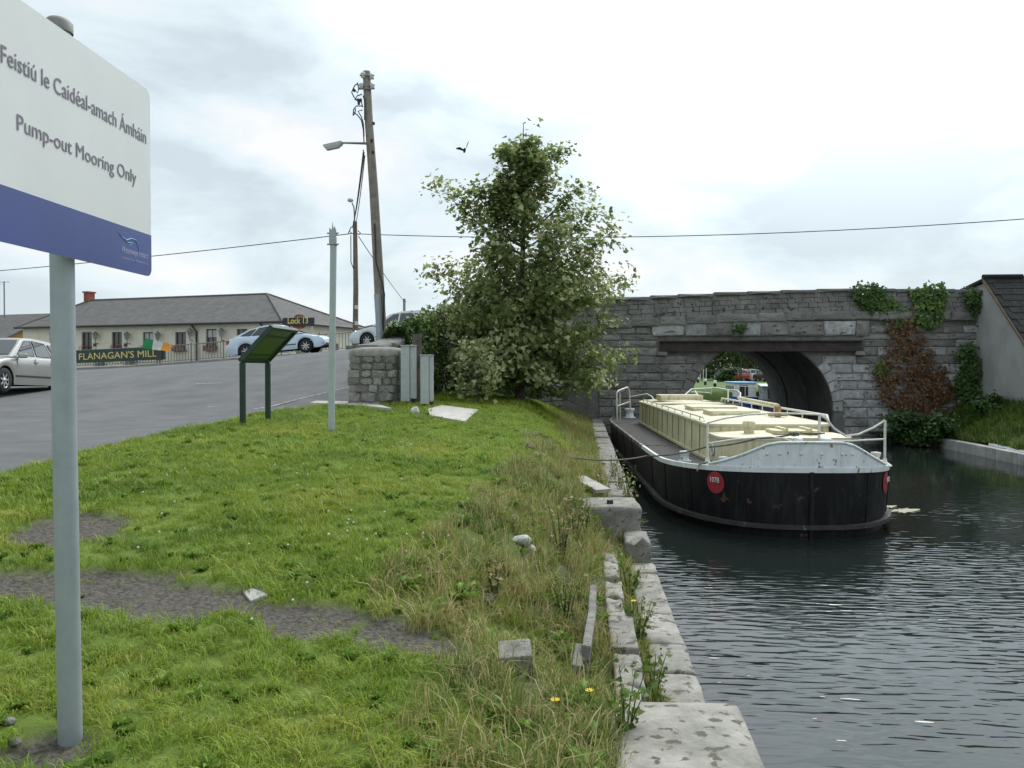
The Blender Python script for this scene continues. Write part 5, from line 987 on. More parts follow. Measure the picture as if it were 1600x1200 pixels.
def band(name, z0, z1, out, m, y_lo, y_hi):
    mb = MB(); A, B, B2 = side(1.0, lambda y: z0(y)), side(1.0, lambda y: z1(y)), side(1.0, lambda y: z1(y))
    def o_(P):
        res = []
        for i, p in enumerate(P):
            a, c = P[max(i - 1, 0)], P[min(i + 1, len(P) - 1)]; d = (c - a); d.z = 0; n = Vector((d.y, -d.x, 0)).normalized(); res.append(p + n * out)
        return res
    A2 = o_(A); B3 = o_(B); sel = [i for i in range(len(A)) if y_lo <= A[i].y <= y_hi]
    mb.grid([[A[i] for i in sel], [A2[i] for i in sel], [B3[i] for i in sel], [B[i] + (B[i] - B3[i]) * 2.5 for i in sel]], smooth=False); return mb.build(name, m, barge)
band('gunwale', lambda y: sheer(y) - .07, lambda y: sheer(y) + .004, .014, m_white, -1, 5.2)
band('gunwale', lambda y: sheer(y) - .07, lambda y: sheer(y) + .004, .0135, mat('gunwale_worn', (.30, .29, .25), (.05, .05, .05), scale=3, rough=.7, lohi=(.45, .6)), 4.9, 20)
band('rubbing_strake', lambda y: .12, lambda y: .18, .04, m_rustb, -1, 20)
# stem bar
mb = MB(); mb.tube([(0, -.0, sheer(0) - .06), (0, .0, .4), (0, .06, -.3)], .035, 6); mb.build('stem_bar', m_hull, barge)
# plate seams down the hull
for i_ in (3, 8, 12, 15, 17, 18, 19):
    for s_ in (-1, 1):
        x_, y_ = PLN[i_]; mb = MB(); mb.tube([(s_ * x_ * f_, y_ + d_, z_) for f_, d_, z_ in ((1.003, 0, sheer(y_) - .08), (.993, 0, .55), (.979, .02, .2))], .008, 4); mb.build('hull_seam', m_hull, barge)
# bulwark at the bow
S = side(1.0, lambda y: sheer(y)); sel = [p for p in S if abs(p.x) < 1.42 and p.y < 2.2]
fine = []
for a, c in zip(sel[:-1], sel[1:]):
    for i in range(3): fine.append(a.lerp(c, i / 3))
fine.append(sel[-1])
def bh(x):
    x = abs(x); return float(np.interp(x, [0, .45, .62, .95, 1.22, 1.4], [.36, .355, .32, .16, .05, .0]))
mb = MB(); mb.grid([[p + Vector((0, .0, 0)) for p in fine], [p + Vector((0, .015, bh(p.x))) for p in fine], [p + Vector((-p.x * .02, .05, bh(p.x))) for p in fine], [p + Vector((-p.x * .02, .05, 0)) for p in fine]], smooth=False); bw_ = mb.build('bulwark', m_white, barge)
mb = MB(); mb.tube([p + Vector((0, .015, bh(p.x) + .008)) for p in fine], .022, 6); mb.build('bulwark_rim', m_white, bw_)
for x_ in (-.62, -.38, -.12, .14, .4, .6):
    p = min(fine, key=lambda q: abs(q.x - x_)); mb = MB(); mb.lathe([(0, .02), (.014, .015), (.02, 0)], p + Vector((0, -.0, .2)), n=8, m=Matrix.Rotation(R(90), 3, 'X')); mb.build('rivet', m_white, bw_)
# cabin: main and fore
def cabin_rows(y0, y1, hw, z0, z1, rad, camber):
    pts = [(-hw, y1)] + [(-hw + rad - rad * math.cos(a), y0 + rad * .8 - rad * .8 * math.sin(a)) for a in np.linspace(0, math.pi / 2, 7)]
    pts = pts + [(-p[0], p[1]) for p in pts[::-1]]; return pts
def cabin(name, y0, y1, hw, z0, z1, rad, camber, ms, mr):
    pts = cabin_rows(y0, y1, hw, z0, z1, rad, camber); mb = MB(); mb.grid([[Vector((p[0], p[1], z0)) for p in pts], [Vector((p[0] * .985, p[1], z1)) for p in pts]], closed=True, smooth=False); wl_ = mb.build(name, ms, barge)
    cz = lambda x, s_: z1 + .02 + camber * (1 - (x / hw) ** 2)
    mb = MB(); n = len(pts); out = [Vector((p[0] * 1.02, p[1] - .015, z1 - .015)) for p in pts]; o2 = [Vector((p[0] * 1.02, p[1] - .015, z1 + .025)) for p in pts]; mb.grid([out, o2], closed=True, smooth=False)
    rows = []
    h = n // 2
    for k in range(h):
        L_, R_ = o2[k], o2[n - 1 - k]; rows.append([Vector((lerp(L_.x, R_.x, s_), lerp(L_.y, R_.y, s_), z1 + .025 + camber * (1 - (2 * s_ - 1) ** 2) * min(1, max(0, L_.y - y0) / .45))) for s_ in np.linspace(0, 1, 9)])
    mb.grid(rows); mb.build('cabin_roof', mr, barge); return wl_
ZD = .84; CH = 1.06; ZR1, ZR0 = 1.475, 1.36
cw = cabin('cabin_side', 2.15, 12.3, CH, ZD, ZR1, .35, .09, m_crm, m_roof)
cf = cabin('fore_cabin', 1.08, 2.3, CH * .985, ZD, ZR0 - .03, .45, .05, m_crm, m_roof)
for y_ in np.arange(2.9, 12.2, .78):      # plate seams on the near side
    for s_ in (-1, 1): mb = MB(); mb.box((s_ * (CH + .0), y_, (ZD + ZR1) / 2 - .01), (.012, .014, ZR1 - ZD - .04)); mb.build('plate_seam', mat('seam_dark', (.26, .24, .12), (.14, .13, .07), rough=.7), cw)
mb = MB(); mb.box((-CH - .02, 7.2, ZD + .06), (.03, 10.0, .05)); mb.box((CH + .02, 7.2, ZD + .06), (.03, 10.0, .05)); mb.build('foot_rail', m_crm, cw)
mb = MB(); mb.lathe([(.0, .0), (.075, .0), (.075, .02), (.10, .02), (.10, 0)], (-CH * .985 - .005, 1.78, 1.1), n=16, m=Matrix.Rotation(R(-90), 3, 'Y')); pt_ = mb.build('porthole', m_white, cf)
mb = MB(); mb.lathe([(.0, .012), (.074, .012)], (-CH * .985 - .006, 1.78, 1.1), n=16, m=Matrix.Rotation(R(-90), 3, 'Y')); mb.build('porthole_glass', glass_mat(), pt_)
ZT = ZR1 + .11
def hatch(x0, x1, y0, y1, h, nm='roof_hatch'):
    mb = MB(); mb.box(((x0 + x1) / 2, (y0 + y1) / 2, ZT - .04 + h / 2), (x1 - x0, y1 - y0, h + .04), bev=.012); hh = mb.build(nm, m_crm, barge)
    mb = MB(); mb.box(((x0 + x1) / 2, (y0 + y1) / 2 + .03, ZT + h - .01), (x1 - x0 + .04, (y1 - y0) * .9, .03), bev=.006); mb.build('hatch_lid', m_roof, hh)
hatch(-.62, .28, 3.9, 4.9, .035); hatch(-.66, .26, 5.7, 6.8, .035); hatch(-.6, .55, 11.0, 12.0, .12, 'stern_hatch')
mb = MB(); mb.box((0, 8.6, ZT - .02), (2.0, .05, .03)); mb.box((0, 10.3, ZT - .02), (2.0, .05, .03)); mb.build('roof_batten', mat('batten_dark', (.25, .22, .16), rough=.8), barge)
mb = MB(); mb.box((.2, 1.6, ZR0 + .06), (.75, .5, .06), bev=.01); mb.box((.02, 1.6, ZR0 + .10), (.06, .55, .05)); mb.box((.4, 1.6, ZR0 + .10), (.06, .55, .05)); mb.build('fore_hatch', m_crm, barge)
mb = MB(); mb.lathe([(.075, 0), (.085, .1), (.085, .105), (.1, .11), (.105, .2), (.08, .23), (0, .235)], (-.5, 1.62, ZR0), n=18); mb.build('roof_vent', m_crm, barge)
# derrick step
mb = MB(); mb.box((.45, 3.35, ZT + .07), (.10, .10, .2), bev=.01); mb.box((.45, 3.35, ZT + .0), (.3, .2, .03)); dk = mb.build('mast_step', mat('rusty_cream', (.45, .33, .2), (.25, .12, .06), scale=9, rough=.8), barge)
mb = MB(); mb.tube([(.45, 3.35, ZT + .18), (.40, 6.2, ZT + .22)], .035, 6); mb.build('folded_mast', m_crm, dk)
# hand rails on the roof edge
for s_ in (-1, 1):
    y0, y1, hh = (2.6, 11.5, .10) if s_ < 0 else (2.3, 10.8, .16)
    mb = MB(); mb.tube([(s_ * (CH - .04), y0, ZR1 + .02), (s_ * (CH - .04), y0 + .1, ZR1 + hh), (s_ * (CH - .04), y1, ZR1 + hh), (s_ * (CH - .04), y1 + .1, ZR1 + .02)], .016 if s_ < 0 else .024, 6); hr_ = mb.build('grab_rail', m_rail, barge)
    for y_ in np.arange(y0 + .5, y1, .95): mb = MB(); mb.tube([(s_ * (CH - .04), y_, ZR1), (s_ * (CH - .04), y_, ZR1 + hh)], .014, 5); mb.build('rail_stanchion', m_rail, hr_)
# bow rails
bl = lambda px, py, yy: (lambda p: Vector(((px - 850) / FOC * (12 + yy) - 3.85, yy, EYE + (577 - py) / FOC * (12 + yy))))(0)
mb = MB(); P_l0, P_l1 = bl(1104, 722, .95), bl(1103.5, 660, .95); mb.tube([P_l0, P_l1], .02, 7); mb.build('rail_post', m_rail, barge)
P_m0, P_m1 = bl(1274, 690, .75), bl(1275, 647, .75); mb = MB(); mb.tube([P_m0 - Vector((0, 0, .25)), P_m1], .021, 7); mb.build('rail_post', m_rail, barge)
P_r0, P_r1 = bl(1374.5, 718, .95), bl(1374.5, 656, .95); mb = MB(); mb.tube([P_r0, P_r1], .02, 7); mb.build('rail_post', m_rail, barge)
mb = MB(); mb.tube([P_l1, bl(1130, 653, .93), bl(1165, 647.5, .9), bl(1200, 645, .85), bl(1240, 645.5, .8), P_m1], .014, 7); mb.build('bow_rail', m_rail, barge)
mb = MB(); mb.tube([P_m1, bl(1285, 653, .8), bl(1297, 668, .85), bl(1315, 680, .88), bl(1335, 677, .9), bl(1357, 667, .93), P_r1], .016, 7); mb.build('bow_rail', m_rail, barge)
mb = MB(); mb.tube([bl(1105, 692, .95), bl(1150, 685, .85), bl(1200, 681.5, .7), bl(1222, 684, .6), bl(1240, 692, .45), bl(1250, 694, .3)], .014, 7); mb.build('bow_rail', m_rail, barge)
mb = MB(); mb.tube([bl(1273, 687, .75), bl(1320, 687.5, .85), bl(1374, 684.5, .95)], .014, 7); mb.build('bow_rail', m_rail, barge)
for x_, y_ in ((P_l0.x, P_l0.y), (P_r0.x, P_r0.y)): mb = MB(); mb.lathe([(.11, 0), (.10, .02), (.04, .05), (.026, .12)], (x_, y_, sheer(y_) - .01), n=10); mb.build('post_foot', m_rail, barge)
# bollards
def bollard(x, y, h, r, nm='deck_bollard', m=m_white):
    z0 = sheer(y) - .012; mb = MB(); mb.lathe([(r * 1.5, 0), (r * 1.5, .02), (r, .03), (r * .9, h * .6), (r * 1.25, h * .85), (r * 1.25, h), (0, h + .01)], (x, y, z0), n=12); return mb.build(nm, m, barge)
p = bl(1065, 720, 1.7); bollard(-1.52, 1.75, .17, .07)
bollard(-1.05, .98, .13, .06); bollard(1.36, 1.15, .2, .06, m=m_rail); bollard(1.42, 1.4, .14, .05, m=m_rail)
for px in (1241, 1285):
    q = bl(px, 690, .62); z0 = sheer(.6) - .02; mb = MB(); mb.tube([(q.x, .62, z0), (q.x, .62, z0 + .40)], .055, 12); bt_ = mb.build('mooring_bitt', m_white, barge)
    mb = MB(); mb.lathe([(.085, 0), (.088, .03), (.06, .045), (0, .05)], (q.x, .62, z0 + .40), n=14); mb.build('bitt_cap', m_white, bt_)
bollard(-1.1, 14.6, .3, .13); 
# stern rails
SZ = sheer(14) - .01; xs_, ys_ = -1.72, 12.6
zt_s = EYE - 36 / FOC * 24.6 
mb = MB(); mb.tube([(-1.70, 12.3, SZ), (-1.72, 12.3, SZ + .86), (-1.66, 12.4, SZ + .93), (-1.32, 13.1, SZ + 1.02), (-1.26, 13.2, SZ + .94), (-1.22, 13.2, SZ + .3)], .026, 7); mb.tube([(-1.58, 12.6, SZ), (-1.6, 12.6, SZ + .93)], .022, 6); mb.tube([(-1.70, 12.32, SZ + .48), (-1.24, 13.2, SZ + .58)], .02, 6); mb.build('stern_rail', m_rail, barge)
mb = MB(); mb.tube([(-1.26, 13.2, SZ + .72), (-.75, 13.1, SZ + .82), (-.62, 12.9, SZ + .75), (-.5, 12.5, SZ + .5)], .02, 6); mb.build('stern_rail', m_rail, barge)
zz = lambda py, d: EYE + (577 - py) / FOC * d
pp = lambda px, py, yy: bl(px, py, yy)
mb = MB(); mb.tube([pp(1066, 619, 12.2), pp(1079, 608, 12.6), pp(1108, 606.5, 13.4), pp(1112, 605.5, 13.6), pp(1136, 609, 13.2), pp(1149, 610, 12.4), pp(1154, 614, 12.0), pp(1153, 629, 11.6)], .024, 7); mb.tube([pp(1109, 606, 13.4), pp(1109, 616, 13.4)], .022, 6); mb.tube([pp(1135, 609, 13.0), pp(1135, 628, 12.6)], .024, 6); mb.build('stern_rail', m_rail, barge)
mb = MB(); mb.tube([pp(1078, 612, 12.3), pp(1107, 613.5, 13.0)], .02, 6); mb.tube([pp(1084, 611, 12.3), pp(1097, 629, 10.8)], .026, 6); mb.build('stern_rail', m_rail, barge)
# number discs
m_red = mat('disc_red', (.35, .03, .045), (.28, .025, .035), scale=6, rough=.5)
def hull_pt(px):
    """near-side hull point under a photo column, at mid height"""
    best = None
    for a, c in zip(fineS[:-1], fineS[1:]):
        fa, fc = 850 + FOC * (a.x + 3.85) / (a.y + 12), 850 + FOC * (c.x + 3.85) / (c.y + 12)
        if (fa - px) * (fc - px) <= 0: 
            t = (px - fa) / (fc - fa + 1e-9); return a.lerp(c, t), (c - a).normalized()
fineS = side(.995, lambda y: .6)
for px, rad, lab in ((1117, .165, 1), (1375.5, .165, 2)):
    r_ = hull_pt(min(px, 1376))
    if r_ is None: r_ = (fineS[len(fineS) // 2 + 9], (fineS[len(fineS) // 2 + 10] - fineS[len(fineS) // 2 + 8]).normalized())
    p, d = r_; d.z = 0; n = Vector((d.y, -d.x, 0)).normalized(); p = Vector((p.x, p.y, sheer(.6) - .25)); M_ = plane_mtx(p, d, (0, 0, 1)).to_3x3()
    # disc bent to the hull
    idx = fineS.index(min(fineS, key=lambda q: (q - p).length)); mb = MB(); ring = []
    def on_hull(s_):      # walk along the hull by arc length s_ from p
        pos = p.copy(); i = idx; step = 1 if s_ > 0 else -1; left_ = abs(s_); cur = Vector((p.x, p.y, 0)); path = [Vector((q.x, q.y, 0)) for q in fineS]
        j = idx if (path[idx] - cur).dot(d) * step > 1e-6 else idx + step
        while left_ > 0 and 0 <= j < len(path):
            seg = path[j] - cur
            if seg.length >= left_: return cur + seg.normalized() * left_
            left_ -= seg.length; cur = path[j]; j += step
        return cur
    NX = 13; rows = []
    for i in range(NX):
        s_ = rad * math.sin((i / (NX - 1) - .5) * math.pi); h = math.sqrt(max(0, rad * rad - s_ * s_)) + .002; q = on_hull(s_); q2 = on_hull(s_ + .01); dd = (q2 - q).normalized(); nn_ = Vector((dd.y, -dd.x, 0)); q = q + nn_ * .012; tilt = .012
        rows.append([Vector((q.x, q.y, p.z + h * k)) + nn_ * (h * k * .03) for k in (-1, -.5, 0, .5, 1)])
    mb.grid(rows); ds = mb.build('number_disc', m_red, barge)
    q = on_hull(-.075 if lab == 1 else -.06); dd = (on_hull(.09) - on_hull(-.09)).normalized(); nn_ = Vector((dd.y, -dd.x, 0))
    text_obj('lettering', '107B', .112, mat('disc_white', (.75, .75, .73), rough=.6), ds, plane_mtx(Vector((q.x, q.y, p.z + .005)) + nn_ * .042 - dd * .02, dd, (0, 0, 1)), .002, .86)
# ropes
m_rope = mat('mooring_rope', (.16, .15, .13), (.09, .085, .075), scale=20, rough=.9)
def W(p): return bo_ + bq @ Vector(p)
pin = atz(822, 712, 1.33); pin.z = gz(pin.x, pin.y) + .06
def rope(label, pts, r=.014):
    P = []
    for a, c in zip(pts[:-1], pts[1:]):
        n = 10; P += [a.lerp(c, i / n) - Vector((0, 0, .12 * 4 * (i / n) * (1 - i / n) * min(1, (c - a).length / 4))) for i in range(n)]
    P.append(pts[-1]); mb = MB(); mb.tube(P, r, 6); return tag(mb.build('mooring_rope', m_rope), label, 'rope')
b_end = W(bl(1241, 676, .57)); rope('dark mooring rope from the bow bitts across to the grass', [pin, W(bl(1010, 712, 2.2)), W(bl(1100, 698, 1.2)), W(bl(1180, 684, .75)), b_end])
mb = MB(); cc = W(bl(1236, 677, .55)); mb.tube([cc + Vector((.07 * math.cos(a * 1.3), .07 * math.sin(a * 1.3), .02 * math.sin(a * 2.1))) for a in np.linspace(0, 14, 40)], .013, 5); tag(mb.build('rope_coil', m_rope), 'knotted coil of rope round the bow bitts', 'rope')
rope('short rope between the two bow bitts of the barge', [W(bl(1245, 675, .57)), W(bl(1283, 675.5, .57))], .012)
rope('rope loop hanging over the white gunwale by the red disc', [W(bl(1104, 721, .9)), W(bl(1091, 724, .85)), W(bl(1088, 735, .65))], .013)
rope('thin stern line from the barge to the bridge pier', [W((-1.1, 14.6, SZ + .25)), at(930, 652, 28.0)], .01)
# floating scum near the bow
m_scum = mat('foam_scum', (.42, .40, .30), (.3, .29, .2), scale=9, rough=.9)
p = atz(1400, 797, 0.004)
def scum(label, cx, cy, w, h, seed):
    r_ = np.random.default_rng(seed); a = np.linspace(0, 2 * np.pi, 26)[:-1]; q = 1 + .5 * r_.uniform(-1, 1, 25); P = [atz(cx + w * q_ * math.cos(t_) , cy + h * q_ * math.sin(t_), 0.006) for t_, q_ in zip(a, q)]; mb = MB(); mb.add([Vector((p_.x, p_.y, .008)) for p_ in P] + [Vector((p_.x, p_.y, -.004)) for p_ in P], [tuple(range(25))] + [(i, (i + 1) % 25, 25 + (i + 1) % 25, 25 + i) for i in range(25)]); return tag(mb.build('foam_patch', m_scum), label, 'foam')
scum('pale foam patch floating right of the barge bow', 1413, 798, 19, 3.2, 1); scum('thin foam streak against the barge bow', 1390, 792, 12, 1.8, 2)
# ================================================================== beyond the bridge
def small_boat(name, label, loc, rz, hullc, cabc, L_=7.5, B_=2.2, cab=(1.6, 6.2, 1.25), roofc=None, rail=True):
    t_ = thing(name, label, 'boat', loc, rz, None); mh = mat(name + '_hull_paint', hullc, rough=.4); mc = mat(name + '_cabin_paint', cabc, rough=.5); mr = mat(name + '_roof_paint', roofc or hullc, rough=.5)
    pl = [(B_ / 2 * (min(1, max(0, y / 1.8))) ** .5 * (1 if y < L_ * .8 else .93), y) for y in np.linspace(0, L_, 14)]
    rows = [[Vector((-x * f, y, z)) for x, y in pl[::-1]] + [Vector((x * f, y, z)) for x, y in pl] for f, z in ((.85, -.2), (.95, .15), (1, .52))]; mb = MB(); mb.grid(rows, closed=True); hl = mb.build('hull', mh, t_)
    top = rows[2]; n = len(top); mb = MB(); mb.add([p + Vector((0, 0, -.02)) for p in top], [(i, i + 1, n - 2 - i, n - 1 - i) for i in range(n // 2 - 1)]); mb.build('deck', mc, t_)
    y0, y1, h = cab; w = B_ * .42; mb = MB(); mb.prism([(y0, .5), (y1, .5), (y1, .5 + h), (y0 + .5, .5 + h)], (-w, 0, 0), (0, 1, 0), (0, 0, 1), (2 * w, 0, 0)); cb = mb.build('cabin', mc, t_)
    mb = MB(); mb.box((0, (y0 + y1) / 2 + .2, .5 + h + .04), (2 * w + .2, y1 - y0, .08), bev=.03); mb.build('cabin_roof', mr, t_)
    for s_ in (-1, 1):
        for k in range(4): mb = MB(); mb.box((s_ * w, y0 + .9 + k * (y1 - y0 - 1.2) / 3.5, .5 + h * .62), (.03, .55, .32), bev=.01); mb.build('window', glass_mat(), cb)
    mb = MB(); mb.box((0.1, y1 + .0, .5 + h * .45), (.6, .04, h * .8)); mb.build('cabin_door', mat('door_dark', (.03, .03, .035), rough=.6), cb)
    if rail:
        mb = MB(); 
        for x_ in (-.95, -.3, .3, .95): mb.tube([(x_ * B_ / 2.2, L_ - .1, .6), (x_ * B_ / 2.2, L_ - .1, 1.25)], .025, 5)
        mb.tube([(-B_ / 2.2, L_ - .1, 1.25), (B_ / 2.2, L_ - .1, 1.25)], .025, 5); mb.build('stern_rail', m_rail, t_)
    return t_
q = at(1141, 631, 63.5); q2 = at(1170, 631, 57); small_boat('cruiser', 'small blue and white cruiser moored beyond the bridge arch', (q.x, q.y, 0), math.atan2(q2.y - q.y, q2.x - q.x) - R(90), (.03, .14, .55), (.72, .74, .72), roofc=(.16, .38, .68), L_=6.6, B_=1.75, cab=(1.6, 5.4, .95))
q = at(1199, 640, 62); q2 = at(1211, 640, 51.5); small_boat('narrowboat', 'grey narrowboat half hidden by the right side of the arch', (q.x, q.y, 0), math.atan2(q2.y - q.y, q2.x - q.x) - R(90), (.12, .13, .13), (.28, .31, .31), L_=10.5, B_=1.7, cab=(1.2, 10.0, .8), roofc=(.42, .46, .47), rail=False)
mb = MB(); q = at(1158, 606, 57); mb.tube([(q.x, q.y, 1.6), (q.x, q.y, EYE + (577 - 578) / FOC * 57 + .9)], .045, 6); tag(mb.build('boat_mast', m_black), 'thin dark mast standing on the blue cruiser roof', 'mast')
# bollards on the lock side
m_bb = mat('bollard_black', (.03, .03, .03), rough=.5); m_bw = mat('bollard_white', (.75, .75, .73), rough=.5)
for i, (px, py, pyt, d) in enumerate(((1090.5, 598, 589, 92), (1102, 601.5, 592, 80), (1117, 605, 594.5, 70))):
    q = at(px, py, d); h = (py - pyt) / FOC * d; z0 = EYE + (577 - py) / FOC * d; t_ = thing('lock_bollard', ('leftmost and farthest', 'middle', 'rightmost and nearest')[i] + ' black bollard with white top on the lock lawn', 'bollard', (q.x, q.y, .86), group='bollards by the lock'); dz = z0 - .86
    mb = MB(); mb.lathe([(.13, -.1), (.13, dz + h * .6), (.14, dz + h * .62)], (0, 0, 0), n=10); mb.build('shaft', m_bb, t_); mb = MB(); mb.lathe([(.15, dz + h * .58), (.15, dz + h * .95), (.1, dz + h), (0, dz + h * 1.02)], (0, 0, 0), n=10); mb.build('white_top', m_bw, t_)

# ================================================================== cars
m_tyre = mat('tyre_rubber', (.025, .025, .026), rough=.85); m_rim = mat('alloy_rim', (.5, .52, .54), rough=.35, metal=.6); m_trim = mat('black_trim', (.03, .03, .032), rough=.6); m_cgl = glass_mat('car_glass', (.035, .045, .05), .03)
m_hl = mat('headlamp_glass', (.6, .62, .62), rough=.15, spec=.8); m_tl = mat('tail_lamp', (.45, .02, .02), rough=.25); m_under = mat('underbody', (.015, .015, .015), rough=.9)
def arc(cx, cz, r, a0, a1, n=8): return [(cx + r * math.cos(R(lerp(a0, a1, i / n))), cz + r * math.sin(R(lerp(a0, a1, i / n)))) for i in range(n + 1)]
def car(name, label, paint, loc, heading, low, top, belt_w, roof_w, wf, wr, wheel_r, wins, lamps, group='cars on the road', simple=False, pitch=0.0):
    """low: body outline above sills from rear to front (x,z); top: glasshouse outline; x forward. wins: side window polygons"""
    t_ = thing(name, label, 'car', loc, heading, group); t_.rotation_euler = (0, pitch, heading)
    sill = .21; ar = wheel_r + .055; hw = belt_w
    prof = {}
    for x, z in low: prof[x] = max(prof.get(x, 0), z)
    px_ = sorted(prof); xr_, xf_ = px_[0], px_[-1]; xm = (xr_ + xf_) / 2
    zup = lambda x: float(np.interp(x, px_, [max(prof[q], .60 if q < 0 and q > xr_ - 1 and q < xr_ + .12 else 0) for q in px_]))
    def zlo(x):
        for w_ in (wf, wr):
            if abs(x - w_) < ar: return max(sill, wheel_r + math.sqrt(ar * ar - (x - w_) ** 2))
        return sill + .10 * max(0, (abs(x - xm) - (xf_ - xr_) / 2 + .25) / .25)
    xs = sorted(set([round(q, 3) for q in np.linspace(xr_, xf_, 40)] + [round(w_ + ar * math.cos(t_), 3) for w_ in (wf, wr) for t_ in np.linspace(0.02, math.pi - .02, 13)] + [round(w_ + k * (ar + .004), 3) for w_ in (wf, wr) for k in (-1, 1)]))
    xs = [x for x in xs if xr_ <= x <= xf_]; rows = []
    for x in xs:
        e_ = max(0, (abs(x - xm) - ((xf_ - xr_) / 2 - .55)) / .55); wk = hw * (1 - .13 * e_ ** 2.2); zu, zl = zup(x), zlo(x); zu = max(zu, zl + .02); zs_ = lerp(zl, zu, .55); zq = lambda f: zl + (zu - zl) * f
        side_ = [(wk * .985, zl), (wk, zq(.35)), (wk * .99, zq(.7)), (wk * .965, zq(.9)), (wk * .92, zu - .012), (wk * .8, zu), (wk * .4, zu + .018)]
        rows.append([Vector((x, -y_, z_)) for y_, z_ in side_] + [Vector((x, 0, zu + .024))] + [Vector((x, y_, z_)) for y_, z_ in side_[::-1]])
    mb = MB(); mb.grid(rows); n_ = len(rows[0])
    for r_ in (rows[0], rows[-1]): mb.add(r_, [tuple(range(n_))])
    mb.build('body', paint, t_)
    # glasshouse
    zb_ = min(z for x, z in top); zr_ = max(z for x, z in top); wz = lambda z: lerp(belt_w * .94, roof_w, min(1, max(0, (z - zb_) / (zr_ - zb_))))
    m_ = len(top); rows = []
    for f, dz in ((-1, -.03), (-.93, -.012), (-.6, 0), (0, .012), (.6, 0), (.93, -.012), (1, -.03)): rows.append([Vector((x, f * wz(z), z + (dz if z > zb_ + .12 else 0))) for x, z in top])
    bm = bmesh.new(); V_ = [bm.verts.new(v) for r_ in rows for v in r_]
    for k in range(len(rows) - 1):
        for i in range(m_ - 1): bm.faces.new([V_[k * m_ + i], V_[k * m_ + i + 1], V_[(k + 1) * m_ + i + 1], V_[(k + 1) * m_ + i]]).smooth = True
    for k in (0, len(rows) - 1): bm.faces.new([V_[k * m_ + i] for i in range(m_)])
    bmesh.ops.triangulate(bm, faces=[f for f in bm.faces if len(f.verts) > 4]); bmesh.ops.recalc_face_normals(bm, faces=bm.faces[:]); me = bpy.data.meshes.new('cabin'); bm.to_mesh(me); bm.free(); ob('cabin', me, paint, t_)
    for s_ in (-1, 1):
        for wp in wins:
            mb = MB(); mb.add([Vector((x, s_ * (wz(z) + .006), z)) for x, z in wp], [tuple(range(len(wp)))]); mb.add([Vector((x, s_ * (wz(z) - .02), z)) for x, z in wp], [tuple(range(len(wp)))]); mb.build('side_window', m_cgl, t_)
            if not simple: mb = MB(); mb.tube([Vector((x, s_ * (wz(z) + .004), z)) for x, z in wp + wp[:1]], .010, 4, cap=False); mb.build('window_trim', m_trim, t_)
    # windscreen / rear glass: first and last sloping edges of the glasshouse outline
    for (a, c) in ((top[0], top[1]), (top[-1], top[-2])):
        A = np.array(a); Cc = np.array(c); a2, c2 = A + (Cc - A) * .12, A + (Cc - A) * .9; d = (Cc - A) / np.linalg.norm(Cc - A); nx = np.array([-d[1], d[0]]); nx = nx if (nx[0] > 0) == (a[0] > xm) else -nx
        mb = MB(); mb.add([Vector((q[0] + nx[0] * .014, f * wz(q[1]) * .88, q[1] + nx[1] * .014)) for q, f in ((a2, -1), (a2, 1), (c2, 1), (c2, -1))], [(0, 1, 2, 3)]); mb.build('windscreen' if a[0] > xm else 'rear_window', m_cgl, t_)
    for xw in (wf, wr):
        for s_ in (-1, 1):
            mt = Matrix.Rotation(R(90), 3, 'X'); mb = MB(); yc = s_ * (hw - .11); r_ = wheel_r
            mb.lathe([(r_ * .6, -.09), (r_ * .93, -.095), (r_, -.06), (r_, .06), (r_ * .93, .095), (r_ * .6, .09)], (xw, yc, r_), n=20, m=mt); wh = mb.build('wheel', m_tyre, t_)
            mb = MB(); mb.lathe([(0, -.02), (r_ * .62, -.02), (r_ * .66, -.085), (r_ * .62, -.085)], (xw, yc, r_), n=20, m=mt if s_ > 0 else Matrix.Rotation(R(-90), 3, 'X')); mb.build('hub', m_under, wh)
            mb = MB(); yo = yc + s_ * .075; ns = 7
            for k in range(ns):
                a = 2 * math.pi * k / ns + .3; d = Vector((math.cos(a), 0, math.sin(a))); q_ = Vector((-math.sin(a), 0, math.cos(a))); c0 = Vector((xw, yo, r_)); mb.add([c0 + d * r_ * .12 + q_ * r_ * .10, c0 + d * r_ * .12 - q_ * r_ * .10, c0 + d * r_ * .62 - q_ * r_ * .07 + Vector((0, s_ * .01, 0)), c0 + d * r_ * .62 + q_ * r_ * .07 + Vector((0, s_ * .01, 0))], [(0, 1, 2, 3)])
            mb.lathe([(0, .02), (r_ * .16, .015), (r_ * .18, 0)], (xw, yo, r_), n=10, m=Matrix.Rotation(R(-90 * s_), 3, 'X')); mb.lathe([(r_ * .58, .0), (r_ * .62, .014), (r_ * .68, .014), (r_ * .7, 0)], (xw, yo, r_), n=20, m=Matrix.Rotation(R(-90 * s_), 3, 'X')); mb.build('rim', m_rim, wh)
    if simple: return t_
    xf, xr = low[-1][0], low[0][0]
    for s_ in (-1, 1):
        z1, z2 = lamps; mb = MB(); mb.box((xf - .22, s_ * (hw * .74), zup(xf - .22) - .055), (.3, .26, .11), m=Euler((0, .42, s_ * -.3)).to_matrix(), bev=.05); mb.build('headlamp', m_hl, t_)
        mb = MB(); mb.box((xr + .09, s_ * (hw - .13), z2 - .02), (.2, .13, .2), bev=.05); mb.build('tail_lamp', m_tl, t_)
        mb = MB(); mb.box((wf - .62, s_ * (hw + .06), zb_ + .04), (.12, .2, .13), bev=.04); mb.build('door_mirror', paint if not name.startswith('hatch') else paint, t_)
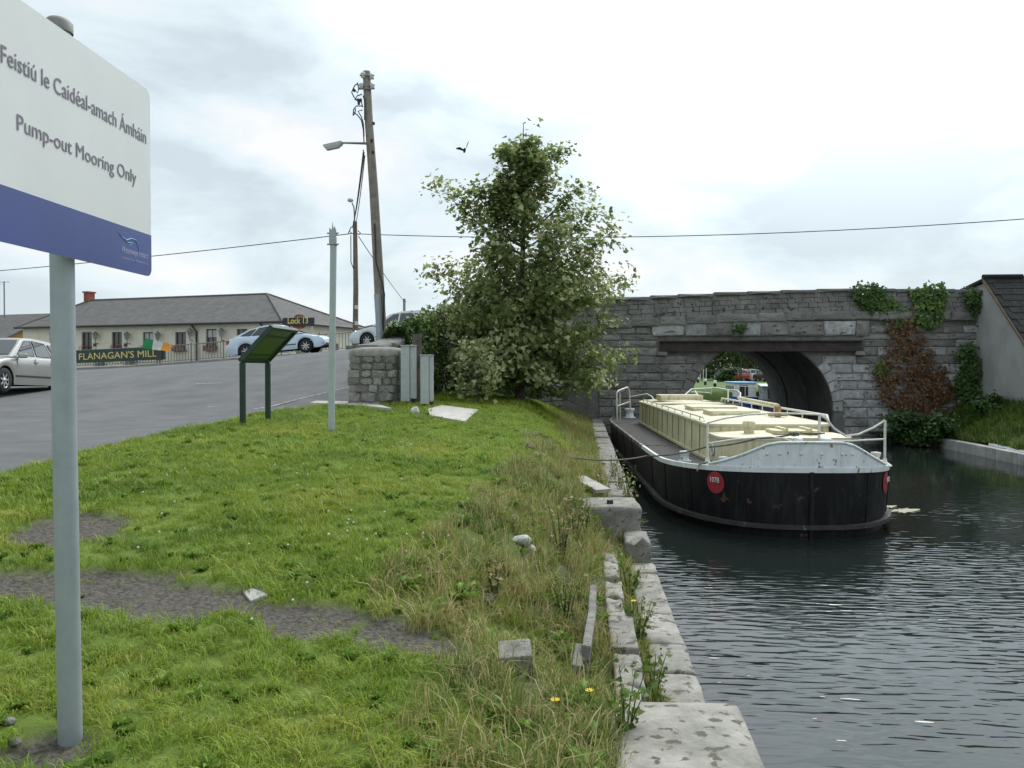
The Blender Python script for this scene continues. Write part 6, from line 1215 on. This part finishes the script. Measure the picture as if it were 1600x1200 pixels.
        for x_ in ((wf + wr) / 2 + .05, wr + .55): mb = MB(); mb.box((x_ - .12, s_ * (hw * .975 + .008), zb_ - .1), (.18, .03, .035), bev=.01); mb.build('door_handle', paint, t_)
        for x_ in ((wf + wr) / 2 - .05, wf - .52): mb = MB(); mb.box((x_, s_ * (hw * .985), .58), (.008, .012, .62)); mb.build('door_seam', m_trim, t_)
        mb = MB(); mb.box(((wf + wr) / 2, s_ * (hw * .985 + .006), .43), (wf - wr - .85, .03, .05), bev=.012); mb.build('rubbing_strip', m_trim, t_)
    mb = MB(); mb.box((xf - .03, 0, .36), (.1, hw * 1.5, .1), bev=.03); mb.build('front_grille', m_trim, t_)
    mb = MB(); mb.box((xr + .02, 0, .62), (.03, .5, .11)); mb.build('number_plate', mat('plate_white', (.6, .6, .58)), t_)
    mb = MB(); mb.box(((xf + xr) / 2, 0, .24), ((xf - xr) * .92, hw * 1.75, .05)); mb.build('underside', m_under, t_)
    return t_
p_silver = mat('silver_paint', (.36, .36, .335), (.34, .34, .32), scale=2, rough=.3, metal=.55, coat=.6); p_blue = mat('ice_blue_paint', (.50, .60, .70), (.48, .58, .68), scale=2, rough=.3, metal=.45, coat=.6); p_silver2 = mat('cool_silver_paint', (.52, .58, .62), (.5, .56, .6), scale=2, rough=.3, metal=.45, coat=.6)
HAT_LOW = [(-2.08, .35), (-2.13, .5), (-2.10, .75), (-2.03, .95), (-1.6, .98), (0, .94), (.75, .92), (1.25, .86), (1.7, .77), (1.98, .71), (2.08, .63), (2.12, .54)]
HAT_TOP = [(-2.0, .93), (-1.62, 1.33), (-1.25, 1.42), (-.4, 1.46), (.15, 1.41), (.98, .90)]
HAT_WIN = [[(-.98, .97), (-.86, 1.33), (-.28, 1.37), (-.22, .96)], [(-.12, .96), (-.18, 1.37), (.08, 1.35), (.68, .97)], [(-1.62, 1.02), (-1.42, 1.25), (-1.0, 1.31), (-1.1, .99)]]
cx, cy = c2w(-13.25, 21.35)[:2]; car('hatchback', 'silver hatchback at the left edge of the photo partly behind the sign post', p_silver, (cx, cy, rz_(cx, cy) + .0), YAW - R(90) + R(2), HAT_LOW, HAT_TOP, .875, .60, 1.28, -1.34, .31, HAT_WIN, (.68, .8), pitch=R(-2.2))
SED_LOW = [(-2.22, .36), (-2.28, .52), (-2.26, .76), (-2.15, .93), (-1.7, 1.0), (-.6, .96), (.6, .93), (1.2, .88), (1.75, .78), (2.08, .71), (2.2, .62), (2.24, .54)]
SED_TOP = [(-1.95, .95), (-1.25, 1.28), (-.6, 1.42), (-.1, 1.44), (.3, 1.38), (1.25, .90)]
SED_WIN = [[(-1.05, 1.0), (-.72, 1.32), (-.2, 1.37), (-.18, .98)], [(-.08, .98), (-.1, 1.37), (.22, 1.34), (.92, .96)], [(-1.55, 1.03), (-1.12, 1.24), (-.86, 1.3), (-1.12, 1.0)]]
a, c = at(394, 556, 38.3), at(486.5, 551.5, 38.3); m_ = (a + c) / 2; hd = math.atan2(c.y - a.y, c.x - a.x); zc = (rz_(a.x, a.y) + rz_(c.x, c.y)) / 2; car('saloon_car', 'pale blue saloon car parked side-on below the Lock 13 board', p_blue, (m_.x, m_.y, zc), hd, SED_LOW, SED_TOP, .88, .58, 1.36, -1.36, .315, SED_WIN, (.72, .8), pitch=-math.atan2(rz_(c.x, c.y) - rz_(a.x, a.y), (c - a).length))
EST_LOW = [(-2.28, .36), (-2.33, .52), (-2.31, .76), (-2.25, .95), (-1.7, .99), (-.6, .97), (.6, .94), (1.2, .9), (1.75, .82), (2.12, .74), (2.22, .64), (2.26, .55)]
EST_TOP = [(-2.2, .95), (-1.95, 1.38), (-1.2, 1.47), (-.4, 1.49), (.15, 1.43), (1.1, .92)]
a = at(576, 541, 37.0); hd = YAW + R(180) - R(16); wv = Vector((math.cos(hd), math.sin(hd), 0)); pos_ = a - wv * 1.36 - Vector((-wv.y, wv.x, 0)) * 0; pos_ = a - wv * 1.36 + Vector((wv.y, -wv.x, 0)) * .75 * (-1 if Vector((wv.y, -wv.x, 0)).y < 0 else 1)
a2 = a - wv * 2.7; car('estate_car', 'silver estate car nosing out above the ivy-topped wall', p_silver2, (pos_.x, pos_.y, rz_(pos_.x, pos_.y)), hd, EST_LOW, EST_TOP, .88, .62, 1.36, -1.36, .315, HAT_WIN + [[(-2.0, 1.02), (-1.86, 1.3), (-1.5, 1.34), (-1.5, 1.0)]], (.74, .8), pitch=-math.atan2(rz_(a.x, a.y) - rz_(a2.x, a2.y), 2.7))
far_cars = [(1178, 594, 106, (.6, .62, .62), 'white van-like car parked under the far trees', 20), (1161, 595, 103, (.35, .05, .05), 'red car parked beyond the lock lawn', 75), (1197, 596, 99, (.05, .055, .06), 'dark car parked at the right of the far row', 100), (1128, 593, 112, (.16, .16, .17), 'dark grey car parked behind the rightmost bollard', 80)]
for i, (px, py, d, c_, l_, h_) in enumerate(far_cars):
    q = at(px, py, d); car('parked_car', l_, mat('far_paint_%d' % i, c_, rough=.3, coat=.4), (q.x, q.y, .99), R(h_), EST_LOW, EST_TOP, .88, .62, 1.36, -1.36, .315, HAT_WIN, (.7, .8), group='cars parked beyond the bridge', simple=True)

# ================================================================== the tree on the bank
m_leaf = leaf_mat('variegated_leaves', (.235, .29, .10), (.10, .15, .045), cream=(.66, .66, .40), trans=.55)
m_bark = mat('tree_bark', (.13, .115, .095), (.08, .07, .06), scale=5, rough=.95, bump=.5)
TD = 22.3; tb = at(812, 623, TD); tz0 = gz(tb.x, tb.y); S_ = TD / FOC
tree = thing('broadleaf_tree', 'spreading broadleaf tree with cream-tipped leaves in front of the bridge', 'tree', (tb.x, tb.y, tz0))
ENV = np.array([(187, 12, 10, -6), (215, 25, 26, 8), (240, 46, 62, 4), (262, 46, 66, 0), (300, 58, 92, 0), (340, 90, 118, 0), (380, 125, 165, 0), (420, 140, 175, 0), (470, 140, 178, 0), (520, 118, 165, 0), (560, 108, 155, 0), (595, 70, 110, 0), (615, 20, 40, 0)], float)
hz = lambda py: EYE + (577 - py) * S_ - tz0
mbk = MB(); trunk = [Vector((0, 0, -.1)), Vector((.03, 0, .6)), Vector((-.02, .05, 1.6)), Vector((.05, .02, 3.0)), Vector((.1, 0, 4.6)), Vector((.08, 0, 6.2)), Vector((.1, 0, hz(195)))]; mbk.tube(trunk, [.16, .12, .105, .085, .06, .035, .008], 9); mbk.build('trunk', m_bark, tree)
def tpos(z):
    zs = [p.z for p in trunk]; return Vector((np.interp(z, zs, [p.x for p in trunk]), np.interp(z, zs, [p.y for p in trunk]), z))
tips = []; lx = tb.x * ca + tb.y * sa     # camera-right coordinate of trunk
def branch(z0, az, L_, rise, r0):
    p0 = tpos(z0); d = Vector((math.cos(az), math.sin(az), 0)); pts = []; bend = random.uniform(-.25, .25); sd = Vector((-d.y, d.x, 0))
    for i in range(7):
        s_ = i / 6; pts.append(p0 + d * L_ * s_ + sd * bend * L_ * s_ * s_ + Vector((0, 0, rise * L_ * (s_ ** 1.2) )))
    mb = MB(); mb.tube(pts, [r0 * (1 - .85 * i / 6) for i in range(7)], 5); mb.build('limb', m_bark, tree)
    for i in range(2, 7):
        tips.append((pts[i], i / 6, d, L_))
        for _ in range(3):
            tips.append((pts[i] + Vector((random.gauss(0, .26), random.gauss(0, .26), random.gauss(.06, .2))) * (.38 + L_ * .24), i / 6, d, L_))
for k in range(92):
    py = 205 + 380 * random.random() ** .75 if k > 8 else random.uniform(420, 590); z_end = hz(py); az = random.uniform(0, 2 * math.pi); c_ = math.cos(az - YAW)
    wl_, wr_ = np.interp(py, ENV[:, 0], ENV[:, 1]), np.interp(py, ENV[:, 0], ENV[:, 2]); ext = (wr_ if c_ > 0 else wl_) * S_; ext = math.hypot(ext * c_, (wl_ + wr_) / 2 * S_ * math.sin(az - YAW) * .9); ext *= random.uniform(.55, .84); rise = .75 if py < 450 else .42
    z0 = max(.7, z_end - rise * ext); branch(z0, az, ext, (z_end - z0) / ext, .045 * (ext / 2.5) + .008)
# prominent outline limbs: left lobe, right arm, low left arm
for px, py, dz in ((678, 292, 0), (690, 315, .4), (742, 298, -.4), (665, 425, .3), (985, 350, 0), (998, 445, -.3), (985, 560, .2), (940, 335, .5), (905, 300, -.3), (878, 240, .2), (778, 240, -.2), (700, 570, -1.2), (720, 555, -1.5), (745, 545, -1.4), (760, 580, -1.6), (735, 595, -1.5), (955, 590, -.5), (925, 640, -.8)):
    q = at(px, py, TD + dz) - Vector((tb.x, tb.y, tz0)); d = Vector((q.x, q.y, 0)); L_ = max(.3, d.length * .88); z0 = max(.5, q.z - L_ * (.8 if py < 400 else .35)); branch(z0, math.atan2(q.y, q.x), L_, (q.z - z0) / L_, .04)
for z_ in np.arange(hz(300), hz(188), .3): tips.append((tpos(z_) + Vector((random.gauss(0, .1), random.gauss(0, .1), 0)), .4, Vector((0, 0, 1)), .2))
P, Nn, Sz, Ti = [], [], [], []
for p, s_, d, L_ in tips:
    tf_ = random.choice((.15, .15, .6, 2.6))
    n = 18 if s_ > .5 else 7; c0 = np.array(p); rr = .12 + .028 * L_
    q = c0 + rng.normal(0, rr, (n, 3)) * [1, 1, .75]; P.append(q); out = q - np.array([0, 0, 2.6]); Nn.append(out / (np.linalg.norm(out, axis=1)[:, None]) * .5 + rng.normal(0, .5, (n, 3)) + [0, 0, .55]); Sz.append(rng.uniform(.08, .17, n))
    young = rng.uniform(size=n) < tf_ * (.06 + .17 * (s_ > .8) + .16 * (p.z < 2.6) * (s_ > .7)); Ti.append(np.where(young, rng.uniform(.72, 1, n), np.clip(rng.uniform(.0, .5, n) + (.2 if tf_ > .5 else .05), 0, .69)))
P = np.concatenate(P); keep = P[:, 2] > .1; Nn = np.concatenate(Nn)[keep]; Sz = np.concatenate(Sz)[keep]; Ti = np.concatenate(Ti)[keep]; P = P[keep]
leaf_cloud('crown', P, Nn, Sz, Ti, m_leaf, tree)
# low sprig of pale leaves at the left foot
sp_ = at(748, 618, 19.6); sz_ = gz(sp_.x, sp_.y); sh = thing('young_maple_shoot', 'low shoot of large pale cream leaves at the left foot of the tree', 'shrub', (sp_.x, sp_.y, sz_)); n = 520
mb = MB(); mb.tube([(0, 0, -.05), (-.05, 0, .5), (0.0, -.1, 1.2)], [.03, .02, .008], 5)
P = []
for k in range(16):
    a = random.uniform(0, 6.28); h = random.uniform(.15, 1.35); rr = .62 * (1 - .5 * h / 1.4); e_ = Vector((rr * math.cos(a) * random.uniform(.5, 1), rr * math.sin(a) * .8, h)); mb.tube([(0, 0, h * .5), e_], [.012, .004], 4); P.append(np.array(e_) + rng.normal(0, .13, (n // 16, 3)))
mb.build('stems', m_bark, sh); P = np.concatenate(P); P = P[P[:, 2] > .02]; n = len(P); leaf_cloud('leaves', P, rng.normal(0, .5, (n, 3)) + [0, -.5, .6], rng.uniform(.07, .15, n), np.where(rng.uniform(size=n) < .5, rng.uniform(.75, 1, n), rng.uniform(.2, .6, n)), m_leaf, sh)
# ================================================================== bushes, far trees, weeds
def bush(name, label, c, r, n, m, size, cat='bush', tint=(.0, .8), group=None, stems=True):
    t_ = thing(name, label, cat, c, 0, group); r = np.array(r); k = 14; cen = rng.normal(0, .42, (k, 3)) * r + [0, 0, r[2] * .9]; cen[:, 2] = np.clip(cen[:, 2], r[2] * .2, r[2] * 1.7); w = rng.integers(0, k, n); P = cen[w] + rng.normal(0, .26, (n, 3)) * r; P[:, 2] = np.abs(P[:, 2])
    if stems:
        mb = MB()
        for q in cen[:8]: mb.tube([(0, 0, -.1), tuple(q * [.4, .4, .5]), tuple(q)], [.03 * r[2], .02 * r[2], .008], 4)
        mb.build('stems', m_bark, t_)
    out = P - [0, 0, r[2] * .6]; leaf_cloud('foliage', P, out / (np.linalg.norm(out, axis=1)[:, None] + .01) + rng.normal(0, .5, (n, 3)) + [0, 0, .4], size * rng.uniform(.6, 1.3, n), rng.uniform(*tint, n) * (.75 + .25 * np.sin(w)), m, t_, LEAF4); return t_
for px, py, d, r, l_ in ((1412, 668, 26.6, (.75, .6, .52), 'dark leafy bush over the water at the foot of the bridge'), (1462, 672, 25.6, (.7, .6, .5), 'rounded dark bush at the end of the whitewashed quay'), (1432, 648, 27.2, (.8, .5, .5), 'brambly bush under the brown creeper'), (1545, 622, 25.6, (.5, .4, .3), 'low green shrub at the foot of the grey gable')):
    q = at(px, py, d); z_ = max(.05, float(zb(np.array([q.x]), np.array([q.y]))[0]) if q.x > 11.3 else .02); bush('bush', l_, (q.x, q.y, min(z_, q.z - .1)), r, 1500, m_ivyd, .13, tint=(0, .75))
m_far1 = leaf_mat('far_leaves', (.055, .105, .025), (.02, .045, .012), cream=(.1, .17, .05), trans=.25)
def far_tree(label, px, py, d, H, rad, n=4200, z0=.95):
    q = at(px, py, d); t_ = thing('far_tree', label, 'tree', (q.x, q.y, z0), 0, 'trees beyond the bridge'); mb = MB(); mb.tube([(0, 0, -.1), (.05, 0, H * .3), (0, .1, H * .6), (0, 0, H * .85)], [.26, .2, .12, .03], 8); mb.build('trunk', m_bark, t_)
    for k in range(7): a = random.uniform(0, 6.28); h = random.uniform(.25, .6) * H; mb = MB(); mb.tube([(0, 0, h), (rad * .4 * math.cos(a), rad * .4 * math.sin(a), h + .1 * H), (rad * .8 * math.cos(a), rad * .8 * math.sin(a), h + .17 * H)], [.09, .06, .02], 5); mb.build('limb', m_bark, t_)
    k = 34; cen = rng.normal(0, 1, (k, 3)); cen /= np.linalg.norm(cen, axis=1)[:, None]; cen *= rng.uniform(.35, 1, (k, 1)) ** .6; cen = cen * [rad * .85, rad * .85, H * .34] + [0, 0, H * .62]; w = rng.integers(0, k, n); P = cen[w] + rng.normal(0, .17, (n, 3)) * rad; out = P - [0, 0, H * .5]
    leaf_cloud('crown', P, out / (np.linalg.norm(out, axis=1)[:, None]) + rng.normal(0, .6, (n, 3)) + [0, 0, .5], rng.uniform(.22, .45, n), rng.uniform(0, .9, n), m_far1, t_, LEAF4); return t_
for l_, px, py, d, H, rad in (('leftmost tall tree seen through the arch', 1085, 590, 118, 8.6, 4.0), ('broad tree in the middle of the arch view with its trunk showing', 1122, 590, 112, 8.8, 4.4), ('tree right of centre in the arch view over the parked cars', 1166, 590, 108, 8.6, 4.2), ('rightmost tree in the arch view', 1208, 590, 112, 8.8, 4.4), ('tree far left beyond the arch, mostly hidden by the bridge', 1040, 588, 125, 8.8, 4.4), ('tree beyond the bridge hidden to the right of the arch', 1255, 590, 118, 8.8, 4.6)): far_tree(l_, px, py, d, H, rad)
q = at(1143, 597, 98); bush('bush', 'rounded green bush in a bed on the lock lawn', (q.x, q.y, .92), (1.7, 1.2, .95), 1500, m_far1, .28, tint=(.2, .95))
n = 16000; X_ = rng.uniform(-25, 75, n); Y_ = 132 + rng.normal(0, 2.5, n); P = np.c_[X_, Y_, 1 + np.abs(rng.normal(0, 1, n)) * 3.2 * (1 + .3 * vnoise(X_ * .1, Y_ * 0, 3))]; P[:, 2] = np.minimum(P[:, 2], 7.5); o = leaf_cloud('far_hedge', P, rng.normal(0, .6, (n, 3)) + [0, -1, .5], rng.uniform(.5, 1.0, n), rng.uniform(0, .7, n), m_far1, None, LEAF4); tag(o, 'dark line of woodland far beyond the bridge', kind='stuff')
for i, (px, d) in enumerate(((1094, 100), (1099, 101), (1103.5, 102))):
    q = at(px, 590, d); mb = MB(); mb.tube([(q.x, q.y, .9), (q.x, q.y, EYE + (577 - 575) / FOC * d)], .06, 6); tag(mb.build('far_post', m_rail), ('left', 'middle', 'right')[i] + ' of three slim posts on the lawn beyond the arch', 'post', 'posts beyond the arch')
# weeds at the water edge and on the slope
m_wd = leaf_mat('weed_foliage', (.11, .19, .04), (.06, .11, .02), cream=(.26, .30, .09), trans=.3); m_dry = leaf_mat('dry_weed', (.30, .25, .11), (.16, .15, .06), cream=(.42, .36, .2), trans=.3)
def weed(label, x, y, h, n, m, spread=.12, size=.045):
    z_ = gz(x, y); t_ = thing('weed', label, 'plant', (x, y, z_), 0, 'weeds along the quay'); mb = MB(); P = []
    for k in range(n):
        a = random.uniform(0, 6.28); L_ = spread * random.uniform(.3, 1.3); hh = h * random.uniform(.6, 1.05); pts = [Vector((L_ * .2 * math.cos(a), L_ * .2 * math.sin(a), 0)), Vector((L_ * .5 * math.cos(a), L_ * .5 * math.sin(a), hh * .5)), Vector((L_ * math.cos(a), L_ * math.sin(a), hh))]; mb.tube(pts, [.004, .003, .0015], 4)
        for s_ in np.linspace(.15, 1, 11): P.append(np.array(pts[0].lerp(pts[1], min(1, s_ * 2)) if s_ < .5 else pts[1].lerp(pts[2], s_ * 2 - 1)) + rng.normal(0, .02, 3))
    mb.build('stems', m_wd, t_); P = np.array(P); leaf_cloud('leaves', P, rng.normal(0, .7, (len(P), 3)) + [0, 0, .5], size * rng.uniform(.5, 1.3, len(P)), rng.uniform(0, 1, len(P)), m, t_, LEAF4)
WD = [(.62, 10.3, .55, 9, m_dry, 'tall seeding weed on the quay edge just behind the mooring block'), (.66, 11.3, .6, 9, m_wd, 'tall weed beside the barge shoulder, second behind the mooring block'), (.6, 12.3, .55, 8, m_dry, 'straw coloured weed between the quay and the barge side'), (.3, 10.6, .5, 9, m_dry, 'dry weed clump between the plank and the barge'), (.55, 13.6, .5, 8, m_wd, 'green weed at the quay edge farther along the barge'),
      (.42, 7.1, .3, 8, m_wd, 'weed growing in the coping gap nearest the mooring block'), (.42, 6.0, .28, 9, m_wd, 'weed in the middle of the coping gap'), (.44, 5.0, .3, 9, m_wd, 'weed at the near end of the coping gap'), (.2, 3.7, .3, 8, m_wd, 'weed growing at the edge of the nearest coping slab'), (-.15, 6.9, .45, 10, m_dry, 'tall brown dock gone to seed on the slope'), (-.05, 7.9, .4, 9, m_dry, 'dry grass tussock below the rubble lumps'), (-.55, 5.3, .3, 8, m_dry, 'straggly dry weed on the bare slope'), (-.1, 5.6, .3, 9, m_wd, 'weed clump beside the upright flagstones'), (.05, 8.4, .35, 9, m_wd, 'weed clump in front of the mooring block')]
for x, y, h, n, m, l_ in WD: weed(l_, x, y, h, n, m)
# yellow flowers
m_yel = mat('flower_yellow', (.85, .62, .02), rough=.6)
for px, py, z_, l_ in ((922, 1083, .95, 'yellow flower near the upright flagstones'), (991, 941, .68, 'yellow flower in the coping gap'), (868, 1098, .98, 'small yellow flower in the grass left of the nearest coping')):
    p = atz(px, py, z_); g_ = gz(p.x, p.y); t_ = thing('yellow_flower', l_, 'flower', (p.x, p.y, g_), 0, 'yellow flowers'); mb = MB(); mb.tube([(0, 0, 0), (0, 0, max(.06, p.z - g_))], .0025, 5); mb.build('stalk', m_wd, t_)
    mb = MB(); h_ = max(.06, p.z - g_)
    for k in range(12): a = k * 2 * math.pi / 12; mb.add([Vector((0, 0, h_)), Vector((.019 * math.cos(a - .2), .019 * math.sin(a - .2), h_ + .004)), Vector((.023 * math.cos(a), .023 * math.sin(a), h_ + .007)), Vector((.019 * math.cos(a + .2), .019 * math.sin(a + .2), h_ + .004))], [(0, 1, 2, 3)])
    mb.lathe([(.007, 0), (.006, .006), (0, .008)], (0, 0, h_), n=8); mb.build('bloom', m_yel, t_)
# clover heads in the lawn
n = 52; cx_ = np.r_[rng.normal(-2.2, .9, n // 2), rng.normal(-2.6, .5, n // 4), rng.normal(-1.7, .3, n - n // 2 - n // 4)]; cy_ = np.r_[rng.normal(6.8, 1.6, n // 2), rng.normal(9.6, .5, n // 4), rng.normal(5.4, .4, n - n // 2 - n // 4)]; zc_ = ground_z(cx_, cy_) + .07
V = []; F = []
ico = bmesh.new(); bmesh.ops.create_icosphere(ico, subdivisions=1, radius=.009); iv = np.array([v.co[:] for v in ico.verts]); fi = np.array([[v.index for v in f.verts] for f in ico.faces]); ico.free()
V = (np.c_[cx_, cy_, zc_][:, None] + iv[None]).reshape(-1, 3); F = (np.arange(n)[:, None, None] * len(iv) + fi[None]).reshape(-1, 3); o = np_mesh('clover_heads', V, F, mat('clover_white', (.6, .56, .5), rough=.9)); tag(o, 'scattered white clover heads in the lawn', kind='stuff')
